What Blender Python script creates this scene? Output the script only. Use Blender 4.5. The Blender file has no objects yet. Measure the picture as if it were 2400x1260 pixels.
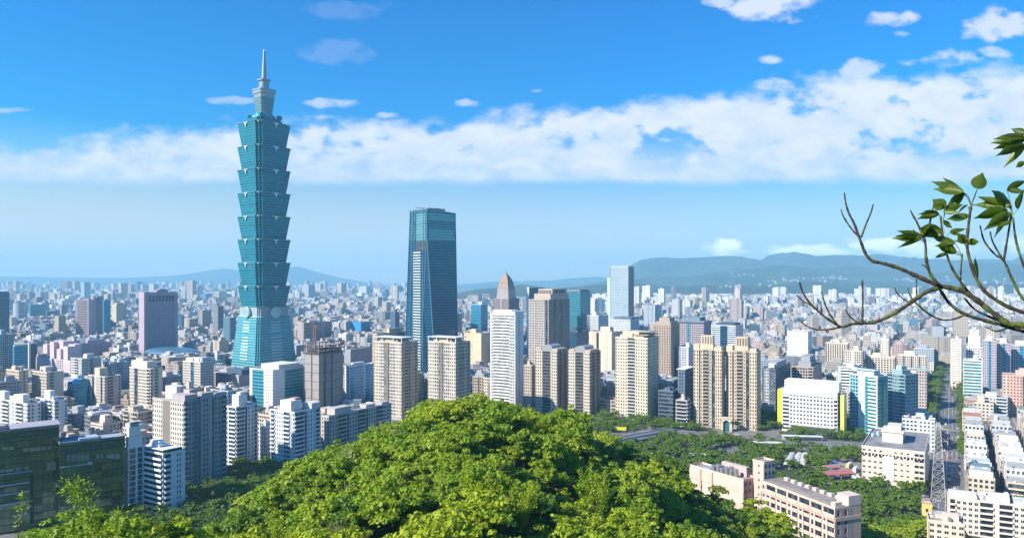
import bpy, math, random
import numpy as np
from mathutils import Vector, Matrix, noise as mnoise
R = math.radians
rnd = random.Random(7)
scene = bpy.context.scene
C = scene.collection

# ------------------------------------------------------------------ camera, sky, sun, exposure
F, CX, HY, CAMZ = 1700.0, 1200.0, 660.0, 140.0      # focal length in photo pixels, centre column, horizon row, eye height
cam_d = bpy.data.cameras.new('camera'); cam = bpy.data.objects.new('camera', cam_d); C.objects.link(cam)
cam.location = (0, 0, CAMZ); cam.rotation_euler = (R(90), 0, 0)
cam_d.sensor_width = 36; cam_d.lens = 36*F/2400; cam_d.shift_y = (HY-630)/2400
cam_d.clip_start = 0.1; cam_d.clip_end = 90000
scene.camera = cam

SUN_EL, SUN_AZ = 35.0, -62.0       # azimuth measured from the direction towards the camera's back (-Y), negative = to the left
sd = Vector((math.sin(R(SUN_AZ))*math.cos(R(SUN_EL)), -math.cos(R(SUN_AZ))*math.cos(R(SUN_EL)), math.sin(R(SUN_EL))))
sun_d = bpy.data.lights.new('sun', 'SUN'); sun_d.energy = 5.0; sun_d.angle = R(0.5); sun_d.color = (1, .915, .79)
sun = bpy.data.objects.new('sun', sun_d); C.objects.link(sun)
sun.rotation_euler = sd.to_track_quat('Z', 'Y').to_euler(); sun.location = (-300, -100, 900)
scene.view_settings.view_transform = 'Standard'; scene.view_settings.look = 'None'
scene.view_settings.exposure = 0.84; scene.view_settings.gamma = 1
scene.cycles.use_denoising = True
scene.cycles.max_bounces = 5; scene.cycles.diffuse_bounces = 2; scene.cycles.glossy_bounces = 2
scene.cycles.transmission_bounces = 3; scene.cycles.volume_bounces = 1; scene.cycles.transparent_max_bounces = 6
scene.cycles.caustics_reflective = False; scene.cycles.caustics_refractive = False

class NT:
    """small helper to write node trees as expressions"""
    def __init__(s, tree): s.t = tree; s.n = tree.nodes; s.l = tree.links
    def node(s, typ, **kw):
        n = s.n.new(typ)
        for k, v in kw.items(): setattr(n, k, v)
        return n
    def put(s, inp, v):
        if v is None: return
        if hasattr(v, 'is_output'): s.l.new(v, inp)
        else: inp.default_value = v
    def m(s, op, a, b=None, c=None, clamp=False):
        n = s.node('ShaderNodeMath', operation=op, use_clamp=clamp)
        for i, v in enumerate((a, b, c)): s.put(n.inputs[i], v)
        return n.outputs[0]
    def ss(s, x, a, b):                                   # smoothstep
        n = s.node('ShaderNodeMapRange', interpolation_type='SMOOTHSTEP')
        s.put(n.inputs[0], x); s.put(n.inputs[1], a); s.put(n.inputs[2], b)
        n.inputs[3].default_value = 0; n.inputs[4].default_value = 1
        return n.outputs[0]
    def mix(s, f, a, b, mode='MIX'):
        n = s.node('ShaderNodeMix', data_type='RGBA', blend_type=mode)
        s.put(n.inputs[0], f); s.put(n.inputs[6], a); s.put(n.inputs[7], b)
        return n.outputs[2]
    def noise(s, vec, scale=1, detail=4, rough=.55, lac=2.0, dist=0):
        n = s.node('ShaderNodeTexNoise'); s.put(n.inputs['Vector'], vec)
        n.inputs['Scale'].default_value = scale; n.inputs['Detail'].default_value = detail
        n.inputs['Roughness'].default_value = rough; n.inputs['Lacunarity'].default_value = lac; n.inputs['Distortion'].default_value = dist
        return n.outputs[0]
    def vec(s, x, y, z):
        n = s.node('ShaderNodeCombineXYZ')
        for i, v in enumerate((x, y, z)): s.put(n.inputs[i], v)
        return n.outputs[0]
    def sep(s, v):
        n = s.node('ShaderNodeSeparateXYZ'); s.l.new(v, n.inputs[0]); return n.outputs
    def curve(s, x, pts):
        n = s.node('ShaderNodeFloatCurve'); c = n.mapping.curves[0]
        for i, p in enumerate(pts):
            if i < 2: c.points[i].location = p
            else: c.points.new(*p)
        n.mapping.update(); s.put(n.inputs['Value'], x); return n.outputs[0]

def make_world():
    w = bpy.data.worlds.new('World'); scene.world = w; w.use_nodes = True
    T = NT(w.node_tree); T.n.clear()
    sky = T.node('ShaderNodeTexSky', sky_type='NISHITA', sun_disc=False)
    sky.sun_elevation = R(SUN_EL); sky.sun_rotation = math.atan2(sd.x, sd.y); sky.altitude = 150
    sky.air_density = 1.25; sky.dust_density = 0.35; sky.ozone_density = 4.0
    hs = T.node('ShaderNodeHueSaturation'); hs.inputs['Hue'].default_value = .512; hs.inputs['Saturation'].default_value = 2.05; hs.inputs['Value'].default_value = .88
    T.l.new(sky.outputs[0], hs.inputs['Color'])
    d = T.sep(T.node('ShaderNodeTexCoord').outputs['Generated'])
    y = T.m('MAXIMUM', d[1], .08)
    v0 = T.m('DIVIDE', d[2], y); u0 = T.m('DIVIDE', d[0], y)
    sat = T.m('ADD', .95, T.m('MULTIPLY', T.ss(v0, .03, .27), 1.15)); T.l.new(T.m('ADD', sat, T.m('MULTIPLY', T.m('MINIMUM', T.m('MAXIMUM', u0, -.8), .8), .40)), hs.inputs['Saturation'])
    u = T.m('DIVIDE', d[0], y); v = T.m('DIVIDE', d[2], y)
    # u, v: slope of the view direction to the side and upwards, as seen facing the city
    p = T.vec(u, T.m('MULTIPLY', v, 1.7), 0)
    n1 = T.noise(p, 11.5, 6, .52, dist=.15)
    n2 = T.noise(p, 34, 4, .55)
    n3 = T.noise(p, 5, 3, .5)
    n4 = T.noise(T.vec(u, T.m('MULTIPLY', v, 2.0), 3.7), 17, 5, .55, dist=.3)
    puff = T.m('ADD', T.m('MULTIPLY', T.m('SUBTRACT', n1, .5), 1.0), T.m('MULTIPLY', T.m('SUBTRACT', n2, .5), .45))
    # long bank of stratocumulus: flat base, lumpy top that rises to the right
    un = T.m('ADD', T.m('MULTIPLY', u, .7), .5)
    top = T.m('MULTIPLY', T.curve(un, [(0, .62), (.02, .62), (.18, .70), (.31, .76), (.42, .74), (.53, .80), (.64, .83), (.75, .89), (.88, .97), (1, 1.0)]), .296)
    base = T.m('ADD', .1335, T.m('MULTIPLY', T.m('SUBTRACT', n3, .5), .022))
    e_top = T.ss(T.m('ADD', T.m('SUBTRACT', top, v), T.m('MULTIPLY', puff, .075)), -.012, .022)
    e_bot = T.ss(T.m('ADD', v, T.m('MULTIPLY', T.m('SUBTRACT', n1, .5), .010)), T.m('SUBTRACT', base, .004), T.m('ADD', base, .014))
    holes = T.m('SUBTRACT', 1, T.m('MULTIPLY', T.ss(T.m('ADD', puff, T.m('MULTIPLY', T.m('SUBTRACT', n3, .5), .45)), -.04, -.20), T.m('ADD', .05, T.m('MULTIPLY', T.ss(v, .15, .20), .8))))
    bank = T.m('MULTIPLY', T.m('MULTIPLY', e_top, e_bot), holes)
    bank = T.m('MULTIPLY', bank, T.m('SUBTRACT', .98, T.m('MULTIPLY', T.ss(n4, .62, .38), T.m('ADD', .06, T.m('MULTIPLY', T.ss(v, .20, .14), .14)))))
    def blob(px, py, rx, ry, k=1.0):                      # a single small cloud: a direction and an angular size
        du = T.m('DIVIDE', T.m('SUBTRACT', u, (px-CX)/F), rx/F); dv = T.m('DIVIDE', T.m('SUBTRACT', v, (HY-py)/F), ry/F)
        r2 = T.m('ADD', T.m('MULTIPLY', du, du), T.m('MULTIPLY', dv, dv))
        s = T.m('SUBTRACT', T.m('ADD', 1, T.m('MULTIPLY', puff, 5.0)), r2)
        return T.m('MULTIPLY', T.ss(s, 0, 1.1), k)
    cl = bank
    for b in [(1815, 15, 110, 42, .85), (1845, 46, 60, 16, .8), (1690, 4, 45, 14, .7), (2112, 46, 70, 22, .75), (2112, 80, 30, 9, .5), (2370, 55, 100, 46, .8), (1810, 140, 36, 15, .7),
              (2020, 160, 60, 26, .7), (2200, 145, 100, 26, .75), (2340, 122, 46, 14, .6), (1820, 202, 58, 18, .7), (778, 243, 68, 15, .6), (540, 236, 62, 11, .42), (760, 276, 55, 9, .5), (1092, 243, 36, 13, .6),
              (1258, 213, 20, 5, .5), (40, 257, 60, 8, .4), (905, 270, 40, 9, .6), (780, 122, 90, 34, .13), (820, 25, 110, 26, .10)]:
        cl = T.m('MAXIMUM', cl, blob(*b))
    cl = T.m('MULTIPLY', cl, T.ss(d[1], .05, .2), clamp=True)
    # cloud colour: white tops, faint blue-grey in the hollows
    shade = T.ss(T.m('ADD', T.m('ADD', puff, T.m('MULTIPLY', T.m('SUBTRACT', n4, .5), .9)), T.m('MULTIPLY', T.m('SUBTRACT', v, .2), 1.6)), -.55, .26)
    ccol = T.mix(shade, (2.75, 3.35, 4.6, 1), (4.35, 4.45, 4.95, 1))
    # paler air on the sunny side and towards the horizon is tinted into the sky
    skyc = T.mix(1.0, hs.outputs[0], T.mix(T.ss(v0, .08, .28), T.mix(T.ss(u0, -.7, .6), (.90, .77, .74, 1), (.60, .63, .77, 1)), T.mix(T.ss(u0, -.7, .3), (.55, 1.0, .99, 1), (.34, .93, .96, 1))), 'MULTIPLY')
    col = T.mix(cl, skyc, ccol)
    low = None
    for b in [(1695, 580, 52, 20, .9), (1735, 590, 40, 8, .6), (1890, 588, 110, 22, .9), (2080, 572, 120, 20, .9), (2200, 582, 150, 26, .8), (2360, 580, 110, 34, .7), (2010, 600, 230, 10, .5)]:
        k = blob(*b); low = k if low is None else T.m('MAXIMUM', low, k)
    col = T.mix(low, col, (9.5, 9.4, 9.8, 1))
    bg = T.node('ShaderNodeBackground'); T.l.new(col, bg.inputs[0]); bg.inputs[1].default_value = .12
    T.l.new(bg.outputs[0], T.node('ShaderNodeOutputWorld').inputs[0])
make_world()

# ------------------------------------------------------------------ materials (procedural)
_mats = {}
def new_mat(name):
    m = bpy.data.materials.new(name); m.use_nodes = True
    T = NT(m.node_tree); b = T.n['Principled BSDF']
    return m, T, b
def wall(col, rough=.75, dirt=.32):
    key = ('wall', tuple(col), rough)
    if key in _mats: return _mats[key]
    m, T, b = new_mat('wall_paint')
    g = T.node('ShaderNodeNewGeometry').outputs['Position']
    s = T.sep(g)
    st = T.noise(T.vec(T.m('MULTIPLY', s[0], .5), T.m('MULTIPLY', s[1], .5), T.m('MULTIPLY', s[2], .04)), 1, 3)
    bl = T.noise(g, .08, 3)
    f = T.m('MULTIPLY', T.m('ADD', T.ss(st, .45, .75), T.ss(bl, .45, .75)), dirt)
    c = (*col, 1); dk = (col[0]*.62, col[1]*.62, col[2]*.64, 1)
    T.l.new(T.mix(f, c, dk), b.inputs['Base Color']); b.inputs['Roughness'].default_value = rough
    _mats[key] = m; return m
def glass(col=(.03, .05, .07), rough=.18, var=.6, light=(.20, .21, .21), spec=.6, metal=0.0):
    """window glass; each pane differs a little (blinds, curtains, dark rooms)"""
    key = ('glass', tuple(col), rough, var, light, metal)
    if key in _mats: return _mats[key]
    m, T, b = new_mat('window_glass')
    g = T.node('ShaderNodeNewGeometry').outputs['Position']
    sn = T.node('ShaderNodeVectorMath', operation='SNAP'); T.l.new(g, sn.inputs[0]); sn.inputs[1].default_value = (2.1, 2.1, 3.3)
    w = T.node('ShaderNodeTexWhiteNoise', noise_dimensions='3D'); T.l.new(sn.outputs[0], w.inputs['Vector'])
    f = T.m('MULTIPLY', T.ss(w.outputs[0], .55, 1.0), var)
    T.l.new(T.mix(f, (*col, 1), (*light, 1)), b.inputs['Base Color'])
    b.inputs['Roughness'].default_value = rough; b.inputs['Specular IOR Level'].default_value = spec; b.inputs['Metallic'].default_value = metal
    _mats[key] = m; return m
def curtain(col, band, fh=4.0, ratio=.3, rough=.22, metal=.25, bay=1.6, var=.25, wob=.05, warm=0):
    """curtain-wall cladding: glass panes with spandrel bands at every floor, thin mullions"""
    key = ('curt', tuple(col), tuple(band), fh, ratio, metal)
    if key in _mats: return _mats[key]
    m, T, b = new_mat('curtain_wall')
    s = T.sep(T.node('ShaderNodeTexCoord').outputs['Object'])
    fz = T.m('FRACT', T.m('DIVIDE', s[2], fh))
    isb = T.m('LESS_THAN', fz, ratio)
    fx = T.m('FRACT', T.m('DIVIDE', T.m('ADD', s[0], s[1]), bay))
    mul = T.m('LESS_THAN', fx, .09)
    cell = T.vec(T.m('FLOOR', T.m('DIVIDE', T.m('ADD', s[0], s[1]), bay*2)), T.m('FLOOR', T.m('DIVIDE', s[2], fh)), 0)
    w = T.node('ShaderNodeTexWhiteNoise', noise_dimensions='3D'); T.l.new(cell, w.inputs['Vector'])
    row = T.node('ShaderNodeTexWhiteNoise', noise_dimensions='1D'); T.l.new(T.m('FLOOR', T.m('DIVIDE', s[2], fh)), row.inputs['W'])
    c0 = T.mix(T.m('MULTIPLY', T.m('ADD', T.m('MULTIPLY', w.outputs[0], .6), T.m('MULTIPLY', row.outputs[0], .5)), var), (*col, 1), (col[0]*.35, col[1]*.4, col[2]*.45, 1))
    c = T.mix(T.m('MAXIMUM', isb, T.m('MULTIPLY', mul, .6)), c0, (*band, 1))
    if warm:                                              # a few panes with blinds or lit rooms
        w2 = T.node('ShaderNodeTexWhiteNoise', noise_dimensions='3D'); T.l.new(T.vec(T.m('FLOOR', T.m('DIVIDE', T.m('ADD', s[0], s[1]), bay*2.5)), T.m('FLOOR', T.m('DIVIDE', s[2], fh)), 7.7), w2.inputs['Vector'])
        row2 = T.node('ShaderNodeTexWhiteNoise', noise_dimensions='1D'); T.l.new(T.m('FLOOR', T.m('DIVIDE', T.m('ADD', s[2], 3.0), fh)), row2.inputs['W'])
        c = T.mix(T.m('MULTIPLY', T.m('GREATER_THAN', T.m('ADD', w2.outputs[0], T.m('MULTIPLY', row2.outputs[0], .35)), warm), .75), c, (.62, .52, .36, 1))
    # every pane sits at a slightly different angle, so reflections break up from pane to pane
    nn = T.node('ShaderNodeVectorMath', operation='MULTIPLY_ADD'); T.l.new(w.outputs[1], nn.inputs[0]); nn.inputs[1].default_value = (wob, wob, wob); nn.inputs[2].default_value = (-wob/2, -wob/2, -wob/2)
    na = T.node('ShaderNodeVectorMath', operation='ADD'); T.l.new(T.node('ShaderNodeNewGeometry').outputs['Normal'], na.inputs[0]); T.l.new(nn.outputs[0], na.inputs[1])
    nz_ = T.node('ShaderNodeVectorMath', operation='NORMALIZE'); T.l.new(na.outputs[0], nz_.inputs[0]); T.l.new(nz_.outputs[0], b.inputs['Normal'])
    T.l.new(c, b.inputs['Base Color']); b.inputs['Metallic'].default_value = metal
    T.l.new(T.m('ADD', rough, T.m('MULTIPLY', isb, .2)), b.inputs['Roughness'])
    _mats[key] = m; return m
def plain(col, rough=.6, metal=0.0, name='painted_metal'):
    key = ('plain', tuple(col), rough, metal)
    if key in _mats: return _mats[key]
    m, T, b = new_mat(name)
    g = T.node('ShaderNodeTexCoord').outputs['Object']
    f = T.m('MULTIPLY', T.ss(T.noise(g, .9, 3), .4, .75), .35)
    T.l.new(T.mix(f, (*col, 1), (col[0]*.6, col[1]*.6, col[2]*.6, 1)), b.inputs['Base Color'])
    b.inputs['Roughness'].default_value = rough; b.inputs['Metallic'].default_value = metal
    _mats[key] = m; return m
def roofing(col):
    key = ('roof', tuple(col))
    if key in _mats: return _mats[key]
    m, T, b = new_mat('roof_surface')
    g = T.node('ShaderNodeNewGeometry').outputs['Position']
    f = T.ss(T.noise(g, .16, 5, .6), .35, .7)
    f2 = T.ss(T.noise(g, .9, 3, .6), .5, .8)
    c = T.mix(f, (*col, 1), (col[0]*.55, col[1]*.56, col[2]*.6, 1))
    T.l.new(T.mix(T.m('MULTIPLY', f2, .3), c, (.10, .10, .09, 1)), b.inputs['Base Color']); b.inputs['Roughness'].default_value = .85
    _mats[key] = m; return m
def leafy(a, b_, c, trans=.3, name='leaves'):
    key = ('leaf', a, b_, c, trans)
    if key in _mats: return _mats[key]
    m, T, b = new_mat(name)
    g = T.node('ShaderNodeNewGeometry'); oi = T.node('ShaderNodeObjectInfo')
    f = g.outputs['Random Per Island']
    col = T.mix(f, (*a, 1), (*b_, 1))
    col = T.mix(T.m('MULTIPLY', oi.outputs['Random'], .6), col, (*c, 1))
    T.l.new(col, b.inputs['Base Color']); b.inputs['Roughness'].default_value = .5; b.inputs['Specular IOR Level'].default_value = .25
    tr = T.node('ShaderNodeBsdfTranslucent')
    T.l.new(T.mix(.45, col, (.20, .30, .01, 1)), tr.inputs[0])
    mx = T.node('ShaderNodeMixShader'); mx.inputs[0].default_value = trans
    T.l.new(b.outputs[0], mx.inputs[1]); T.l.new(tr.outputs[0], mx.inputs[2])
    T.l.new(mx.outputs[0], T.n['Material Output'].inputs[0])
    _mats[key] = m; return m
def bark(col=(.10, .075, .05), moss=.0):
    key = ('bark', col, moss)
    if key in _mats: return _mats[key]
    m, T, b = new_mat('bark')
    g = T.node('ShaderNodeTexCoord').outputs['Object']
    f = T.ss(T.noise(g, 60 if moss else 4, 4, .65), .35, .7)
    c = T.mix(f, (*col, 1), (col[0]*.4, col[1]*.4, col[2]*.4, 1))
    if moss: c = T.mix(T.m('MULTIPLY', T.ss(T.noise(g, 14, 4, .6), .48, .62), moss), c, (.09, .13, .02, 1))
    bp = T.node('ShaderNodeBump'); bp.inputs['Strength'].default_value = .6; bp.inputs['Distance'].default_value = .004 if moss else .05
    T.l.new(f, bp.inputs['Height']); T.l.new(bp.outputs[0], b.inputs['Normal'])
    T.l.new(c, b.inputs['Base Color']); b.inputs['Roughness'].default_value = .9
    _mats[key] = m; return m

# ------------------------------------------------------------------ mesh building
class MB:
    """collects boxes, prisms and tubes, then links them as ONE mesh object"""
    def __init__(s): s.v = []; s.f = []; s.mi = []
    def hexa(s, p, m=0):
        b = len(s.v); s.v += p
        s.f += [(b, b+3, b+2, b+1), (b+4, b+5, b+6, b+7), (b, b+1, b+5, b+4), (b+1, b+2, b+6, b+5), (b+2, b+3, b+7, b+6), (b+3, b, b+4, b+7)]
        s.mi += [m]*6
    def box(s, x0, x1, y0, y1, z0, z1, m=0):
        s.hexa([(x0, y0, z0), (x1, y0, z0), (x1, y1, z0), (x0, y1, z0), (x0, y0, z1), (x1, y0, z1), (x1, y1, z1), (x0, y1, z1)], m)
    def taper(s, r0, r1, z0, z1, m=0):                  # rectangles (x0,x1,y0,y1) at z0 and z1
        s.hexa([(r0[0], r0[2], z0), (r0[1], r0[2], z0), (r0[1], r0[3], z0), (r0[0], r0[3], z0), (r1[0], r1[2], z1), (r1[1], r1[2], z1), (r1[1], r1[3], z1), (r1[0], r1[3], z1)], m)
    def fbox(s, o, ex, n, s0, s1, d0, d1, z0, z1, m=0):  # box on a facade: along ex, outward along n
        P = lambda a, d, z: (o[0]+ex[0]*a+n[0]*d, o[1]+ex[1]*a+n[1]*d, z)
        s.hexa([P(s0, d1, z0), P(s1, d1, z0), P(s1, d0, z0), P(s0, d0, z0), P(s0, d1, z1), P(s1, d1, z1), P(s1, d0, z1), P(s0, d0, z1)], m)
    def loft(s, rings, m=0, cap=True):                  # rings: lists of points, equal length
        b = len(s.v); n = len(rings[0])
        for r in rings: s.v += [tuple(p) for p in r]
        for k in range(len(rings)-1):
            for i in range(n):
                j = (i+1) % n
                s.f.append((b+k*n+i, b+k*n+j, b+(k+1)*n+j, b+(k+1)*n+i)); s.mi.append(m)
        if cap:
            s.f.append(tuple(b+i for i in reversed(range(n)))); s.mi.append(m)
            s.f.append(tuple(b+(len(rings)-1)*n+i for i in range(n))); s.mi.append(m)
    def cyl(s, x, y, z0, z1, r0, r1=None, n=12, m=0):
        r1 = r0 if r1 is None else r1
        c = [(math.cos(2*math.pi*i/n), math.sin(2*math.pi*i/n)) for i in range(n)]
        s.loft([[(x+r0*a, y+r0*b, z0) for a, b in c], [(x+r1*a, y+r1*b, z1) for a, b in c]], m)
    def tube(s, pts, radii, n=8, m=0):
        rings = []
        for i, p in enumerate(pts):
            p = Vector(p); a = Vector(pts[max(i-1, 0)]); c = Vector(pts[min(i+1, len(pts)-1)])
            t = (c-a).normalized(); q = t.to_track_quat('Z', 'Y'); r = radii[i] if hasattr(radii, '__len__') else radii
            rings.append([p+q @ Vector((r*math.cos(2*math.pi*k/n), r*math.sin(2*math.pi*k/n), 0)) for k in range(n)])
        s.loft(rings, m)
    def bar(s, a, b, r, m=0): s.tube([a, b], r, 4, m)
    def quad(s, a, b, c, d, m=0):
        k = len(s.v); s.v += [tuple(a), tuple(b), tuple(c), tuple(d)]; s.f.append((k, k+1, k+2, k+3)); s.mi.append(m)
    def mesh(s, name, mats):
        me = bpy.data.meshes.new(name); me.from_pydata(s.v, [], s.f)
        for m in (mats if isinstance(mats, (list, tuple)) else [mats]): me.materials.append(m)
        if any(s.mi): me.polygons.foreach_set('material_index', s.mi)
        me.update(); return me
    def obj(s, name, mats, parent=None, smooth=False):
        if not s.f: return None
        me = s.mesh(name, mats)
        if smooth: me.polygons.foreach_set('use_smooth', [True]*len(me.polygons))
        return link(name, me, parent)
def link(name, me, parent=None, loc=None):
    o = bpy.data.objects.new(name, me); C.objects.link(o)
    if parent is not None: o.parent = parent
    if loc is not None: o.location = loc
    return o
def tag(o, label, cat, group=None):
    o['label'] = label; o['category'] = cat
    if group: o['group'] = group
    return o
def thing(name, label, cat, loc=(0, 0, 0), rz=0, group=None):
    o = bpy.data.objects.new(name, None); C.objects.link(o)
    o.location = loc; o.rotation_euler = (0, 0, rz); o.empty_display_size = 2
    return tag(o, label, cat, group)
def kind(o, k): o['kind'] = k; return o
def dup(root, loc, rz=0, sc=1.0, label=None):
    """a copy of a thing with copies of its parts"""
    r = root.copy(); C.objects.link(r); r.location = loc; r.rotation_euler = (0, 0, rz); r.scale = (sc, sc, sc) if not hasattr(sc, '__len__') else sc
    if label: r['label'] = label
    for ch in list(root.children):
        c = ch.copy(); C.objects.link(c); c.parent = r
        for g in list(ch.children):
            k = g.copy(); C.objects.link(k); k.parent = c
    return r
def at(px, Y, z=None, py=None):
    """the point seen in column px at distance Y"""
    return Vector(((px-CX)/F*Y, Y, z if z is not None else CAMZ+(HY-py)/F*Y))
def gp(px, py): return at(px, F*CAMZ/(py-HY), 0)      # the ground point seen at a pixel
def pxof(x, y, z): return CX+F*x/y, HY-F*(z-CAMZ)/y

# ------------------------------------------------------------------ ground, hills
def hill_h(x, y):
    """height of the wooded ridge that runs from the viewpoint towards the city"""
    sp = np.interp(y, [-80, -10, 6, 22, 45, 80, 110, 150, 190, 215, 245, 285, 330, 380, 430, 470], [120, 138.2, 138.2, 128, 107, 95, 92.5, 94, 96.5, 96, 90, 76, 55, 28, 9, 0])
    sx = np.interp(y, [0, 60, 110, 200, 300, 400], [0, -4, -9, -14, -4, 5])
    d = np.abs(x-sx); k = np.where(x < sx, 105., 109.)
    h = sp*np.exp(-(d/k)**1.9)
    h = h + 32*np.exp(-(((x+68)/26)**2+((y-98)/22)**2))         # shoulder, near, to the left
    h = h - 4*np.exp(-(((x-14)/9)**2+((y-170)/30)**2))
    h = h + 14*np.exp(-(((x-88)/34)**2+((y-270)/40)**2))
    return np.maximum(h*np.clip((475-y)/120, 0, 1), 0)
def grid_mesh(name, xs, ys, hf, mats, smooth=True):
    X, Y = np.meshgrid(xs, ys); Z = hf(X, Y)
    nx, ny = len(xs), len(ys)
    v = np.stack([X.ravel(), Y.ravel(), Z.ravel()], 1)
    i = (np.arange(ny-1)[:, None]*nx+np.arange(nx-1)[None]).ravel()
    f = np.stack([i, i+1, i+1+nx, i+nx], 1)
    me = bpy.data.meshes.new(name); me.from_pydata(v.tolist(), [], f.tolist()); me.materials.append(mats)
    if smooth: me.polygons.foreach_set('use_smooth', [True]*len(me.polygons))
    return link(name, me)
def ground_mat():
    m, T, b = new_mat('city_ground')
    g = T.node('ShaderNodeNewGeometry').outputs['Position']
    f = T.ss(T.noise(g, .012, 5, .6), .47, .56); f2 = T.noise(g, .15, 4, .6)
    c = T.mix(f2, (.12, .12, .12, 1), (.24, .23, .22, 1))
    T.l.new(T.mix(f, c, (.035, .06, .02, 1)), b.inputs['Base Color']); b.inputs['Roughness'].default_value = .9
    return m
gm = ground_mat()
me = MB(); me.quad((-45000, -3000, 0), (45000, -3000, 0), (45000, 60000, 0), (-45000, 60000, 0))
kind(me.obj('ground', gm), 'structure')
def forest_mat(a=(.035, .06, .018), b_=(.02, .04, .012), sc=.03):
    m, T, b = new_mat('forest_floor')
    g = T.node('ShaderNodeNewGeometry').outputs['Position']
    T.l.new(T.mix(T.ss(T.noise(g, sc, 6, .65), .35, .65), (*a, 1), (*b_, 1)), b.inputs['Base Color']); b.inputs['Roughness'].default_value = .95
    return m
xs = np.arange(-330, 331, 5.0); ys = np.concatenate([np.arange(-80, 480, 5.0)])
def hz(X, Y):
    h = hill_h(X, Y); return np.where(h < .4, -1.5, h + .5*np.sin(X*.31)*np.cos(Y*.27))
kind(grid_mesh('wooded_hill_terrain', xs, ys, hz, forest_mat(sc=.3)), 'structure')

def ridge(name, pts, D, depth, seed, step, rough, col):
    """a mountain range whose skyline runs through the given photo points at distance D"""
    px = [p[0] for p in pts]; py = [p[1] for p in pts]
    xs = np.arange((px[0]-CX)/F*D, (px[-1]-CX)/F*D+step, step); ys = np.linspace(D-depth, D+depth, 27)
    top = np.array([CAMZ+(HY-np.interp(CX+F*x/D, px, py))/F*D for x in xs])
    nz = np.array([[mnoise.fractal(Vector((x/ (depth*.8), y/(depth*.8), seed)), 1.0, 2.1, 6) for x in xs] for y in ys])
    def hf(X, Y):
        t = (Y-D)/depth
        prof = np.clip(1-np.abs(t)**1.25, 0, 1)
        w = np.clip(np.abs(t)*3, 0, 1)
        return np.maximum(top[None, :]*prof*(1+rough*nz*w)+top[None, :]*.02*nz, -8) - np.where(np.abs(t) > .985, 10, 0)
    return kind(grid_mesh(name, xs, ys, hf, col), 'structure')
fm = forest_mat((.04, .07, .04), (.012, .028, .016), .005)
ridge('near_hills', [(1000, 706), (1075, 688), (1110, 680), (1150, 676), (1215, 670), (1300, 676), (1380, 668), (1440, 664), (1500, 664), (1560, 671), (1600, 674), (1660, 669), (1740, 671), (1800, 672), (1900, 668), (1990, 676), (2080, 668), (2200, 674), (2300, 664), (2420, 668), (2700, 676)], 6200, 900, 3.1, 60, .9, fm)
ridge('middle_mountains', [(1280, 700), (1400, 672), (1490, 654), (1600, 650), (1700, 640), (1800, 624), (1835, 620), (1900, 628), (2000, 638), (2080, 630), (2200, 640), (2300, 628), (2420, 634), (2800, 650)], 8800, 1500, 9.7, 90, 1.5, fm)
ridge('high_mountains', [(1330, 690), (1400, 668), (1450, 640), (1490, 616), (1520, 605), (1560, 602), (1590, 605), (1640, 602), (1700, 599), (1740, 601), (1790, 616), (1830, 612), (1900, 604), (1960, 596), (2060, 606), (2200, 612), (2300, 606), (2420, 612), (2800, 640)], 11500, 2200, 5.3, 120, 1.4, fm)
ridge('far_mountains', [(-500, 664), (-200, 656), (0, 648), (130, 650), (280, 651), (400, 647), (440, 642), (500, 632), (530, 629), (560, 634), (620, 640), (660, 628), (700, 624), (740, 636), (800, 652), (860, 662), (900, 668), (1000, 676), (1075, 668), (1150, 660), (1290, 657), (1330, 652), (1400, 648), (1500, 660), (1600, 668)], 17000, 2500, 1.3, 160, .35, fm)
# ------------------------------------------------------------------ buildings
G = -32.0                                  # heading of the city's street grid
CREAM, SAND, BEIGE, WHITE, OFFW, GREY, LGREY, DGREY = (.62, .50, .37), (.50, .40, .30), (.42, .34, .27), (.70, .70, .69), (.60, .58, .55), (.40, .40, .41), (.56, .56, .57), (.20, .20, .22)
BROWN, DBROWN, MAUVE, PURPLE, NAVY, TEALW, PINK, BRICK, BLUEW = (.33, .26, .21), (.24, .19, .16), (.46, .38, .41), (.33, .26, .33), (.05, .08, .13), (.24, .38, .40), (.66, .46, .38), (.48, .28, .22), (.50, .58, .66)
GL = glass(); GLB = glass((.02, .07, .12), light=(.16, .26, .32)); GLT = glass((.02, .14, .17), light=(.12, .34, .38)); GLL = glass((.10, .12, .13), light=(.34, .35, .36), var=.9)
GLN = glass((.02, .03, .05), light=(.12, .15, .18))
ROOFS = [roofing((.30, .30, .30)), roofing((.42, .41, .39)), roofing((.24, .25, .27)), roofing((.36, .31, .26))]
tank_m = plain((.55, .56, .57), .3, .7, 'steel'); white_m = plain((.6, .6, .6), .5); rust_m = plain((.40, .13, .05), .6)
FOOT = []            # footprints already taken: (x, y, radius)
HERO = []            # (px0, px1, top, visible bottom, distance, short name)

def solve(xl, xc, xr, D, rot):
    """side lengths of a box whose near corner stands in column xc and whose ends are seen in columns xl and xr"""
    a = R(rot); ex = (math.cos(a), math.sin(a)); ey = (-math.sin(a), math.cos(a))
    cx = (xc-CX)/F*D
    def ln(p, t):
        u = (p-CX)/F
        return (u*D-cx)/(t[0]-u*t[1])
    return cx, ex, ey, (abs(ln(xl, (-ex[0], -ex[1]))) if xl is not None else None), (abs(ln(xr, ey)) if xr is not None else None)

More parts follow.
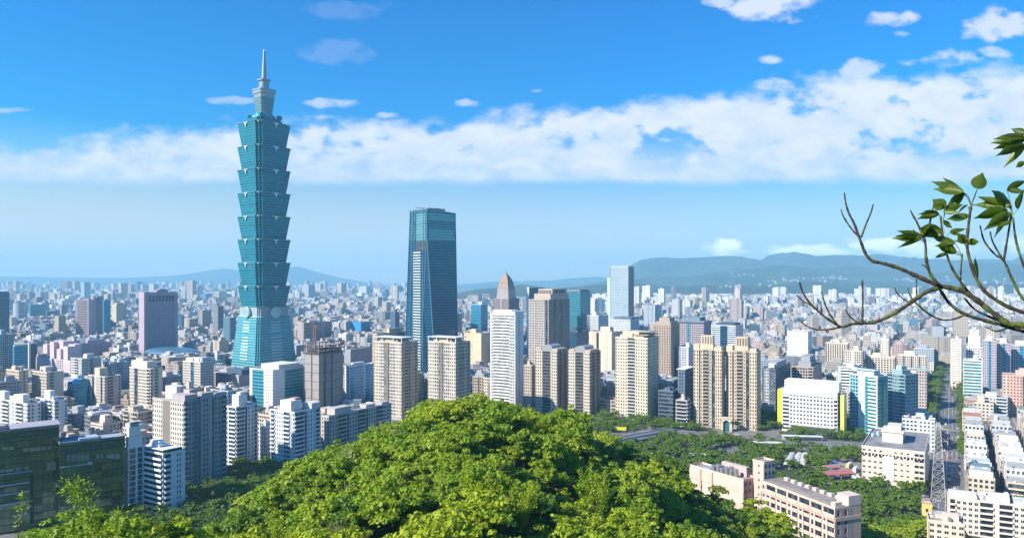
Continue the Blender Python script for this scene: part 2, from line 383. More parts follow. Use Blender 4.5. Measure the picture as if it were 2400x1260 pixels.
def strips_on(P, o, ex, n, W, z0, z1, strips, fh, rec=.6):
    tot = sum(s[1] for s in strips); s0 = 0.0
    nf = max(1, round((z1-z0)/fh)); h = (z1-z0)/nf
    wl = P['wall']
    for st in strips:
        k = st[0]; w = W*st[1]/tot; s1 = s0+w; a = list(st[2:])
        g = lambda i, d: a[i] if len(a) > i and a[i] is not None else d
        if k == 'P':                                     # wall with rows of windows
            bay, ww, wh, m = g(0, 3.0), min(.78, g(1, .5)*1.18), min(.72, g(2, .5)*1.18), g(3, 0)
            nb = max(1, round(w/bay)); bw = w/nb; pw = bw*(1-ww)
            for i in range(nb+1):
                c = s0+i*bw; wl.fbox(o, ex, n, max(s0, c-pw/2), min(s1, c+pw/2), -rec, 0, z0, z1, m)
            zs = z0
            for i in range(nf):
                zb = z0+i*h+h*(1-wh)*.55; wl.fbox(o, ex, n, s0+.01, s1-.01, -rec, -.05, zs, zb, m); zs = zb+h*wh
                if P['panes'] is not None:
                    for j in range(nb): P['panes'].append((o, ex, n, s0+j*bw+pw/2, s0+(j+1)*bw-pw/2, zb, zb+h*wh))
            wl.fbox(o, ex, n, s0+.01, s1-.01, -rec, -.05, zs, z1, m)
        elif k == 'B':                                   # stack of balconies in front of glazing
            m, out, ph = g(0, 0), g(1, 1.0), g(2, .36)
            for i in range(nf): P['balc'].append((o, ex, n, s0+.15, s1-.15, z0+i*h, h*ph, out, m))
            wl.fbox(o, ex, n, s0, s0+.3, -rec, .02, z0, z1, m); wl.fbox(o, ex, n, s1-.3, s1, -rec, .02, z0, z1, m)
        elif k == 'S': wl.fbox(o, ex, n, s0, s1, -rec, 0, z0, z1, g(0, 0))
        elif k == 'H':                                   # floor bands
            r, m = g(0, .4), g(1, 0)
            for i in range(nf): wl.fbox(o, ex, n, s0, s1, -rec, .04, z0+i*h, z0+i*h+h*r, m)
            wl.fbox(o, ex, n, s0, s1, -rec, .04, z1-.6, z1, m)
        elif k == 'V':                                   # upright ribs
            bay, ww, m, r = g(0, 3.0), g(1, .6), g(2, 0), g(3, .3)
            nb = max(1, round(w/bay)); bw = w/nb; pw = bw*(1-ww)
            for i in range(nb+1):
                c = s0+i*bw; wl.fbox(o, ex, n, max(s0, c-pw/2), min(s1, c+pw/2), -rec, 0, z0, z1, m)
            for i in range(nf): wl.fbox(o, ex, n, s0+.01, s1-.01, -rec, -.3, z0+i*h, z0+i*h+h*r, m)
            wl.fbox(o, ex, n, s0+.01, s1-.01, -rec, -.02, z1-1, z1, m)
        elif k == 'G': P['glaz'].fbox(o, ex, n, s0, s1, -rec+.05, -.12, z0, z1, 1)   # smooth glass
        s0 = s1

def building(name, label, cat, xl, xc, xr, top, base, front, side, walls, gl=None, fh=3.3, rot=G, depth=None, curt=None, roof=0, roofs=None, crown=(), near=0, vb=None, short=None, group=None, z0=0.0, extra=None, D=None, parapet=1.0, width=None):
    D = D or F*CAMZ/(base-HY)
    cx, ex, ey, a, b = solve(xl, xc, xr, D, rot)
    if width: a = width
    if depth: b = depth
    H = CAMZ+(HY-top)/F*D - z0
    c = (cx-ex[0]*a/2+ey[0]*b/2, D-ex[1]*a/2+ey[1]*b/2)
    t = thing(name, label, cat, (c[0], c[1], z0), R(rot), group)
    FOOT.append((c[0], c[1], .5*math.hypot(a, b)))
    HERO.append((xl if xl is not None else xc-a*F/D, xr if xr is not None else xc, top, vb or base-18, D, short))
    fill_box(t, a, b, H, front, side, walls, gl or GL, fh, curt, roof, roofs, crown, near)
    if extra: extra(t, a, b, H)
    return t

def fill_box(t, a, b, H, front, side, walls, gl, fh, curt=None, roof=0, roofs=None, crown=(), near=0, simple=False):
    wm = [wall(c) if isinstance(c, tuple) else c for c in walls]
    P = dict(wall=MB(), glaz=MB(), panes=[] if near else None, balc=[])
    rec = .6
    P['glaz'].box(-a/2+rec, a/2-rec, -b/2+rec, b/2-rec, 0, H-.4)
    strips_on(P, (-a/2, -b/2), (1, 0), (0, -1), a, 0, H, front, fh)
    strips_on(P, (a/2, -b/2), (0, 1), (1, 0), b, 0, H, side, fh)
    strips_on(P, (-a/2, b/2), (0, -1), (-1, 0), b, 0, H, [('P', 1, 4.0, .5, .5)] if not simple else [('S', 1)], fh)
    P['wall'].box(-a/2+.02, a/2-.02, b/2-.5, b/2-.02, 0, H)
    nbx = len(P['balc']); sep = 100 if near or not simple else 0
    w0 = P['wall']
    shared = {}
    for i, (o, e, n, s0, s1, z, h, out, m) in enumerate(P['balc']):
        if i < sep and not simple:
            key = (round(o[0], 2), round(o[1], 2), round(s0, 2), round(s1, 2), round(h, 2))
            if key not in shared:
                mb = MB(); mb.fbox(o, e, n, s0, s1, -.6, out-.1, 0, .22); mb.fbox(o, e, n, s0, s1, out-.12, out, .0, h)
                mb.fbox(o, e, n, s0, s0+.12, -.2, out-.13, .22, h); mb.fbox(o, e, n, s1-.12, s1, -.2, out-.13, .22, h)
                shared[key] = mb.mesh('balcony', wm[m])
            link('balcony', shared[key], t, (0, 0, z))
        else:
            w0.fbox(o, e, n, s0, s1, -.6, out-.1, z, z+.22, m); w0.fbox(o, e, n, s0, s1, out-.12, out, z, z+h, m)
    gobj = P['glaz'].obj('glazing', [gl, curt or gl], t)
    w0.obj('wall', wm, t)
    if near and P['panes']:
        gm_ = near if not isinstance(near, (int, bool)) else gl
        frame = wm[-1]
        meshes = {}; rest = MB()
        for i, (o, e, n, s0, s1, za, zb) in enumerate(P['panes']):
            if i < 100:
                key = (round(e[0]), round(s1-s0, 2), round(zb-za, 2))
                if key not in meshes:
                    mb = MB(); w = s1-s0; hh = zb-za
                    mb.fbox((0, 0), e, n, 0, w, -.06, 0, 0, hh); mb.fbox((0, 0), e, n, w*.47, w*.53, .01, .05, 0, hh, 1); mb.fbox((0, 0), e, n, -.05, w+.05, .01, .22, -.12, 0, 1)
                    meshes[key] = mb.mesh('window', [gl, wm[0]])
                link('window', meshes[key], t, (o[0]+e[0]*s0-n[0]*.35, o[1]+e[1]*s0-n[1]*.35, za))
            else: rest.fbox(o, e, n, s0, s1, -.4, -.35, za, zb)
        r = rest.obj('window', gl, t)
        if r: kind(r, 'stuff')
    # roof slab, parapet, stair house, tanks
    rm = ROOFS[roof] if isinstance(roof, int) else roof
    r = MB(); r.box(-a/2+.35, a/2-.35, -b/2+.35, b/2-.35, H-.35, H+.15)
    r.obj('roof', rm, t)
    p = MB(); ph = 1.1
    p.box(-a/2, a/2, -b/2, -b/2+.3, H+.002, H+ph); p.box(-a/2, a/2, b/2-.3, b/2, H+.002, H+ph); p.box(-a/2, -a/2+.3, -b/2+.3, b/2-.3, H+.002, H+ph-.02); p.box(a/2-.3, a/2, -b/2+.3, b/2-.3, H+.002, H+ph-.02)
    p.obj('parapet', wm[0], t)
    if roofs is None:
        w, d = a*rnd.uniform(.25, .45), b*rnd.uniform(.3, .5); x, y = rnd.uniform(-.2, .2)*a, rnd.uniform(-.15, .2)*b
        q = MB(); hh = rnd.uniform(2.6, 5); q.box(x-w/2, x+w/2, y-d/2, y+d/2, H+.15, H+hh); q.box(x-w/2-.2, x+w/2+.2, y-d/2-.2, y+d/2+.2, H+hh, H+hh+.25)
        if rnd.random() < .6: q.box(x-w/2+.3, x+w/2-.8, y-d/2+.4, y+d/2-.6, H+hh+.25, H+hh+2.2)
        q.obj('stair_house', wm[0], t)
        if not simple:
            for k in range(rnd.randint(1, 3)):
                q = MB(); X, Y = rnd.uniform(-.4, .4)*a, rnd.choice((-.33, .36))*b
                q.cyl(X, Y, H+.7, H+2.6, .9); q.cyl(X, Y, H+2.6, H+2.9, .9, .3)
                for dx, dy in ((.5, .5), (-.5, .5), (.5, -.5), (-.5, -.5)): q.box(X+dx-.06, X+dx+.06, Y+dy-.06, Y+dy+.06, H+.15, H+.7)
                q.obj('water_tank', tank_m, t)
            q = MB()
            for k in range(5):
                X, Y = rnd.uniform(-.42, .42)*a, rnd.uniform(-.4, .4)*b; q.box(X-.6, X+.6, Y-.5, Y+.5, H+.15, H+1.3)
            q.obj('air_conditioner', white_m, t)
    for cw in crown:                                     # (part, x0, x1, y0, y1 as fractions; z0, z1 above the roof; material)
        q = MB(); nm, x0, x1, y0, y1, za, zb, m = cw[:8]
        if len(cw) > 8: q.taper((x0*a, x1*a, y0*b, y1*b), (x0*a*cw[8], x1*a*cw[8], y0*b*cw[8], y1*b*cw[8]), H+za, H+zb)
        else: q.box(x0*a, x1*a, y0*b, y1*b, H+za, H+zb)
        q.obj(nm, wall(m) if isinstance(m, tuple) else m, t)

# ------------------------------------------------------------------ the tiered teal skyscraper
def notched(s, c, z):
    """square outline of side s with a stepped notch of size c at each corner"""
    h = s/2; q = c/2
    one = [(h-c, -h), (h-c, -h+q), (h-q, -h+q), (h-q, -h+c), (h, -h+c)]
    pts = []
    for k in range(4):
        ca, sa = (1, 0, -1, 0)[k], (0, 1, 0, -1)[k]
        pts += [(x*ca-y*sa, x*sa+y*ca, z) for x, y in one]
    return pts
def tiered_skyscraper():
    D = 1143.0; rot = -38.0
    teal = curtain((.006, .185, .275), (.020, .26, .325), 4.2, .34, .42, .30, 3.2, .9)
    pale = curtain((.04, .30, .36), (.16, .42, .46), 4.2, .34, .42, .28, 3.2, .7)
    silver = plain((.72, .73, .74), .35, .4, 'silver'); steel = plain((.34, .38, .40), .4, .5, 'steel'); stone = wall((.30, .38, .40))
    zz = lambda py: CAMZ+(HY-py)/F*(D+40)
    cx = (619-CX)/F*(D+40)
    t = thing('skyscraper', 'very tall teal glass skyscraper of eight flared tiers with a silver spire', 'skyscraper', (cx, D+40, 0), R(rot))
    FOOT.append((cx, D+40, 75)); HERO.append((540, 693, 117, 862, D, 'the tiered teal skyscraper'))
    zb = zz(741)
    m = MB(); s0, s1 = 78.0, 61.5
    m.loft([notched(s0, 5, 0), notched(s1, 4, zb)]); m.obj('base_tower', pale, t)
    slm = plain((.46, .53, .56), .5)
    for k in range(4):                                   # pale bands up the middle of each sloping base face
        ca, sa = (1, 0, -1, 0)[k], (0, 1, 0, -1)[k]
        z = 16.0
        while z < zb-6:
            m = MB()
            h = (s0+(s1-s0)*z/zb)/2; h2 = (s0+(s1-s0)*(z+2.2)/zb)/2
            w = 11-3*z/zb
            P = [(-w, -h-.3, z), (w, -h-.3, z), (w, -h+.5, z), (-w, -h+.5, z), (-w, -h2-.3, z+2.2), (w, -h2-.3, z+2.2), (w, -h2+.5, z+2.2), (-w, -h2+.5, z+2.2)]
            if not 52 < z < 60: m.hexa([(x*ca-y*sa, x*sa+y*ca, q) for x, y, q in P])
            m.obj('louvre_slat', slm, t)
            z += 4.9
    m = MB(); zc = zz(717); m.loft([notched(61.5, 4, zb), notched(57, 4, zb+2), notched(57, 4, zc-1), notched(60, 4, zc)]); m.obj('belt_storey', stone, t)
    for k in range(4):                                   # round coin emblems on the belt
        a = k*math.pi/2; c = Vector((0, -31.5, (zb+zc)/2-1)); q = MB()
        rings = []
        for y, r in ((-30.0, 9.3), (-33.0, 9.3), (-33.6, 8.6), (-33.6, 4.2), (-33.2, 4.0), (-33.2, .1)):
            rings.append([(r*math.cos(2*math.pi*i/28), y, c.z+r*math.sin(2*math.pi*i/28)) for i in range(28)])
        q.loft(rings); o = q.obj('coin_emblem', plain((.42, .56, .60), .35, .4, 'disc'), t); o.rotation_euler = (0, 0, a)
    tops = [668, 614.5, 561, 507.5, 454, 400.5, 347, 293]
    z0 = zc
    for i, p in enumerate(tops):
        z1 = zz(p)-.6; sb, st = 54.5, 64.5
        md = MB(); md.loft([notched(sb, 7, z0), notched(st, 7.6, z1-2.2), notched(st+.8, 7.4, z1-2.0), notched(st+.8, 7.4, z1-.2), notched(st-1.5, 7.4, z1)])
        tier = md.obj('tier', teal, t)
        lip = MB(); lip.loft([notched(st+1.4, 7.2, z1-.6), notched(st+1.4, 7.2, z1-.1)]); lip.obj('cornice', silver if False else plain((.20, .36, .38), .35, .3, 'cornice'), tier)
        for k in range(4):
            q = MB(); y = -st/2-1.2
            q.box(-4.2, 4.2, y-.2, y+1, z1-1.9, z1-.4); q.box(-2.0, 2.0, y-.4, y+.8, z1-3.6, z1-1.9); q.box(-.8, .8, y-.4, y+1.5, z1-7.4, z1-3.6); q.box(-5.6, -4.2, y, y+1, z1-1.2, z1-.2); q.box(4.2, 5.6, y, y+1, z1-1.2, z1-.2)
            o = q.obj('cloud_ornament', silver, tier); o.rotation_euler = (0, 0, k*math.pi/2)
            q = MB(); e = st/2-3.4; q.cyl(e, -e, z1-3.4, z1-.6, .7, 1.8, 8); q.box(e-1.2, e+2.2, -e-2.2, -e+1.2, z1-1.5, z1-.6)
            o = q.obj('corner_ornament', silver, tier); o.rotation_euler = (0, 0, k*math.pi/2)
        z0 = z1
    q = MB()
    zt = zz(281); q.loft([notched(50, 8, z0), notched(50, 8, z0+4), notched(44, 8, z0+4.1), notched(44, 8, zt)]); q.obj('crown_terrace', teal, t)
    zu = zz(268); q = MB(); q.loft([notched(31, 4, zt), notched(28, 4, zt+6), notched(22, 3, zt+6.2), notched(22, 3, zu)]); q.obj('pinnacle_foot', pale, t)
    for x, y in ((-17, -17), (17, -17), (17, 17), (-17, 17)):
        q = MB(); q.box(x-3, x+3, y-3, y+3, zt, zt+6.5); q.obj('roof_box', teal, t)
    z2 = zz(211); grey_glass = curtain((.08, .19, .22), (.24, .34, .36), 3.6, .4, .3, .35, 3.0, .5)
    q = MB(); q.loft([notched(19.5, 2, zu), notched(25, 2.4, zz(232))]); q.obj('pinnacle', grey_glass, t)
    q = MB(); za = zz(232); q.loft([notched(26.5, 2.4, za), notched(26.5, 2.4, za+2), notched(24, 2.4, za+2.2), notched(25.5, 2.4, za+7), notched(27.5, 2.4, za+7.2), notched(27.5, 2.4, z2-3), notched(29, 2.4, z2-2.8), notched(29, 2.4, z2)]); q.obj('pinnacle_cap', steel, t)
    z3 = zz(186); q = MB(); q.loft([notched(13, 1.5, z2), notched(12.5, 1.5, z3-4), notched(17, 1.5, z3-3), notched(17, 1.5, z3-1.2), notched(14.5, 1.5, z3)]); q.obj('lantern', steel, t)
    q = MB(); q.cyl(0, 0, z3, zz(150), 4.0, 3.2, 12); q.cyl(0, 0, zz(150), zz(120), 2.6, 1.7, 12); q.cyl(0, 0, zz(120), zz(117), 1.0, .5, 8); q.obj('spire', plain((.26, .29, .32), .4, .4, 'silver'), t)
    # beacons along the terraces
tiered_skyscraper()

# ------------------------------------------------------------------ the tapering dark glass tower
def sloping_tower():
    D = 1110.0; Z = lambda py: CAMZ+(HY-py)/F*D
    cx = (1000-CX)/F*D; rot = -50.0
    a_ = R(rot); ex = Vector((math.cos(a_), math.sin(a_), 0)); ey = Vector((-math.sin(a_), math.cos(a_), 0))
    def corner(px, t): u = (px-CX)/F; return abs((u*D-cx)/(t[0]-u*t[1]))
    a0, b0 = corner(948, -ex), corner(1074, ey); a1, b1 = corner(962, -ex), corner(1067, ey)
    H = Z(489)
    t = thing('skyscraper', 'tapering dark blue glass skyscraper with a folded corner and white banded strip', 'skyscraper', (cx, D, 0), R(rot))
    FOOT.append((cx+5, D+45, 60)); HERO.append((955, 1070, 487, 870, D, 'the tapering dark glass tower'))
    dk = curtain((.008, .10, .20), (.02, .16, .27), 4.2, .22, .16, .3, 2.4, .7)
    lt = curtain((.10, .30, .36), (.22, .42, .46), 4.2, .3, .2, .3, 2.4, .5)
    # local axes: x runs along the left face (negative = left), y along the right face
    k = 16.0                                              # the corner is folded: full at the top, cut back by k at the ground
    hc = Z(560)
    m = MB()
    r0 = [(-k*1.1, 0, 0), (0, k, 0), (0, b0, 0), (-a0, b0, 0), (-a0, 0, 0)]
    f = hc/H; L = lambda p, q: p+(q-p)*f
    rc = [(-.4, 0, hc), (0, .4, hc), (0, L(b0, b1), hc), (-L(a0, a1), L(b0, b1), hc), (-L(a0, a1), 0, hc)]
    m.loft([r0, rc]); m.obj('glass_shaft', dk, t)
    m = MB(); rt = [(-.4, 0, H), (0, .4, H), (0, b1, H-4), (-a1, b1, H-4), (-a1, 0, H)]
    m.loft([rc, rt]); m.obj('glass_crown', curtain((.03, .17, .25), (.06, .24, .32), 4.2, .25, .16, .3, 2.4, .6), t)
    m = MB()
    zc0, zc1 = Z(572), Z(536); m.quad((-a1*.62, -.25, zc0), (-a1*.08, -.25, zc0), (-a1*.08, -.25, H-6), (-a1*.62, -.25, H-6)); m.quad((.25, b1*.06, Z(562)), (.25, b1*.97, Z(562)), (.25, b1*.95, Z(536)), (.25, b1*.06, Z(536)))
    m.quad((.25, b1*.05, Z(515)), (.25, b1*.97, Z(515)), (.25, b1*.97, H-6.5), (.25, b1*.05, H-5))
    m.obj('sky_garden_glass', lt, t)
    m = MB(); m.box(-a1*.62, -a1*.08, -.45, -.15, Z(572), Z(563)); m.box(-a1*.64, -a1*.06, -.55, -.1, Z(587), Z(573)); m.obj('plant_room_louvre', plain((.04, .06, .08), .6), t)
    wl = MB(); z = 4.0
    while z < Z(588):                                     # white fire-escape landings, one per floor
        wl.box(-a0*.58, -a0*.25, -1.0, .3, z, z+1.7); z += 4.2
    wl.obj('landing_strip', plain((.58, .60, .62), .5), t)
    m = MB()
    for x in (-.995, -.80, -.66, -.17): m.hexa([(x*a0-.35, -1.1, 0), (x*a0+.35, -1.1, 0), (x*a0+.35, .3, 0), (x*a0-.35, .3, 0), (x*a1-.35, -1.1, H+1), (x*a1+.35, -1.1, H+1), (x*a1+.35, .3, H+1), (x*a1-.35, .3, H+1)])
    m.hexa([(-.1, b0-.3, 0), (.6, b0-.3, 0), (.6, b0+.4, 0), (-.1, b0+.4, 0), (-.1, b1-.3, H-3), (.6, b1-.3, H-3), (.6, b1+.4, H-3), (-.1, b1+.4, H-3)])
    m.bar((.2, k, 0), (.25, .3, hc), .7); m.bar((-k*1.1, -.2, 0), (-.4, -.2, hc), .5); m.bar((-.1, -.1, hc), (-.1, -.1, H+.5), .5)
    m.box(-a1, .4, -.5, .2, H-1.2, H+.4); m.hexa([(-.2, 0, H-1), (.5, 0, H-1), (.5, b1, H-5), (-.2, b1, H-5), (-.2, 0, H+.3), (.5, 0, H+.3), (.5, b1, H-3.6), (-.2, b1, H-3.6)])
    m.obj('edge_fin', plain((.22, .32, .38), .4, .4, 'steel'), t)
    m = MB(); m.box(-a1*.75, -a1*.1, 6, b1*.7, H-5, H+2.2); m.bar((-a1*.8, 4, H+4.5), (-a1*.1, 26, H+2.6), .7); m.bar((-a1*.5, 12, H-2), (-a1*.5, 12, H+3.6), .8); m.obj('window_cleaning_crane', plain((.25, .30, .33), .5, .3), t)
sloping_tower()
# ------------------------------------------------------------------ the buildings one can tell apart
def P(w, bay=3.0, ww=.5, wh=.5, m=0): return ('P', w, bay, ww, wh, m)
def B(w, m=0, out=1.0, ph=.36): return ('B', w, m, out, ph)
def S(w, m=0): return ('S', w, m)
def Hb(w, r=.4, m=0): return ('H', w, r, m)
def V(w, bay=3.0, ww=.6, m=0, r=.3): return ('V', w, bay, ww, m, r)
D_ = ('D', 1)
def D(w): return ('D', w)
def Gl(w): return ('G', w)
bd = building
blue_c = curtain((.03, .22, .38), (.06, .30, .45), 3.8, .3, .2, .3, 2.0, .6)
cyan_c = curtain((.05, .36, .60), (.10, .45, .65), 3.8, .3, .2, .3, 2.0, .4)
tealc = curtain((.03, .26, .32), (.08, .38, .42), 3.6, .35, .2, .3, 2.0, .6)
green_c = curtain((.26, .36, .25), (.035, .055, .05), 4.2, .10, .07, .9, 3.0, .8, .16, 0)
navy_c = curtain((.02, .07, .13), (.04, .12, .2), 3.8, .25, .2, .3, 2.0, .6)

# far left
bd('office_tower', 'dark blue slab tower cut off by the photo edge above the hazy rooftops', 'tower', -40, -14, 22, 684, 812, [V(1)], [V(1, 3, .7)], [(.10, .20, .30)], GLB, vb=772, short='the dark blue edge slab')
bd('apartment_tower', 'grey blue twin slab tower with tall window columns at the photo edge', 'apartment building', -24, 0, 33, 785, 892, [P(1)], [P(2, 3, .5, .55), D(.4), P(2, 3, .5, .55), D(.3), P(1)], [(.34, .40, .46)], GLB, vb=862, short='the grey blue edge slab')
bd('office_block', 'blue glass office with pale green roof edge beside the grey blue slab', 'office building', 30, 34, 66, 812, 893, [Gl(1)], [Gl(1)], [TEALW], GLB, curt=blue_c, vb=862, roofs=(), crown=[('roof_edge', -.5, .5, -.5, .5, 1.2, 2.2, (.25, .55, .45))], short='the blue glass block with a green roof edge')
bd('office_block', 'narrow dark glass block with one bright white edge beside the pink stepped mall', 'office building', 64, 68, 88, 806, 880, [S(1)], [S(.25), Gl(1)], [WHITE], GLB, curt=navy_c, vb=850, short='the narrow dark glass block')
bd('office_block', 'bright turquoise glass box far off among pale rooftops', 'office building', 68, 71, 108, 714, 752, [Gl(1)], [Gl(1)], [BLUEW], GLT, curt=tealc, vb=740, roofs=(), short='the turquoise box')
bd('office_tower', 'reddish brown tower with striped sunlit face and a shaded flank', 'tower', 177, 208, 224, 703, 796, [S(.12), Hb(1, .5), S(.12)], [S(1), P(1, 4, .4, .4)], [(.46, .36, .38)], GL, rot=-4, vb=786, short='the striped brown tower', fh=4)
bd('office_tower', 'plain mauve slab tower joined behind the striped brown tower', 'tower', 213, 219, 243, 697, 790, [S(1)], [V(1, 3, .4, 0, .5)], [(.38, .33, .42)], GL, vb=780, short='the mauve slab')
bd('office_tower', 'teal blue glass slab standing close beside the mauve slab tower', 'tower', 241, 244, 259, 705, 790, [Gl(1)], [Gl(1)], [TEALW], GLT, curt=blue_c, vb=770, short='the teal slab')
def mk_open():
    m = MB(); m.box(-.3, .12, 0, 4.6, 0, 11.5); return m
def purple(t, a, b, H):
    me = mk_open().mesh('sky_opening', GLN)
    q = MB(); q.box(a/2-.5, a/2+.03, -b/2+b*.06, b/2-b*.07, H-20, H-1); q.obj('top_panel', wall((.40, .31, .38)), t)
    for i in range(8): link('sky_opening', me, t, (a/2+.05, -b/2+b*(.135+.097*i), H-17))
bd('office_tower', 'wide purple grid tower with a row of dark openings under its flat top', 'tower', 325, 338, 417, 686, 835, [S(1)], [S(.5), V(8, 2.6, .42, 0, .45), S(.7)], [(.42, .33, .40)], GLN, fh=3.6, vb=820, short='the wide purple grid tower', roofs=(),
   crown=[('penthouse', -.4, .4, -.12, .22, .2, 5, (.36, .29, .36)), ('penthouse', -.3, .3, -.02, .16, 5, 7, (.3, .26, .32))], extra=purple)
bd('low_block', 'long plain purple wall block below the striped brown tower', 'building', 172, 184, 262, 806, 842, [S(1)], [Hb(1, .75)], [(.40, .32, .42)], vb=836, short='the long purple wall')
bd('shopping_centre', 'pinkish shopping centre of stacked stepped cubes', 'shopping centre', 84, 165, 206, 846, 892, [S(1), P(1, 5, .3, .4), S(1), P(1, 5, .4, .6), S(1)], [P(1, 5, .3, .4)], [(.56, .46, .48)], roofs=(), vb=868, short='the stepped pink mall',
   crown=[('stepped_cube', -.5+.13*i, -.5+.13*i+.12, -.45+.12*(i % 3), .1+.1*(i % 4), .1, 5+5*((i*3) % 5), (.58, .47, .49)) for i in range(7)]+[('stepped_cube', -.1, .15, -.2, .3, 6, 26, (.56, .46, .50)), ('stepped_cube', .2, .38, 0, .4, 6, 22, (.52, .44, .50))])
bd('apartment_building', 'white apartment block with a blue shaded flank behind the curved blue glass house', 'apartment building', 165, 192, 237, 842, 918, [P(1), B(1), P(1)], [P(1), D(.3), P(1)], [OFFW], GLB, vb=884, short='the white and blue block')
bd('apartment_building', 'blue grey apartment block behind the cream tower of corner balconies', 'apartment building', 246, 258, 304, 852, 912, [P(1)], [P(1), B(1), P(1)], [(.42, .48, .54)], GLB, vb=925, short='the blue grey block')
bd('apartment_building', 'small cream block with mauve side just above the white balcony flats', 'apartment building', 14, 45, 66, 870, 968, [P(1, 2.6)], [S(1), P(1), S(.6)], [CREAM, MAUVE], vb=915, short='the small cream block')
bd('apartment_building', 'cream block with mauve shaded side and one blue window column', 'apartment building', 75, 110, 149, 874, 967, [P(1, 2.8, .5, .5)], [S(.35), B(.5), S(1.2)], [(.60, .51, .43)], GL, vb=930, short='the cream and mauve block')
bd('apartment_building', 'grey flat topped block at the photo edge above white flats', 'apartment building', -14, -2, 52, 898, 985, [P(1)], [Hb(1, .5), P(1.4), S(.3)], [(.40, .38, .42)], vb=945, short='the grey edge block')
bd('apartment_building', 'bright white flats with stacked balconies and stair turrets at the photo edge', 'apartment building', -26, 64, 96, 948, 1046, [B(1), P(1, 2.4, .4), B(1), P(1, 2.4, .4), B(1), P(.6)], [P(1.4), S(.6), P(.7, 2)], [WHITE, BLUEW], GL, fh=3.1, near=1, vb=1012, short='the bright white edge flats',
   crown=[('stair_turret', -.28, -.12, -.4, 0, .2, 7.5, WHITE), ('stair_turret', .22, .36, -.4, .1, .2, 7.5, WHITE), ('stair_turret', -.05, .12, .1, .4, .2, 5, WHITE)])
bd('apartment_building', 'second white flats with a dark blue recess beside the edge flats', 'apartment building', 84, 128, 158, 940, 1042, [B(1), P(1, 2.4, .4), D(.8), B(.8), P(.6)], [P(1), S(1), P(.6, 2)], [WHITE, BLUEW], GLB, fh=3.1, vb=1005, short='the white flats with a blue recess',
   crown=[('stair_turret', -.1, .2, -.4, 0, .2, 8, WHITE)])
bd('apartment_building', 'cream and grey block with thin window strips beside the curved glass house', 'apartment building', 206, 246, 284, 884, 962, [P(1, 2.4, .4), D(.5), S(.5), P(1, 2.4, .4), D(.4), P(.6)], [S(.4), B(1), S(.8), P(.5)], [(.58, .51, .45), (.42, .37, .42)], vb=948, short='the strip windowed cream block',
   crown=[('stair_turret', -.2, .1, -.4, .1, .2, 9, CREAM)])
bd('apartment_tower', 'cream residential tower with dark corner balconies and a stepped roof', 'apartment building', 303, 352, 381, 866, 972, [P(.7, 2.4, .5), D(.5), P(1.2, 2.2, .55), B(.5)], [B(.6), S(.4), B(.9), S(.9)], [(.66, .58, .48), (.42, .38, .42)], near=1, vb=952, short='the cream tower with corner balconies',
   crown=[('roof_storey', -.46, .3, -.4, .3, .2, 8, (.62, .55, .46)), ('roof_storey', -.3, .05, -.3, .2, 8, 11, (.5, .46, .44))])
bd('apartment_tower', 'cream residential tower with a deep blue shaded side', 'apartment building', 428, 470, 501, 850, 918, [P(1, 2.4, .5), D(.4), P(.8, 2.2)], [P(1, 2.4, .55), P(1, 2.4, .55)], [(.64, .57, .48)], GLB, vb=902, short='the cream tower with a blue side',
   crown=[('roof_storey', -.4, .0, -.4, .2, .2, 5, CREAM), ('roof_storey', .12, .45, -.3, .3, .2, 6, (.45, .45, .5))])
# the low blue shell roof and the curved glass house
def shell(name, label, cat, px, py, D0, rx, ry, h, m, z=0, short=None, body=None):
    p = at(px, D0, 0); t = thing(name, label, cat, (p.x, p.y, z), R(G)); FOOT.append((p.x, p.y, max(rx, ry)))
    HERO.append((px-rx*F/D0, px+rx*F/D0, py, py+12, D0, short))
    q = MB(); zt = CAMZ+(HY-py)/F*D0-z; rings = []
    for k in range(9):
        a = k/8*math.pi/2; rings.append([(rx*math.cos(a)*math.cos(2*math.pi*i/40)+.01*i*0, ry*math.cos(a)*math.sin(2*math.pi*i/40), zt-h+h*math.sin(a)) for i in range(40)])
    q.loft(rings); q.obj('shell_roof', m, t, True)
    q = MB(); q.cyl(0, 0, 0, zt-h, min(rx, ry)*.96, n=40); q.v = [(x*rx/min(rx, ry), y*ry/min(rx, ry), c) for x, y, c in q.v]; q.obj('wall', body or wall((.5, .45, .45)), t)
    return t
shell('arena_hall', 'low hall under a long curved blue metal roof', 'hall', 405, 813, 1330, 70, 34, 10, plain((.10, .22, .32), .35, .4), short='the curved blue roof hall')
def glasshouse():
    D0 = 806; p = at(192, D0, 0); t = thing('office_block', 'rounded blue glass building with a curved sunlit top', 'office building', (p.x, p.y, 0), R(-40)); FOOT.append((p.x, p.y, 14)); HERO.append((176, 207, 885, 955, D0, 'the curved blue glass house'))
    H = CAMZ+(HY-885)/F*D0; q = MB(); w = 7.4
    prof = [(-11, 0), (-11, H-12), (-9.5, H-6), (-6, H-2), (-1, H), (4, H-1), (11, H-6), (11, 0)]
    q.loft([[(-w, x, z) for x, z in prof], [(w, x, z) for x, z in prof]]); q.obj('glass_shell', curtain((.03, .20, .38), (.05, .30, .48), 3.6, .2, .12, .4, 2.4, .5), t)
    q = MB(); q.box(-w-4.6, -w-.1, -10, 10, 0, H-4); q.obj('brown_stair_block', wall((.34, .28, .30)), t)
glasshouse()
p_ = at(48, 2520, 0); t_ = thing('round_tower', 'pale round tower with ring bands far off near the turquoise box', 'tower', (p_.x, p_.y, 0)); HERO.append((34, 62, 708, 745, 2520, 'the pale round tower'))
q_ = MB()
for i in range(17):
    q_.cyl(0, 0, i*4.0, i*4.0+2.2, 21, n=32); 
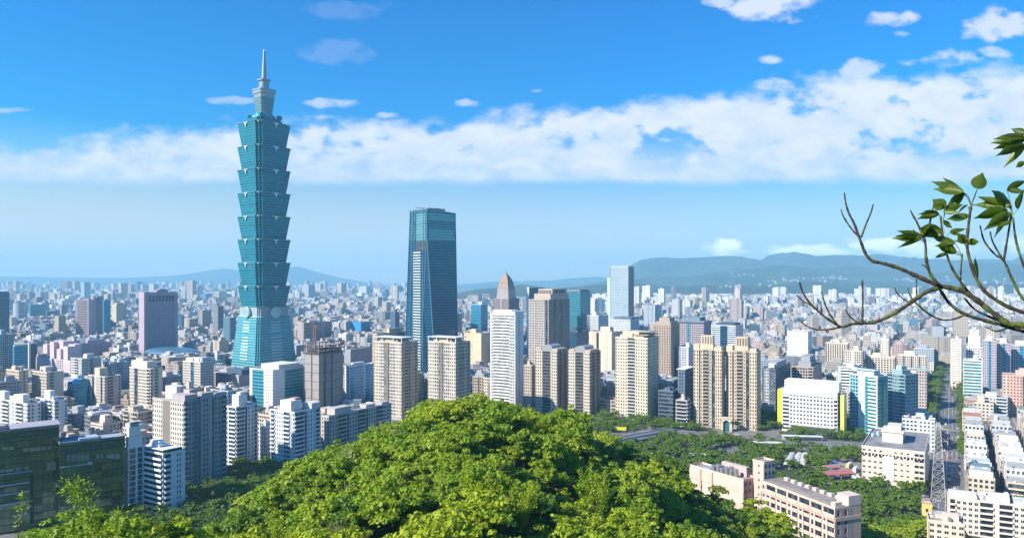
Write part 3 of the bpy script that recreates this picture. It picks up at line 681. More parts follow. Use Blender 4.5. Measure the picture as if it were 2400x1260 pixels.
q_.obj('floor_ring', wall((.62, .64, .66)), t_); q_ = MB(); q_.cyl(0, 0, 0, 69, 20, n=32); q_.obj('glazing', GLB, t_)

# lower left
def face_y(t, a, b, px):
    """how far along the right-hand face a photo column falls"""
    M = Matrix.Rotation(t.rotation_euler[2], 3, 'Z'); lo, hi = -b/2-20, b/2+20
    for i in range(40):
        m = (lo+hi)/2; w = M @ Vector((a/2, m, 0))+t.location
        if CX+F*w.x/w.y < px: lo = m
        else: hi = m
    w = M @ Vector((a/2, lo, 0))+t.location; return lo, w.y
tan_p = plain((.40, .32, .20), .4); grey_p = plain((.22, .21, .22), .4); ledge_m = plain((.42, .44, .46), .5); sign_m = plain((.75, .75, .74), .5)
def face_panel(t, a, b, px0, px1, py0, py1, m, nm, out=.12):
    y0, Y0 = face_y(t, a, b, px0); y1, Y1 = face_y(t, a, b, px1); Y = (Y0+Y1)/2; z = lambda py: CAMZ+(HY-py)/F*Y
    q = MB(); q.box(a/2-.3, a/2+out, y0, y1, z(py1), z(py0)); q.obj(nm, m, t)
def lettering(t, a, b, px, py, body, size):
    y, Y = face_y(t, a, b, px); cu = bpy.data.curves.new('sign_lettering', 'FONT'); cu.body = body; cu.size = size; cu.extrude = .12; cu.space_character = 1.15; cu.materials.append(sign_m)
    tmp = bpy.data.objects.new('sign_lettering', cu); C.objects.link(tmp); bpy.context.view_layer.update()
    me = bpy.data.meshes.new_from_object(tmp.evaluated_get(bpy.context.evaluated_depsgraph_get())); bpy.data.objects.remove(tmp); me.materials.clear(); me.materials.append(sign_m)
    o = link('sign_lettering', me, t); o.location = (a/2+.25, y, CAMZ+(HY-py)/F*Y); o.rotation_euler = (R(90), 0, R(90))
def green_a(t, a, b, H):
    for x0, x1, y0, y1 in ((6, 18, 1047, 1054), (20, 32, 1046, 1053), (54, 66, 1049, 1057), (68, 80, 1048, 1056), (82, 94, 1047, 1055), (98, 108, 1046, 1053), (112, 121, 1045, 1052), (110, 120, 1083, 1101), (122, 131, 1082, 1100)): face_panel(t, a, b, x0, x1, y0, y1, tan_p, 'blind_window')
    for x0, x1, y0, y1 in ((38, 48, 1094, 1104), (58, 68, 1092, 1100), (108, 118, 1184, 1192)): face_panel(t, a, b, x0, x1, y0, y1, grey_p, 'blind_window')
    for py in (1134, 1155, 1178): face_panel(t, a, b, -30, 69, py, py+3, ledge_m, 'ledge', .8)
    face_panel(t, a, b, 30, 68, 1203, 1206, ledge_m, 'ledge', .8); face_panel(t, a, b, -30, 75, 1108, 1110, ledge_m, 'ledge', .6)
    face_panel(t, a, b, 71, 79, 1106, 1225, plain((.02, .03, .04), .3), 'dark_seam', .15)
    face_panel(t, a, b, -40, 139, 1018.5, 1026, plain((.05, .07, .06), .3), 'roof_fascia', .2)
    lettering(t, a, b, 1, 1107, 'Iron', 2.9)
def green_b(t, a, b, H):
    for i in range(5): face_panel(t, a, b, 156+11*i, 165+11*i, 1066-.8*i, 1080-.8*i, grey_p, 'blind_window')
    for x0, x1 in ((224, 232), (234, 242), (258, 267), (270, 280)): face_panel(t, a, b, x0, x1, 1063, 1074, tan_p if x0 > 250 else grey_p, 'blind_window')
    face_panel(t, a, b, 141, 208, 1089, 1091.5, ledge_m, 'ledge', .6); face_panel(t, a, b, 207, 216, 1081, 1088, ledge_m, 'ledge', .6)
    face_panel(t, a, b, 140, 293, 1043, 1050, plain((.05, .08, .10), .3), 'roof_fascia', .2)
    lettering(t, a, b, 249, 1072, 'G', 2.6)
bd('office_block', 'dark green mirror glass office wing with a bright tilted roof edge at the photo edge', 'office building', -48, -40, 139, 1018, None, [Gl(1)], [Gl(1)], [DGREY], GLN, rot=-52, curt=green_c, D=398, roofs=(), vb=1260, short='the green mirror glass wing',
   extra=green_a, width=17, crown=[('roof_canopy', -.5, .55, -.15, .52, 1.2, 1.7, (.36, .35, .38)), ('roof_box', -.4, .1, -.4, -.2, .2, 2.6, (.3, .3, .32))])
bd('office_block', 'lower dark green mirror glass wing with a blue grey planted roof', 'office building', 134, 140, 293, 1042, None, [Gl(1)], [Gl(1)], [DGREY], GLN, rot=-52, curt=green_c, D=412, roofs=(), vb=1260, short='the lower green glass wing', roof=roofing((.34, .40, .46)), width=16, extra=green_b,
   crown=[('roof_box', -.3, .3, -.2, .1, .2, 1.6, (.35, .42, .5))])
bd('apartment_building', 'slim white columned block with dark blue bays and a boxy white top', 'apartment building', 293, 299, 338, 1052, 1208, [S(1)], [S(.15), B(1, 0, .3, .15), S(.12), B(.8, 0, .3, .15), S(.15)], [(.74, .76, .78)], GLB, near=1, vb=1205, short='the slim white columned block', roofs=(),
   crown=[('roof_storey', -.45, .45, -.45, .4, .2, 7, (.72, .72, .68)), ('roof_storey', -.4, .4, -.4, .3, 7.2, 13, (.74, .74, .7)), ('roof_storey', -.3, .3, -.3, .2, 13.2, 15.5, (.25, .27, .3))])
bd('apartment_building', 'white terrace apartment block with long balconies and a planted roof corner', 'apartment building', 330, 382, 434, 1066, 1207, [B(1.3, 0, 1.4, .42)], [S(.08), B(.7, 0, 1.2, .42), S(.45), P(.5, 1.6, .45, .5), S(.35)], [(.76, .77, .79)], GL, fh=3.4, near=1, vb=1200, short='the white terrace block',
   crown=[('roof_slab', -.5, .5, -.5, .3, 2.6, 3.0, WHITE), ('roof_storey', -.4, .3, -.2, .3, .2, 2.6, GREY), ('roof_planting', .2, .46, -.42, .40, 1.0, 2.4, leafy((.05, .10, .02), (.09, .16, .03), (.05, .09, .02)))])
mv = (.43, .37, .38)
bd('apartment_tower', 'tall mauve tower whose sunlit cream face has a dark brown strip', 'apartment building', 357, 431, 471, 944, 1152, [P(1, 2.4, .4, .45, 1), S(.75, 2), P(1.3, 2.4, .4, .45, 1)], [B(.7, 0, 1.2), P(1, 2.4, .5), D(.25), P(.8, 2.4, .5)], [mv, (.62, .56, .48), (.22, .19, .17)], GLT, near=1, vb=1140, short='the mauve and cream tower', roofs=(),  # sunlit front coloured cream, shaded flank mauve: light put into the walls
   crown=[('ribbed_drum', -.3, .06, -.1, .45, .2, 9, (.60, .56, .50)), ('roof_storey', .1, .5, -.45, .3, .2, 5, mv), ('roof_storey', -.2, .3, .2, .5, .2, 7, (.45, .4, .38))])
bd('apartment_tower', 'tall mauve tower with turquoise bay windows and a flared foot', 'apartment building', 462, 470, 531, 934, 1143, [S(1)], [S(.3), P(1, 2.6, .55, .55), S(.5), D(.3), P(1.1, 2.4, .5), B(.9, 0, 1.2)], [mv], GLT, near=1, vb=1135, short='the mauve tower with turquoise bays', roofs=(),
   crown=[('roof_frame', -.45, .45, -.45, .0, .2, 3.5, mv), ('roof_frame', -.4, .4, .1, .45, .2, 2.5, mv)])
wt = [(.70, .71, .72), (.55, .62, .70)]
bd('apartment_tower', 'white balcony tower with a dark groove beside the mauve tower', 'apartment building', 525, 553, 604, 956, 1100, [P(.6, 2.2, .35), B(1, 0, .9)], [B(1.2, 0, .9), D(.35), P(1, 2.6, .35), B(.5, 0, .9)], wt, GLB, fh=3.1, near=1, vb=1090, short='the slimmer white balcony tower', roofs=(),
   crown=[('roof_turret', -.2, .35, -.3, .1, .2, 9, WHITE), ('roof_turret', .0, .3, -.2, .05, 9, 11, WHITE), ('roof_terrace', -.5, .5, .1, .5, .2, 1.6, (.4, .42, .45))])
bd('apartment_tower', 'broad white balcony tower with a dark groove and roof terraces', 'apartment building', 634, 690, 751, 968, 1107, [B(.5, 0, .9), P(1, 2.4, .4), B(.8, 0, 1.0), P(.5, 2.2, .4)], [B(1.0, 0, 1.0), D(.25), P(.9, 2.6, .35), B(.5, 0, .9)], wt, GLB, fh=3.1, near=1, vb=1100, short='the broad white balcony tower', roofs=(),
   crown=[('roof_turret', -.2, .25, -.4, .0, .2, 8, WHITE), ('roof_turret', .0, .2, -.2, .0, 8, 9.5, (.5, .3, .28)), ('roof_turret', .1, .5, .15, .5, .2, 5, OFFW), ('roof_terrace', -.45, -.2, -.3, .4, .2, 1.8, (.42, .44, .45))])
bd('apartment_building', 'small white block tucked between the two white balcony towers', 'apartment building', 604, 622, 644, 1002, 1080, [P(1, 2.2, .5, .6)], [P(1, 2.4, .4)], [WHITE, BLUEW], GLB, vb=1062, short='the small white block')
bd('apartment_building', 'long grey brown apartment row running back beside the green hill', 'apartment building', 748, 771, 917, 977, 1074, [P(1, 2.6, .4)], [P(1, 3, .4), B(1), D(.3), P(1, 3, .5), B(1), D(.3), P(1, 3, .4), B(1), P(1)], [(.52, .46, .42)], GL, fh=3.3, vb=1062, near=1, short='the long grey brown row', roofs=(),
   crown=[('roof_house', -.4, .4, -.4, -.15, .2, 5.5, (.5, .45, .42)), ('roof_house', -.3, .3, .1, .25, .2, 3, (.5, .45, .42)), ('roof_house', -.35, .35, .36, .48, .2, 2.6, (.45, .42, .4))])
bd('office_block', 'white framed office with big blue glass panels in both faces', 'office building', 585, 640, 716, 869, 968, [S(.16), Gl(.7), S(.1), P(.45, 3, .35, .4)], [S(.7), Gl(1.2), S(.12)], [(.76, .78, .80)], GLB, curt=curtain((.04, .27, .38), (.10, .40, .50), 3.6, .35, .2, .3, 1.6, .9), vb=958, short='the white and blue glass office', roofs=(),
   crown=[('roof_storey', -.3, .45, -.3, .35, .2, 5.5, (.66, .66, .66)), ('roof_storey', -.4, .4, .36, .5, .2, 3.5, OFFW)])
def site(t, a, b, H):
    m = plain((.10, .09, .085), .7); q = MB()
    for z in (H, H+4, H+8, H+12):
        q.box(-a/2-1, a/2+1, -b/2-1.1, -b/2-.8, z+.4, z+1.3); q.box(a/2+.8, a/2+1.1, -b/2-1, b/2+1, z+.4, z+1.3)
    for i in range(9):
        x = -a/2-1+(a+2)*i/8; q.box(x-.15, x+.15, -b/2-1.3, -b/2-.6, H-1, H+14)
        y = -b/2-1+(b+2)*i/8; q.box(a/2+.6, a/2+1.3, y-.15, y+.15, H-1, H+14)
    q.obj('scaffold', m, t)
    q = MB()
    for z in range(3): q.box(-a/2+1, a/2-1, -b/2+1, b/2-1, H+.3+z*4, H+.8+z*4)
    for i in range(4):
        for j in range(3): q.box(-a/2+2+i*(a-5)/3, -a/2+3+i*(a-5)/3, -b/2+2+j*(b-5)/2, -b/2+3+j*(b-5)/2, H+.3, H+12)
    q.obj('bare_concrete_floor', wall((.42, .38, .35)), t)
    q = MB()
    for i in range(5):
        z = 14+i*(H-16)/5; q.box(-a/2-.2, a/2+.2, -b/2-.2, -b/2-.02, z, z+.5); q.box(a/2+.02, a/2+.2, -b/2, b/2, z, z+.5)
    q.obj('netting_seam', plain((.12, .11, .11), .8), t)
bd('construction_tower', 'unfinished tower wrapped in grey netting with dark scaffolding on top', 'construction site', 714, 748, 804, 830, 966, [S(1), D(.16), S(1)], [S(.4), D(.2), S(.5, 1), D(.15), S(1)], [(.33, .30, .28), (.26, .26, .29)], GLN, roofs=(), extra=site, vb=955, short='the grey wrapped construction tower')
def crane():
    D0 = 805; p = at(733, D0, 0); z0 = CAMZ+(HY-800)/F*D0-6; z1 = CAMZ+(HY-764)/F*D0
    t = thing('tower_crane', 'small orange crane on top of the grey wrapped construction tower', 'crane', (p.x, p.y+8, z0), R(20)); h = z1-z0
    q = MB()
    for x, y in ((-1, -1), (1, -1), (1, 1), (-1, 1)): q.bar((x, y, 0), (x, y, h), .22)
    for i in range(int(h/2.5)):
        z = i*2.5
        for (x0, y0), (x1, y1) in (((-1, -1), (1, -1)), ((1, -1), (1, 1)), ((1, 1), (-1, 1)), ((-1, 1), (-1, -1))): q.bar((x0, y0, z), (x1, y1, z+2.5), .13)
    q.obj('mast', rust_m, t)
    q = MB(); q.bar((-5, 0, h), (4, 0, h), .35); q.bar((-5, 0, h+1.2), (4, 0, h+.5), .2); q.box(-6.5, -4, -.9, .9, h-1.5, h+.4); q.obj('jib', rust_m, t)
    q = MB(); q.box(.4, 2, -1, 1, h-2, h-.3); q.obj('cab', white_m, t)
crane()
bd('office_block', 'white office with bright blue glass stripes beside the wrapped construction tower', 'office building', 806, 818, 878, 860, 948, [P(1, 2.4, .4)], [S(.1), Gl(.45), P(1, 3, .6), S(.2), Gl(.4), P(.6, 3, .6)], [(.72, .76, .80)], GLB, curt=cyan_c, vb=940, short='the white office with blue stripes')
bd('podium_mall', 'low brown stone podium with slanted dark roofs at the foot of the teal skyscraper', 'podium', 498, 560, 592, 880, 912, [P(1, 6, .7, .5), S(.4)], [S(1)], [(.42, .36, .33)], GLN, vb=905, short='the stone podium', roofs=(),
   crown=[('slanted_roof', -.05, .5, -.3, .4, .2, 7, (.06, .11, .16)), ('roof_deck', -.5, -.1, -.4, .4, .2, 1.5, (.45, .42, .42))])
bd('exhibition_hall', 'plain grey box hall beside the cream twin towers', 'hall', 806, 822, 912, 820, 862, [S(1)], [S(1)], [(.30, .32, .35)], vb=852, short='the plain grey box hall', roofs=())
bd('office_block', 'cream stepped office partly hidden behind a cream apartment tower', 'office building', 872, 884, 960, 783, 872, [P(1)], [S(.3), Hb(1, .5)], [CREAM], vb=800, short='the cream stepped office')
bd('office_block', 'vivid blue box building with two white panels far behind the crane', 'office building', 825, 846, 868, 755, 786, [S(1)], [P(1, 12, .3, .5, 1)], [(.02, .25, .55), (.03, .22, .36)], GLL, vb=778, short='the vivid blue box', roofs=())
bd('apartment_building', 'row of tan flats with blue window bays behind the crane', 'apartment building', 696, 712, 778, 757, 808, [P(1)], [B(1), P(.4), B(1), P(.4), B(1)], [(.55, .48, .44)], GLB, vb=795, short='the tan flats behind the crane')

# centre
def sky_frame(t, a, b, H):
    q = MB()
    for x in (-.5, -.2, .2, .5): q.box(x*a*.98-.4, x*a*.98+.4, -b*.49, -b*.44, H+1, H+5)
    q.box(-a*.52, a*.52, -b*.52, b*.2, H+5, H+5.6); q.obj('roof_frame', wall((.62, .62, .62)), t)
    q = MB(); q.box(-a*.34, a*.3, -b*.4, b*.3, H+.2, H+4.6); q.obj('roof_house', wall(SAND), t)
crf = [P(.9, 2.2, .5), P(.55, 2.2, .8, .6, 2), D(.18), P(.35, 2, .3, .7, 1), D(.18), P(.8, 2.2, .72, .6, 2), P(.8, 2.2, .5)]
crs = [P(.6, 2.4, .5), B(.8), D(.3), P(.8, 2.4, .5), B(.6)]
for xl, xc, xr, bs, lb, sh in ((876, 941, 979, 984, 'cream apartment tower with brown centre strip before the tapering glass tower', 'the cream tower before the tapering tower'), (1003, 1068, 1102, 994, 'matching cream apartment tower between the tapering tower and the white tower', 'the cream tower above the hilltop')):
    bd('apartment_tower', lb, 'apartment building', xl, xc, xr, 804, bs, crf, crs, [(.64, .54, .43), (.30, .22, .17), (.62, .56, .50)], GLL, fh=3.4, roofs=(), extra=sky_frame, near=1, vb=958, short=sh)
bd('theatre', 'big windowless tan block half in shadow behind the cream towers', 'theatre', 1083, 1128, 1150, 782, 872, [S(1, 1), P(.4, 3, .3, .2), S(1)], [S(1)], [(.66, .52, .36), (.58, .46, .34)], vb=850, short='the windowless tan block')  # left wall strip coloured darker to stand for the shadow
bd('office_tower', 'blue glass tower low behind the white tower', 'tower', 1103, 1127, 1143, 714, 790, [Gl(1)], [Gl(1)], [BLUEW], GLB, curt=blue_c, vb=775, short='the low blue glass tower')
def pyramid(t, a, b, H):
    st = wall((.33, .25, .20)); q = MB()
    q.taper((-.38*a, .38*a, -.38*b, .38*b), (-.34*a, .34*a, -.34*b, .34*b), H, H+20); q.obj('upper_storey', curtain((.24, .24, .26), (.40, .34, .32), 4, .5, .3, .2, 3, .4), t)
    q = MB(); q.taper((-.34*a, .34*a, -.34*b, .34*b), (-.27*a, .27*a, -.27*b, .27*b), H+20, H+34); q.obj('pyramid_roof', st, t)
    q = MB(); q.taper((-.29*a, .29*a, -.29*b, .29*b), (-.17*a, .17*a, -.17*b, .17*b), H+34, H+46); q.taper((-.17*a, .17*a, -.17*b, .17*b), (-.02*a, .02*a, -.02*b, .02*b), H+46.01, H+56); q.obj('pyramid_tip', wall((.32, .21, .16)), t)
    q = MB(); q.cyl(0, 0, H+55, H+66, .9, .3, 8); q.cyl(0, 0, H+57, H+60, 2, 2, 8); q.obj('finial', tank_m, t)
bd('office_tower', 'stone tower with a brown stepped pyramid roof and finial', 'tower', 1156, 1193, 1217, 700, 812, [V(1, 3.2, .5), S(.2), V(1, 3.2, .5)], [V(1, 3.2, .5), S(.2), V(1, 3.2, .5)], [(.30, .25, .23)], GLB, fh=4, extra=pyramid, roofs=(), vb=725, short='the pyramid roofed tower')
bd('apartment_tower', 'bright white slender tower with thin floor bands and a plain white edge wall', 'apartment building', 1149, 1208, 1227, 738, 957, [S(.1), P(.22, 1.6, .8, .6), Hb(1.5, .42), P(.5, 2, .7, .6), S(.07)], [S(.5), D(.1), S(.6)], [(.74, .74, .73)], GLL, fh=3.4, near=1, vb=945, short='the bright white tower', roofs=(),
   crown=[('roof_crown', -.4, .34, -.46, .4, 1.2, 5.2, WHITE), ('roof_frame', .36, .48, -.5, .5, .3, 4, WHITE)])
bt = [(.40, .33, .28), (.28, .22, .19), (.62, .56, .50)]
def brown_crown(t, a, b, H):
    q = MB(); q.box(-.3*a, .5*a, -.42*b, .45*b, H+.2, H+9); q.box(-.22*a, .46*a, -.3*b, .4*b, H+9, H+16); q.obj('stepped_crown', wall((.48, .38, .31)), t)
    q = MB(); q.box(-.18*a, .4*a, -.32*b, -.29*b, H+10.5, H+14); q.box(.46*a, .475*a, -.2*b, .3*b, H+10, H+14.5); q.obj('crown_panel', wall((.2, .17, .16)), t)
bd('apartment_tower', 'tall brown tower with white framed window columns and a stepped crown', 'apartment building', 1238, 1286, 1335, 703, 890, [P(.9, 2.4, .6, .75, 2), S(.12, 1), P(.9, 2.4, .6, .75, 2), D(.3), S(.1)], [P(.9, 2.4, .5, .6), D(.3), P(1, 2.4, .5, .7), D(.25), P(1, 2.4, .5, .6), P(.5, 2.2, .5, .7)], bt, GLN, fh=3.6, roofs=(), extra=brown_crown, near=1, vb=820, short='the tall brown tower')
bd('office_tower', 'dark glass slab with a white frame edge peeking out behind the tall brown tower', 'tower', 1234, 1240, 1274, 674, 830, [S(1)], [Gl(1)], [(.7, .72, .74)], GLB, curt=navy_c, vb=690, short='the white framed glass slab', roofs=())
bd('office_tower', 'deep blue glass tower beside the tall brown tower', 'tower', 1322, 1360, 1384, 683, 820, [Gl(1)], [Gl(1)], [(.2, .3, .36)], GLB, curt=curtain((.03, .20, .28), (.10, .30, .36), 4, .3, .2, .3, 2, .7), vb=775, short='the deep blue glass tower', roofs=(), crown=[('roof_storey', -.42, .42, -.42, .42, .2, 4, (.16, .2, .24))])
bd('office_block', 'dark navy glass block at the foot of the deep blue glass tower', 'office building', 1330, 1352, 1382, 779, 862, [Gl(1)], [Gl(1)], [NAVY], GLB, curt=navy_c, vb=822, short='the navy glass block')
bd('office_tower', 'tallest blue grey grid tower of the right half with a dark glass flank', 'tower', 1430, 1473, 1486, 624, 802, [V(1, 2.6, .5, 0, .35)], [Gl(1)], [(.46, .56, .62)], GLB, fh=3.8, curt=navy_c, vb=742, short='the tall blue grey grid tower', roofs=(),
   extra=lambda t, a, b, H: [q.obj('lower_wing', wall((.44, .54, .60)), t) for q in [MB()] if not q.box(-a/2-9, -a/2-.02, -b/2+3, b/2-1, 0, H-26)])
bd('office_block', 'white grid block beside the foot of the blue grey grid tower', 'office building', 1376, 1403, 1426, 740, 822, [P(1, 2.6, .5, .6)], [P(1, 2.6, .6, .6)], [WHITE, BLUEW], GLB, vb=778, short='the white grid block')
bd('office_block', 'low white office with a blue glass side and dark roof storey', 'office building', 1429, 1478, 1498, 750, 838, [P(1, 3, .6, .5)], [Gl(1)], [(.76, .78, .80)], GLB, curt=blue_c, vb=778, short='the low white office', roofs=(), crown=[('roof_storey', -.3, .5, -.5, .5, .2, 5, (.10, .16, .22))])
bd('apartment_tower', 'smooth cream slab with a deep slot and shaded flank', 'apartment building', 1380, 1434, 1459, 780, 892, [S(.25), P(.4, 3, .3, .25), D(.22), S(.5), P(.3, 3, .35, .25), S(.3)], [S(.3), P(1, 3, .3, .4)], [(.66, .55, .43)], GLN, vb=870, short='the slotted cream slab')
dk = [(.40, .33, .28), (.15, .13, .12), (.62, .54, .45)]
def arc_crown(t, a, b, H):
    q = MB(); n = 10
    prof = [(-.22*a+.44*a*i/n, H+2+5*math.sin(math.pi*(.15+.6*i/n))) for i in range(n+1)]
    q.loft([[(x, -b*.42, z) for x, z in prof]+[(.22*a, -b*.42, H+.2), (-.22*a, -b*.42, H+.2)], [(x, b*.42, z) for x, z in prof]+[(.22*a, b*.42, H+.2), (-.22*a, b*.42, H+.2)]]); q.obj('curved_roof', plain((.34, .36, .38), .4, .3), t)
    for x0 in (-.48, .24): q = MB(); q.box(x0*a, (x0+.24)*a, -.45*b, .4*b, H+.2, H+3); q.obj('roof_house', wall(SAND), t)
for xl, xc, xr, tp, bs, lb, sh in ((1254, 1306, 1331, 824, 969, 'brown tower with a black balcony strip and curved roof under the tall brown tower', 'the first brown tower with a curved roof'), (1331, 1383, 1408, 827, 977, 'brown tower with a black balcony strip and curved roof beside the cream slab', 'the second brown tower with a curved roof')):
    bd('apartment_tower', lb, 'apartment building', xl, xc, xr, tp, bs, [P(1, 2.5, .5, .45, 2), S(.15), B(1.2, 1, .5), S(.15), P(.9, 2.5, .5, .45, 2)], [P(.7, 2.5, .5, .5), D(.4), P(1, 2.5, .5, .5), D(.3), P(.6, 2.5, .5)], dk, GLN, fh=3.3, near=1, roofs=(), extra=arc_crown, vb=bs-8, short=sh)
bd('apartment_building', 'lower sand coloured wing between the white tower and the first curved roof tower', 'apartment building', 1228, 1246, 1260, 858, 962, [P(1, 2.4)], [P(1, 2.4)], [(.52, .43, .36)], vb=948, short='the lower sand wing')
def cream_crown(t, a, b, H):
    for i, (x0, x1, y0, y1, z0, z1) in enumerate(((-.36, .36, -.46, .46, .2, 3.4), (-.28, .20, -.42, .42, 3.4, 6.4), (-.1, .04, -.5, -.4, .2, 5))):
        q = MB(); q.box(x0*a, x1*a, y0*b, y1*b, H+z0, H+z1); q.obj('stepped_crown', wall((.62, .52, .38)), t)
    q = MB(); q.box(.1*a, .5*a, -.5*b, .5*b, H+3.2, H+4); q.box(.2*a, .48*a, -.3*b, .5*b, H+6, H+6.6); q.obj('roof_frame', wall((.36, .30, .24)), t)
bd('apartment_tower', 'broad cream tower with a neat grid of square windows and grey bay strip', 'apartment building', 1442, 1518, 1544, 794, 988, [P(1, 2.9, .42, .42), B(.62, 1, .5, .45), P(1, 2.9, .42, .42)], [P(.7, 2.6, .45, .5), S(.2), P(.8, 2.6, .45, .5), S(.2), P(.4)], [(.68, .58, .44), (.45, .44, .42)], GLN, fh=3.35, near=1, roofs=(), extra=cream_crown, vb=982, short='the broad cream grid tower')
def dome_top(t, a, b, H):
    st = wall((.40, .32, .26)); q = MB(); q.box(-.42*a, .42*a, -.42*b, .42*b, H+.2, H+5); q.box(-.3*a, .3*a, -.3*b, .3*b, H+5, H+10); q.obj('stepped_crown', st, t)
    q = MB(); rings = [[(r*math.cos(2*math.pi*i/20), r*math.sin(2*math.pi*i/20), H+10+z) for i in range(20)] for r, z in ((5.5, 0), (5.3, 2), (4.4, 4), (2.8, 5.6), (.3, 6.4))]; q.loft(rings); q.obj('dome', plain((.36, .44, .40), .5), t, True)
bd('office_tower', 'classical brown stone tower with a small dome on stepped tiers', 'tower', 1533, 1573, 1593, 762, 896, [V(1, 3.4, .45, 0, .5)], [V(1, 3.4, .45, 0, .5)], [(.40, .31, .24)], GLN, fh=3.6, extra=dome_top, roofs=(), vb=880, short='the domed brown tower')
bd('hotel', 'wide mauve hotel tower with blue window columns and a dark flat crown', 'hotel', 1590, 1650, 1667, 757, 880, [P(1.2, 3, .6, .5), Gl(.35), P(1.9, 3, .6, .5)], [P(1)], [(.46, .39, .42)], GLN, curt=blue_c, vb=830, short='the wide mauve hotel', roofs=(), crown=[('flat_crown', -.52, .52, -.55, .5, 1, 3, (.2, .24, .30)), ('roof_storey', -.38, .3, -.35, .4, 3, 8, (.16, .22, .28))])
bd('office_block', 'white banded office with a dark blue glass T in its middle', 'office building', 1667, 1724, 1742, 764, 866, [Hb(1, .5), Gl(.8), Hb(.9, .5)], [Hb(1, .4)], [(.66, .70, .74)], GLB, curt=navy_c, vb=805, short='the white office with a blue T', roofs=(), crown=[('flat_crown', -.3, .4, -.45, .45, .2, 4, (.05, .10, .17))])
tw = [(.60, .48, .35), (.34, .28, .23), (.40, .33, .27)]
def turret_crown(x0, x1, h):
    def f(t, a, b, H):
        q = MB(); q.box(x0*a, x1*a, -b*.5, b*.2, H+.2, H+h-8.5); q.box(x0*a+.8, x1*a-.8, -b*.46, b*.2, H+h-8.5, H+h); q.obj('crown_turret', wall(tw[0]), t)
        q = MB(); w = (x1-x0)*a
        for i in range(4): q.box(x0*a+w*(.16+.2*i), x0*a+w*(.24+.2*i), -b*.5-.1, -b*.45, H+h-8, H+h-1)
        q.obj('crown_slot', wall((.22, .18, .15)), t)
        q = MB(); q.box(-.5*a, -.3*a, -.46*b, .3*b, H+.2, H+5.5); q.obj('roof_house', wall(tw[0]), t)
        q = MB(); q.box(x1*a+.3, .46*a, -.4*b, .4*b, H+.2, H+3.5); q.obj('roof_house', wall(tw[0]), t)
    return f
for xl, xc, xr, tp, bs, c0, c1, lb, sh in ((1625, 1692, 1699, 822, 1004, -.26, .20, 'beige twin tower with a slotted crown turret, beside the cream grid tower', 'the first twin beige tower'), (1702, 1774, 1783, 826, 1009, -.22, .22, 'beige twin tower with a slotted crown turret, beside the yellow sided office', 'the second twin beige tower')):
    bd('apartment_tower', lb, 'apartment building', xl, xc, xr, tp, bs, [P(.75, 2.6, .4, .5), D(.22), P(.3, 2, .4), B(.8, 1, .9, .4), P(.35, 2, .4), D(.45), P(.9, 2.6, .4, .5)], [P(1)], tw, GL, fh=3.3, near=1, roofs=(), extra=turret_crown(c0, c1, (822-787)/F*F*CAMZ/(bs-HY)), vb=bs-5, short=sh)
bd('apartment_tower', 'slim white and grey tower behind the twin beige towers', 'apartment building', 1588, 1614, 1628, 814, 896, [S(.25), P(1, 2.4, .5, .8), S(.25)], [P(1)], [(.62, .62, .64)], GLB, vb=865, short='the slim white and grey tower')
bd('apartment_building', 'dark navy tower under a flat white canopy roof', 'apartment building', 1588, 1606, 1627, 872, 990, [S(.3), P(1, 3, .6, .6), S(.3)], [P(1, 3, .5, .5)], [(.13, .18, .24)], GLB, vb=975, short='the navy tower with a white canopy', roofs=(), crown=[('canopy_roof', -.58, .56, -.56, .5, 2.5, 3.2, (.74, .76, .78)), ('roof_storey', -.4, .4, -.4, .4, .2, 2.5, (.2, .25, .3))])
bd('office_block', 'dark louvred block with horizontal blue bands among street trees', 'office building', 1543, 1578, 1592, 918, 992, [Hb(1, .3)], [Hb(1, .3)], [(.10, .15, .20)], GLN, fh=3.8, vb=978, short='the dark louvred block')
bd('apartment_building', 'stepped terrace flats with planted balconies under the navy tower', 'apartment building', 1584, 1610, 1618, 940, 1000, [B(1, 0, 1.5, .3)], [B(1)], [(.52, .48, .46)], GLN, vb=985, short='the planted terrace flats')
def arch_gate():
    D0 = 685; p = at(1698, D0, 0); t = thing('arched_gateway', 'cream arched gateway block between the feet of the twin beige towers', 'gateway', (p.x, p.y-6, 0), R(G+12)); FOOT.append((p.x, p.y, 8))
    H = CAMZ+(HY-974)/F*D0; w = 5.0; ri = 2.9; m = MB(); n = 12; za = H*.58
    for s in (-1, 1): m.box(s*w if s < 0 else ri, -ri if s < 0 else w, -1.5, 1.5, 0, za)
    arc = [(ri*math.cos(math.pi*i/n), za+ri*math.sin(math.pi*i/n)) for i in range(n+1)]
    for i in range(n):
        (x0, z0), (x1, z1) = arc[i], arc[i+1]; k = H-1.2
        ox0, ox1 = (w if i == 0 else x0), (-w if i == n-1 else x1)
        m.hexa([(x1, -1.5, z1), (x0, -1.5, z0), (x0, 1.5, z0), (x1, 1.5, z1), (ox1, -1.5, k), (ox0, -1.5, k), (ox0, 1.5, k), (ox1, 1.5, k)])
    m.obj('arch', wall(CREAM), t)
    m = MB(); m.box(-w-.6, w+.6, -2, 2, H-1.2, H); m.obj('cornice', wall(CREAM), t)
    m = MB(); m.box(-ri, ri, .4, .8, 0, za+ri); m.obj('arch_glazing', GLT, t)
arch_gate()
bd('office_block', 'navy block with a bright white window grid strip behind the yellow sided office', 'office building', 1786, 1818, 1852, 866, 968, [S(.4), P(.7, 2, .6, .6, 1), D(.2), P(.8, 3, .6)], [Hb(1, .4)], [(.10, .14, .20), (.6, .62, .65)], GLL, vb=940, short='the navy block with a white grid strip', roofs=(), crown=[('roof_frame', -.1, .5, -.45, .2, .2, 7, (.35, .38, .42)), ('roof_frame', 0, .4, -.5, -.46, 2, 6, (.7, .7, .72))])
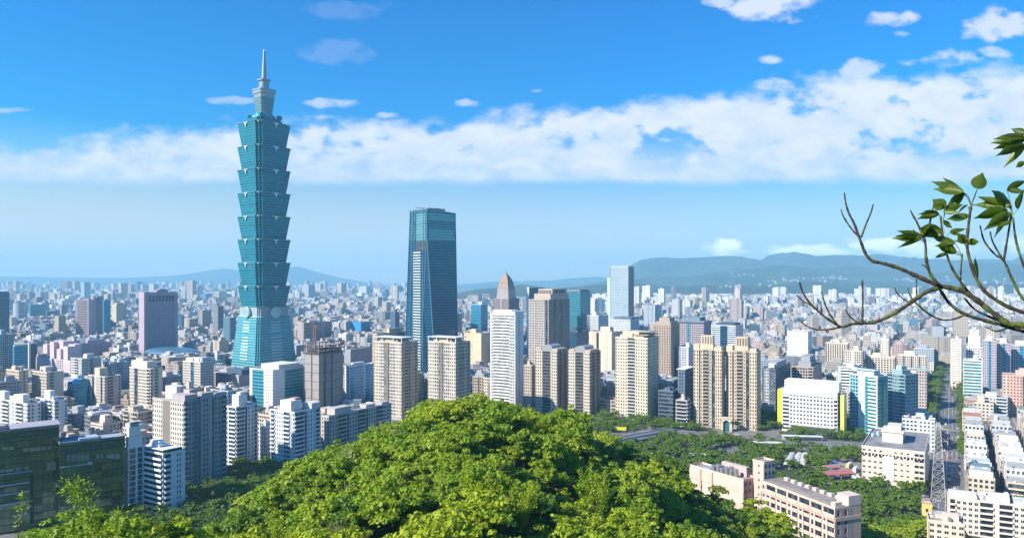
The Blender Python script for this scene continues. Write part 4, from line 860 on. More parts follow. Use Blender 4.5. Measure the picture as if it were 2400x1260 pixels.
bd('apartment_building', 'taupe terrace flats rising behind the white office roof', 'apartment building', 1856, 1906, 1926, 862, 952, [B(.5), P(1, 3, .6, .6), B(.5)], [P(1)], [(.48, .42, .36)], GLN, vb=897, short='the taupe terrace flats', roofs=(), crown=[('roof_storey', -.3, .3, -.3, .4, .2, 5, (.34, .32, .31)), ('roof_storey', -.2, .22, -.2, .4, 5, 11, (.3, .33, .36))])
# the white office with yellow flanks
def yellow(t, a, b, H):
    ym = plain((.72, .70, .05), .5); ym2 = plain((.66, .60, .16), .5)
    q = MB(); q.box(-a/2-4.6, -a/2-.3, -b*.40, b/2, 4, H-1); q.obj('yellow_side_panel', ym, t)
    q = MB(); q.box(-a/2-4.62, -a/2-1.2, -b*.40-.2, -b*.40-.02, H*.3, H*.93); q.obj('yellow_sign_strip', ym, t)
    q = MB(); q.box(a/2+2.0, a/2+5.2, -b*.42, b*.4, 0, H-2); q.obj('yellow_side_panel', ym2, t)
    for i in range(9):                                   # faint blurred characters of the upright sign
        z = H*.36+i*H*.06; q = MB(); x = -a/2-3.4; y = -b*.40-.26
        q.box(x, x+1.7, y, y+.05, z, z+.35); q.box(x+.6, x+1.0, y-.01, y+.04, z-.9, z+.8); q.box(x, x+1.6, y, y+.05, z-1.0, z-.7); q.obj('sign_character', plain((.50, .58, .03), .5), t)
    # pierced white attic
    q = MB(); w = MB(); w.box(-a*.46, a*.52, -b*.44, b*.4, H+.2, H+8.6)
    w.obj('attic', wall(WHITE), t)
    n = 30
    for i in range(n):
        x = -a*.44+a*.93*i/(n-1)
        if i % 5 != 4: q.box(x-.35, x+.35, -b*.44-.03, -b*.44+.2, H+2.2, H+5.2)
        q.box(x-.3, x+.3, -b*.44-.03, -b*.44+.2, H+6.3, H+7.2)
    q.obj('attic_opening', wall((.45, .45, .46)), t)
    q = MB(); q.box(-a*.5, a*.49, -b*.5-.35, -b*.5-.03, H-5.0, H-.2); q.obj('cornice', wall(WHITE), t)
    q = MB(); q.box(-a*.3, a*.44, -b*.5-4, -b*.5-.7, 0, 6.5); q.obj('entrance_hall', plain((.06, .09, .12), .3), t)
    q = MB(); q.box(-a*.08, a*.06, -b*.5-6, -b*.5-4.2, 4.2, 4.9); q.obj('entrance_canopy', wall(CREAM), t)
bd('office_block', 'white office slab with rows of small square windows and yellow side walls', 'office building', 1833, 1963, 1971, 920, 1021, [B(.5, 0, .3, .45), P(2.9, 2.9, .5, .42), B(.25, 0, .3, .4)], [Hb(1, .45)], [(.70, .69, .67)], GLN, fh=3.5, near=1, roofs=(), extra=yellow, vb=1016, short='the white office with yellow sides')
bd('office_block', 'white banded block with a pale blue corner strip behind the teal tower', 'office building', 1963, 2008, 2018, 862, 960, [S(.2, 1), Hb(1, .5)], [Hb(1, .5)], [(.66, .68, .70), (.42, .58, .68)], GLN, vb=900, short='the white banded block')
def mural(t, a, b, H):
    q = MB(); q.box(a/2+.02, a/2+.3, b*.0, b*.34, H*.1, H*.9); q.obj('tinted_strip', curtain((.10, .40, .42), (.30, .36, .20), 7, .2, .3, .1, 2.2, .6), t)
bd('office_tower', 'white and turquoise tower with a bright white fin and dark glass flank', 'tower', 1991, 2057, 2081, 884, 1020, [S(.06), P(.75, 2.4, .7, .6, 1), S(.62), Gl(.25), Hb(.75, .4), S(.12)], [Gl(1)], [(.76, .80, .82), (.30, .52, .58)], GLT, curt=tealc, rot=-58, extra=mural, vb=1012, short='the turquoise and white tower', near=0, roofs=(), crown=[('roof_storey', -.3, .3, -.3, .3, .2, 5, BLUEW), ('roof_canopy', -.45, .35, -.4, .2, 5, 5.6, (.5, .68, .74))])
bd('apartment_tower', 'sea green apartment tower of two joined blocks behind the cream factory', 'apartment building', 2078, 2122, 2152, 880, 1008, [B(1, 0, .6), P(1, 2.4, .5), B(1, 0, .6)], [P(1, 2.6, .5, .5), P(.6)], [(.26, .38, .40)], GLB, rot=-62, vb=990, short='the sea green apartment tower', roofs=(), crown=[('roof_storey', -.35, .2, -.3, .35, .2, 4, TEALW), ('roof_storey', -.2, .1, -.2, .2, 4, 8, (.4, .46, .48))])
bd('apartment_building', 'thin tan tower with a turquoise roof trim behind the sea green tower', 'apartment building', 2148, 2172, 2180, 868, 962, [P(1, 2.6)], [P(1)], [(.54, .45, .40)], vb=960, depth=12, short='the thin tan tower', crown=[('roof_trim', -.55, .55, -.55, .55, 1.2, 2, (.2, .5, .5))])
bd('apartment_building', 'pale blue white block of four floors beyond the cream factory', 'apartment building', 2114, 2191, 2196, 988, 1060, [P(1, 3, .55, .45), S(.1), P(1, 3, .4, .45)], [P(1)], [(.62, .68, .74)], GLN, vb=1050, depth=14, short='the pale blue white block')
def fac(t, a, b, H):
    q = MB(); q.box(-a*.22, a*.12, -b*.18, b*.1, H+.2, H+7.5); q.box(-a*.24, a*.14, -b*.19, b*.11, H+7.5, H+8.2); q.box(-a*.15, a*.08, -b*.1, b*.1, H+8.2, H+11); q.obj('stair_house', wall((.66, .58, .48)), t)
    q = MB(); q.box(-a*.14, a*.02, -b*.5-.35, -b*.5+.1, 5, H-4.5); q.obj('blank_panel', wall((.72, .68, .60)), t)
    q = MB(); n = 18
    for i in range(n): x = -a*.48+a*.95*i/(n-1); q.box(x-.7, x+.7, -b/2-.06, -b/2-.02, H-5.2, H-3.6)
    q.obj('clerestory_opening', GLN, t)
    q = MB()
    for i in range(6): x = -a*.42+i*3.1; q.cyl(x, b*(.05+.05*(i % 3)), H+.2, H+2.6+(i % 2), 1.2)
    q.obj('water_tank', plain((.45, .60, .66), .4, .3), t)
bd('factory_building', 'cream factory block with a stained grey roof and blank wall panel', 'factory', 2019, 2168, None, 1062, 1156, [P(1, 3.6, .4, .3), S(.4), P(.8, 3.4, .35, .25), S(.1), P(.5, 5, .8, .4)], [P(1, 5, .4, .3)], [(.70, .60, .49)], GLN, fh=3.9, depth=74, roof=roofing((.26, .26, .27)), roofs=(), near=1, extra=fac, vb=1150, short='the cream factory')
# the pink school
pk = [(.70, .51, .42), (.60, .38, .30), (.46, .32, .30)]
def school_long(t, a, b, H):
    q = MB()
    for k in range(7):
        x = -a*.5+a*(k+.02)/6.6
        q.box(x-.35, x+.35, -b/2-.9, -b/2-.02, 0, H-4.5)
    q.obj('pilaster', wall((.74, .62, .55)), t)
    q = MB(); q.box(-a/2-.05, a/2+.05, -b/2-.3, -b/2-.02, H-5.6, H-3.9); q.box(a/2+.02, a/2+.3, -b/2, b/2, H-5.6, H-3.9); q.obj('pink_band', wall(pk[1]), t)
    q = MB(); q.box(a*.36, a*.5, b*.02, b*.5, H+.2, H+5.5); q.box(a*.44, a*.49, -b*.46, -b*.2, H+.2, H+3); q.obj('stair_house', wall((.66, .50, .45)), t)
    for k in range(9): x = -a*.46+a*.8*k/8; q = MB(); q.box(x, x+2.6, b*.34, b*.46, H+.2, H+1.8); q.obj('roof_vent', wall((.55, .48, .45)), t)
    q = MB(); q.box(-a*.3, a*.3, -b*.2, b*.3, H+.15, H+.4); q.obj('roof_mat', roofing((.30, .27, .23)), t)
bd('school_building', 'long pale pink school wing with rows of classroom windows', 'school', 1784, 1957, 2018, 1194, None, [P(.5, 3.4, .4, .4), B(1, 0, .4, .42), S(.06), B(1, 0, .4, .42), S(.06), B(1, 0, .4, .42), S(.06), B(1, 0, .4, .42), S(.06), B(1, 0, .4, .42), S(.06), B(1, 0, .4, .42)], [P(1, 4, .35, .5, 2), S(.3, 2), S(.5, 1)], pk, GLN, fh=4.0, rot=-69, D=338, roof=3, roofs=(), near=1, extra=school_long, vb=1260, short='the long pink school wing')
def school_short(t, a, b, H):
    q = MB(); q.box(-a/2-.05, a/2+.05, -b/2-.25, -b/2-.02, H-6.4, H-.6); q.obj('pink_band', wall((.70, .48, .40)), t)
    q = MB()
    for x in (-.28, -.06): q.box(a*x-.5, a*x+.5, -b/2-.9, -b/2-.26, 0, H)
    q.obj('pilaster', wall(pk[1]), t)
    for i in range(11):
        q = MB(); x, y = -a*.1+a*.055*(i % 6)*1.5, -b*.25+3.4*(i // 6)+rnd.uniform(-.5, .5); h = rnd.uniform(2.4, 4)
        q.cyl(x, y, H+.6, H+.6+h, 1.25, n=12); q.cyl(x, y, H+.6+h, H+1.1+h, 1.25, .3, n=12); q.box(x-1, x+1, y-1, y+1, H+.15, H+.6); q.obj('water_tank', tank_m, t)
    q = MB(); q.box(-a*.05, a*.4, b*.2, b*.48, H+.2, H+5.5); q.obj('stair_house', wall((.55, .40, .37)), t)
    q = MB(); q.box(-a*.25, -a*.12, -b*.46, -b*.2, H+.2, H+1.6); q.obj('blue_tarpaulin', plain((.20, .34, .50), .6), t)
bd('school_building', 'shorter pink school wing crowded with steel roof tanks', 'school', 1617, 1743, 1772, 1127, None, [P(.9, 4, .3, .35), S(.2), P(.6, 4, .35, .35), S(1.6)], [P(1, 4, .4, .4, 2)], pk, GLN, fh=4.0, rot=-57, D=391, roof=3, roofs=(), near=1, extra=school_short, vb=1200, short='the short pink school wing')
bd('stair_tower', 'square pink stair tower rising between the two school wings', 'tower', 1764, 1791, 1817, 1086, None, [S(.8), P(.5, 3, .4, .3), S(.6)], [P(1, 3, .5, .4)], [(.66, .48, .40)], GLN, fh=4, rot=-58, D=389, roof=3, roofs=(), vb=1150, short='the pink stair tower')
bd('apartment_building', 'pale beige long flats with cluttered rooftop sheds in the lower corner', 'apartment building', 2224, 2470, None, 1196, None, [B(.3), P(1, 3, .5, .4), B(.6), S(.2), B(.6), P(1, 3, .5, .4), B(.6)], [P(1)], [(.70, .62, .54)], GLN, rot=-27, D=384, depth=13, near=1, vb=1260, short='the long beige corner flats', roof=1, roofs=(),
   crown=[('roof_shed', -.49, -.22, -.45, .4, .2, 2.6, (.70, .68, .64)), ('roof_shed', -.18, .1, -.3, .45, .2, 3.4, (.76, .77, .78)), ('roof_shed', .14, .46, -.4, .4, .2, 2.4, (.62, .60, .58)), ('chimney_block', -.17, -.13, -.3, 0, .2, 5, (.7, .6, .5)), ('roof_shed', .06, .10, -.2, .2, 3.4, 5, (.72, .73, .76))])
bd('apartment_building', 'low cream annexe with an open roof yard in front of the beige corner flats', 'apartment building', 2176, 2262, None, 1232, None, [P(1, 3, .5, .4)], [P(1)], [(.72, .60, .48)], GLN, rot=-27, D=362, depth=14, near=1, vb=1260, short='the cream annexe', roof=3, crown=[('roof_shed', -.3, .45, 0, .48, .2, 2.4, (.5, .46, .42))])
# right side
bd('apartment_tower', 'tall plain cream slab beside the park trees', 'apartment building', 2227, 2254, None, 797, 908, [S(.15), P(1, 2.2, .35, .35), S(.15)], [S(1)], [(.70, .63, .54)], depth=14, vb=895, short='the tall plain cream slab')
bd('apartment_tower', 'white tower with a narrower upper tier and arched crown', 'apartment building', 2264, 2303, None, 815, 904, [P(.7, 2.4, .5), P(1, 2.2, .5), P(.7, 2.4, .5)], [P(1)], [(.78, .75, .72)], depth=18, vb=850, short='the white two tier tower', roofs=(), crown=[('upper_tier', -.36, .36, -.4, .4, .2, 16, WHITE), ('upper_tier', -.28, .28, -.3, .3, 16, 24, WHITE), ('crown_arch', -.12, .12, -.36, .2, 24, 27, WHITE)])
bd('office_block', 'pale green office with glossy floor bands below the white two tier tower', 'office building', 2257, 2303, None, 846, 940, [Hb(1, .45), S(.06)], [Hb(1)], [(.60, .66, .66)], GLT, depth=18, fh=3.6, vb=925, short='the pale green banded office')
for xl, xc, tp, bs, lb, sh in ((2304, 2336, 800, 922, 'mauve tower with a blue glass column beside the pale green office', 'the first mauve tower'), (2337, 2369, 806, 918, 'middle mauve tower of a tight trio with a blue glass column', 'the middle mauve tower'), (2370, 2420, 812, 914, 'mauve tower with a blue glass column cut by the photo edge', 'the mauve edge tower')):
    bd('apartment_tower', lb, 'apartment building', xl, xc, None, tp, bs, [P(1, 2.2, .45), Gl(.5), P(1, 2.2, .45)], [P(1)], [(.48, .42, .46)], GLB, curt=blue_c, depth=16, vb=905, short=sh, crown=[('roof_storey', -.3, .2, -.4, .3, .2, 7, (.62, .58, .58))], group='mauve tower trio')
bd('apartment_tower', 'salmon brick tower with a paler sunlit edge and a rooftop block', 'apartment building', 2350, 2440, None, 884, 980, [P(.25, 2.4, .4, .5, 1), P(1, 2.8, .4, .4), D(.1), P(1, 2.8, .4, .4)], [P(1)], [(.56, .36, .29), (.70, .55, .46)], GL, depth=20, near=1, vb=968, short='the salmon brick tower', roofs=(), crown=[('roof_house', -.15, .15, -.3, .3, .2, 5, (.6, .42, .36)), ('roof_house', -.05, .1, -.2, .2, 5, 7.5, (.6, .42, .36))])  # sunlit edge painted in as a lighter strip of wall
bd('office_block', 'white office box with a row of dark openings under its roof', 'office building', 1845, 1894, 1903, 778, 855, [S(.15), P(1, 2, .25, .3), S(.15)], [S(1)], [(.76, .72, .66)], GL, vb=828, short='the white office box', roofs=(), extra=lambda t, a, b, H: [q.obj('top_opening', GLN, t) for q in [MB()] if not [q.box(-a*.36+i*a*.105, -a*.36+i*a*.105+a*.075, -b/2-.1, -b/2-.02, H-8, H-4.5) for i in range(7)]])
bd('office_block', 'cream colonnaded block with tall upright slots', 'office building', 1934, 1988, 1996, 805, 872, [V(1, 3.4, .5, 0, .1)], [V(1)], [(.62, .54, .44)], GLN, vb=842, depth=16, short='the cream colonnaded block')
bd('apartment_building', 'cream block with a gabled roof house behind the white banded block', 'apartment building', 1976, 2022, 2030, 824, 898, [P(1, 3, .4, .5), S(.3), P(1, 3, .5, .6)], [P(1)], [(.64, .56, .46)], vb=856, depth=18, short='the cream gabled block')
bd('apartment_building', 'long low cream terrace with regular bays above the turquoise tower', 'apartment building', 2030, 2098, 2104, 838, 898, [V(1, 3.6, .6, 0, .35)], [P(1)], [(.64, .57, .47)], GLN, vb=868, depth=16, short='the long cream terrace')
bd('apartment_building', 'cream terrace with dark slots continuing beside the long cream terrace', 'apartment building', 2102, 2172, 2178, 836, 902, [P(.5), D(.12), P(.5), D(.12), P(.5), D(.12), P(.5)], [P(1)], [(.62, .55, .46)], GLN, vb=868, depth=16, short='the slotted cream terrace')
bd('apartment_tower', 'cream ribbed tower standing above the low cream terraces', 'apartment building', 2062, 2084, 2092, 794, 875, [V(1, 3, .4, 0, .5), S(.4), V(1, 3, .4, 0, .5)], [P(1)], [(.64, .57, .48)], vb=835, depth=18, short='the cream ribbed tower')
bd('apartment_tower', 'reddish brown tower beside the cream ribbed tower', 'apartment building', 2092, 2128, 2138, 808, 880, [P(1, 3, .4), P(.6, 2.2, .4, .6, 1)], [P(1)], [(.46, .34, .30), (.28, .24, .26)], vb=832, depth=18, short='the reddish brown tower')
# ------------------------------------------------------------------ streets of ordinary buildings
SDIR = Vector((math.sin(R(31.3)), math.cos(R(31.3)), 0)); SPER = Vector((SDIR.y, -SDIR.x, 0)); S0 = gp(2216, 1165)
def street(t, o, z=0): p = S0+SDIR*t+SPER*o; return Vector((p.x, p.y, z))
def street_to(x, y):
    d = Vector((x, y, 0))-S0; return d.dot(SDIR), d.dot(SPER)
PAL = [('cream', (.56, .48, .38)), ('white', (.66, .65, .63)), ('pale grey', (.50, .51, .52)), ('sand coloured', (.55, .46, .36)), ('beige', (.60, .50, .41)), ('mauve', (.46, .40, .43)), ('pinkish', (.60, .46, .42)), ('brown', (.38, .30, .25)), ('blue grey', (.42, .48, .54)), ('dark grey', (.22, .23, .25))]
PW = [6, 4, 3.5, 4, 4.5, 2, 2, 1.6, 2, 1.2]
ROOFC = [('rust red', (.38, .18, .12)), ('white', (.64, .64, .63)), ('pale blue', (.36, .44, .52)), ('grey', (.34, .35, .36)), ('green', (.18, .28, .23)), ('silver', (.48, .49, .50))]
HILLSKY = [(300, 1300), (415, 1262), (560, 1175), (640, 1120), (740, 1070), (850, 990), (960, 940), (1100, 938), (1215, 955), (1300, 985), (1400, 1050), (1560, 1090), (1650, 1150), (1800, 1240), (1850, 1300)]
used_labels = {}
def relation(px, w, top, D, k=0):
    c = []
    for (a, b, tp, vb, hd, sh) in HERO:
        if not sh: continue
        gap = max(a-px-w/2, px-w/2-b, 0)
        c.append((gap+abs(hd-D)*.05+abs(tp-top)*.02, gap, hd, sh))
    c.sort(); _, gap, hd, sh = c[k]
    if gap <= 0: return ('in front of ' if hd > D else 'behind ')+sh
    return 'beside '+sh
def fits(s): return 4 <= len(s.split()) <= 16
def unique(parts, rels):
    """put together a label that nothing else carries"""
    tries = [f'{parts[0]} {parts[1]} {rels[0]}', f'{parts[0]} {parts[1]} {parts[2]} {rels[0]}', f'{parts[0]} {parts[1]} {parts[2]} {rels[1]}', f'{parts[0]} {parts[1]} {rels[1]}', f'{parts[0]} {parts[1]} {rels[2]}', f'{parts[0]} {parts[1]} {parts[2]} {rels[2]}']
    for s in tries:
        if fits(s) and s not in used_labels: used_labels[s] = 1; return s
    for w in ('second', 'third', 'fourth', 'fifth', 'sixth', 'seventh', 'eighth', 'ninth', 'tenth', 'eleventh', 'twelfth', 'thirteenth', 'fourteenth', 'fifteenth', 'sixteenth', 'seventeenth', 'eighteenth', 'nineteenth', 'twentieth'):
        for s in (f'{w} {tries[0]} counting from the viewer', f'{w} {tries[3]} counting from the viewer', f'{w} {tries[0]}', f'{w} {parts[0]} {rels[0]}', f'{w} {parts[0]} {rels[1]}', f'{w} {parts[0]} {rels[2]}'):
            if fits(s) and s not in used_labels: used_labels[s] = 1; return s
    return tries[0]
def styles(H):
    r = rnd.random()
    if r < .40: return 'with plain rows of windows', [P(1, rnd.uniform(2.4, 3.4), rnd.uniform(.4, .6), rnd.uniform(.42, .6))]
    if r < .62: return 'with stacked balconies', [B(1), P(.6, 2.4, .4), B(1)]
    if r < .76: return 'with a dark slot down its face', [P(1, 2.6), D(.25), P(1, 2.6)]
    if r < .88: return 'with banded floors', [Hb(1, rnd.uniform(.4, .6))]
    return 'with upright ribs', [V(1, 3, .5, 0, .4)]
def ordinary(x, y, a, b, H, rot, ci=None):
    cn, col = rnd.choices(PAL, PW)[0] if ci is None else PAL[ci]
    sn, fr = styles(H)
    v = rnd.uniform(.88, 1.08); col = tuple(round(min(.82, c*v), 2) for c in col)
    size = 'low' if H < 17 else 'mid rise' if H < 34 else 'tall'
    px, top = pxof(x, y, H); w = (a+b)*.7*F/y
    kindw = 'block' if H < 34 else 'tower'
    lab = unique((f'{size} {cn} {kindw}', sn, rnd.choice(('and roof shed', 'and small rooftop room', 'and flat roof'))), [relation(px, w, top, y, k) for k in range(3)])
    t = thing('apartment_building' if kindw == 'block' else 'apartment_tower', lab, 'apartment building', (x, y, 0), R(rot), 'ordinary city blocks')
    side = [P(1, 3, .45, .45)] if rnd.random() < .5 else [P(1, 3, .4, .45), B(.7), P(.6, 3)] if rnd.random() < .6 else [S(.6), P(1, 3, .4, .45)]
    fill_box(t, a, b, H, fr, side, [col], rnd.choice((GL, GL, GLB, GLL, GLN)), rnd.uniform(3.1, 3.5), None, rnd.randrange(4), simple=True)
    if rnd.random() < .55:                               # metal shed on the roof
        q = MB(); w_, d_ = a*rnd.uniform(.3, .48), b*rnd.uniform(.3, .46); X = rnd.uniform(-.2, .2)*a; Y = rnd.uniform(-.2, .1)*b; h = rnd.uniform(2.2, 3)
        prof = [(-d_, H+.2), (-d_, H+h), (0, H+h+1), (d_, H+h), (d_, H+.2)]
        q.loft([[(X-w_*.9, Y+u, z) for u, z in prof], [(X+w_*.9, Y+u, z) for u, z in prof]]); q.obj('roof_shed', plain(rnd.choice(ROOFC)[1], .5, .1), t)
    if rnd.random() < .6:
        q = MB()
        for k in range(rnd.randint(1, 3)): X, Y = rnd.uniform(-.38, .38)*a, rnd.uniform(.2, .4)*b*rnd.choice((-1, 1)); q.cyl(X, Y, H+.15, H+2.4, .8, n=8)
        q.obj('water_tank', tank_m, t)
    FOOT.append((x, y, .5*math.hypot(a, b)))
    return t
def blocked(px, D, base):
    """parks, roads, the wooded hill and the valley keep free of ordinary blocks"""
    if 1290 < px < 2015 and base > 976: return True
    if 2005 < px < 2200 and base > 1040: return True
    if 285 < px < 660 and base > 1095: return True
    if px <= 300 and base > 1090: return True
    if 2170 < px < 2262 and 880 < base < 1010: return True
    if base > np.interp(px, [p[0] for p in HILLSKY], [p[1] for p in HILLSKY])-4: return True
    return False
def cap_ok(px, w, top, D):
    for (a, b, tp, vb, hd, sh) in HERO:
        if hd > D+5 and px+w/2 > a+1 and px-w/2 < b-1 and top < vb: return False
    return True
def seen(px, w, top, D):
    for s in (-.4, 0, .4):
        q = px+s*w; hid = top > np.interp(q, [p[0] for p in HILLSKY], [p[1] for p in HILLSKY])
        for (a, b, tp, vb, hd, sh) in HERO:
            if hd < D and a < q < b and tp < top: hid = True; break
        if not hid: return True
    return False
# terrace rows along the street on the right
ordw = ['first', 'second', 'third', 'fourth', 'fifth', 'sixth', 'seventh', 'eighth', 'ninth', 'tenth', 'eleventh', 'twelfth', 'thirteenth', 'fourteenth', 'fifteenth', 'sixteenth', 'seventeenth', 'eighteenth', 'nineteenth', 'twentieth', 'twenty first', 'twenty second', 'twenty third', 'twenty fourth', 'twenty fifth', 'twenty sixth', 'twenty seventh', 'twenty eighth', 'twenty ninth', 'thirtieth']
def row_house(x, y, a, b, H, lab, rc, cn):
    t = thing('row_house', lab, 'house', (x, y, 0), R(-31.3), 'terrace houses along the street')
    col = dict(PAL)[cn]; v = rnd.uniform(.9, 1.08); col = tuple(round(min(.8, c*v), 2) for c in col)
    fill_box(t, a, b, H, [P(1, 2.6, .5, .5)] if rnd.random() < .6 else [B(1)], [B(1), P(.4, 2)] if rnd.random() < .5 else [P(1, 2.6, .5, .5)], [col], GL, 3.3, None, rnd.randrange(4), roofs=(), simple=True)
    q = MB(); m = plain(rc, .45, .1); h = rnd.uniform(2.2, 3.2); d_ = b*rnd.uniform(.22, .46); w_ = a*.44; Y = rnd.uniform(-.04, .04)*b
    if rnd.random() < .5: prof = [(-d_, H+.2), (-d_, H+h), (0, H+h+1.1), (d_, H+h), (d_, H+.2)]
    else: prof = [(-d_, H+.2), (-d_, H+h), (d_, H+h+.7), (d_, H+.2)]
    q.loft([[(-w_, Y+u, z) for u, z in prof], [(w_, Y+u, z) for u, z in prof]]); q.obj('roof_shed', m, t)
    q = MB(); X = rnd.uniform(-.3, .3)*a; Yt = rnd.choice((-1, 1))*b*.46*.9; q.cyl(X, Yt, H+.15, H+2.1, .75, n=10); q.cyl(X, Yt, H+2.1, H+2.4, .75, .2, n=10); q.obj('water_tank', tank_m, t)
    for k in range(2):
        q = MB(); X, Yc = rnd.uniform(-.42, .42)*a, rnd.uniform(-.4, .4)*b; hh = rnd.uniform(1.2, 4.6); wx = rnd.uniform(.5, 1.9); q.box(X-wx, X+wx, Yc-1, Yc+1, H+.16, H+hh); q.obj('roof_box', wall(rnd.choice(((.62, .6, .56), (.5, .45, .38), (.66, .66, .66), (.36, .36, .37)))), t)
    if rnd.random() < .5:
        q = MB(); q.box(-a*.3, a*.2, -b/2-1.2, -b/2-.05, 3.2, 3.4); q.obj('awning', plain(rnd.choice(ROOFC)[1], .6), t)
    FOOT.append((x, y, 9))
for o, dep, nm in ((19, 14, 'the street front row'), (39.5, 15, 'the row behind the alley'), (64, 16, 'the row past the side road'), (85, 15, 'the outer terrace row')):
    t = -18.0 if o < 30 else 0.0; k = 0
    while t < 290 and k < 30:
        w = rnd.choice((7, 8, 9, 9, 11)); p = street(t+w/2, o)
        px, _ = pxof(p.x, p.y, 8)
        if px < 2440:
            H = rnd.choice((10.5, 12.5, 14, 15.5, 17, 18.5, 21)) if o != 19 or t > 20 else 19
            rn, rc = rnd.choices(ROOFC, [.6, 6, 1.5, 3, .6, 4])[0]; cn = rnd.choices(['cream', 'white', 'pale grey', 'beige', 'pinkish'], [4, 2.5, 3, 4, 1])[0]
            row_house(p.x, p.y, dep+rnd.uniform(-2.2, 1.2), w-.15, H, f'{cn} house with a {rn} roof, {ordw[k]} along {nm}', rc, cn); k += 1
        t += w
# ordinary blocks, nearest first
cands = []
for i in range(9000):
    D0 = 470*math.exp(rnd.random()*math.log(1750/470)); px = rnd.uniform(-30, 2430)
    cands.append((D0, px))
cands.sort(); n_ord = 0
for D0, px in cands:
    if n_ord >= 150: break
    base = HY+F*CAMZ/D0
    if blocked(px, D0, base): continue
    x = (px-CX)/F*D0; st, so = street_to(x, D0)
    if st > -45 and st < 330 and -13 < so < 95: continue
    a, b = rnd.uniform(12, 26), rnd.uniform(12, 22); r = .5*math.hypot(a, b)
    if any((x-fx)**2+(D0-fy)**2 < (r*.86+fr*.86)**2 for fx, fy, fr in FOOT): continue
    H = rnd.choice((13, 15, 17, 20, 24, 28, 34, 40)) if D0 > 600 else rnd.choice((12, 14, 17, 20, 24))
    w = (a+b)*.7*F/D0; ok = False
    for H_ in (H, H*.7, H*.5, 9):
        top = pxof(x, D0-r*.5, H_+3)[1]
        if cap_ok(px, w, top, D0-r): ok = True; break
    if not ok or not seen(px, w, top, D0): continue
    ordinary(x, D0, a, b, H_, G+rnd.choice((0, 0, 0, 0, -6, 5, 20)))
    n_ord += 1
print('ordinary', n_ord, D0)

# ------------------------------------------------------------------ the uncountable city beyond: one object
def city_mat():
    m, T, b = new_mat('city_facades')
    at_ = T.node('ShaderNodeVertexColor', layer_name='Col'); uv = T.node('ShaderNodeUVMap', uv_map='UVMap'); s = T.sep(uv.outputs[0])
    fu = T.m('FRACT', T.m('DIVIDE', s[0], 3.2)); fv = T.m('FRACT', T.m('DIVIDE', s[1], 3.4))
    st = at_.outputs['Alpha']
    win = T.m('MULTIPLY', T.m('GREATER_THAN', fu, T.m('ADD', .25, T.m('MULTIPLY', st, .35))), T.m('GREATER_THAN', fv, .45))
    cell = T.vec(T.m('FLOOR', T.m('DIVIDE', s[0], 6.4)), at_.outputs['Alpha'], 0)
    w = T.node('ShaderNodeTexWhiteNoise', noise_dimensions='3D'); T.l.new(cell, w.inputs['Vector'])
    bay = T.m('GREATER_THAN', w.outputs[0], .72)
    wall_face = T.m('LESS_THAN', T.m('ABSOLUTE', T.sep(T.node('ShaderNodeNewGeometry').outputs['Normal'])[2]), .5)
    f = T.m('MULTIPLY', T.m('MAXIMUM', win, T.m('MULTIPLY', bay, .6)), wall_face)
    T.l.new(T.mix(T.m('MULTIPLY', f, .85), at_.outputs['Color'], (.05, .07, .10, 1)), b.inputs['Base Color'])
    b.inputs['Roughness'].default_value = .6
    return m
def np_boxes(name, cx, cy, z0, z1, hx, hy, ang, col, rcol, mat):
    n = len(cx); ca, sa = np.cos(ang), np.sin(ang)
    sx = np.array([-1, 1, 1, -1]); sy = np.array([-1, -1, 1, 1])
    X = cx[:, None]+ca[:, None]*hx[:, None]*sx-sa[:, None]*hy[:, None]*sy
    Y = cy[:, None]+sa[:, None]*hx[:, None]*sx+ca[:, None]*hy[:, None]*sy
    V = np.zeros((n, 5, 4, 3), np.float32); UV = np.zeros((n, 5, 4, 2), np.float32); CO = np.zeros((n, 5, 4, 4), np.float32)
    run = np.zeros(n)
    for k in range(4):
        j = (k+1) % 4; L = 2*(hx if k % 2 == 0 else hy)
        for c, (i, z) in enumerate(((k, z0), (j, z0), (j, z1), (k, z1))):
            V[:, k, c, 0] = X[:, i]; V[:, k, c, 1] = Y[:, i]; V[:, k, c, 2] = z
        UV[:, k, 0, 0] = run; UV[:, k, 3, 0] = run; UV[:, k, 1, 0] = run+L; UV[:, k, 2, 0] = run+L
        UV[:, k, 2, 1] = z1; UV[:, k, 3, 1] = z1
        run = run+L
        CO[:, k] = col[:, None]
    for c in range(4): V[:, 4, c, 0] = X[:, c]; V[:, 4, c, 1] = Y[:, c]; V[:, 4, c, 2] = z1
    CO[:, 4] = rcol[:, None]
    nv = n*20; me = bpy.data.meshes.new(name); me.vertices.add(nv); me.vertices.foreach_set('co', V.ravel())
    me.loops.add(nv); me.loops.foreach_set('vertex_index', np.arange(nv, dtype=np.int32))
    me.polygons.add(n*5); me.polygons.foreach_set('loop_start', np.arange(0, nv, 4, dtype=np.int32))
    me.update(calc_edges=True)
    me.uv_layers.new(name='UVMap').data.foreach_set('uv', UV.ravel())
    me.color_attributes.new('Col', 'FLOAT_COLOR', 'CORNER').data.foreach_set('color', CO.ravel())
    me.materials.append(mat); me.validate(); return link(name, me)
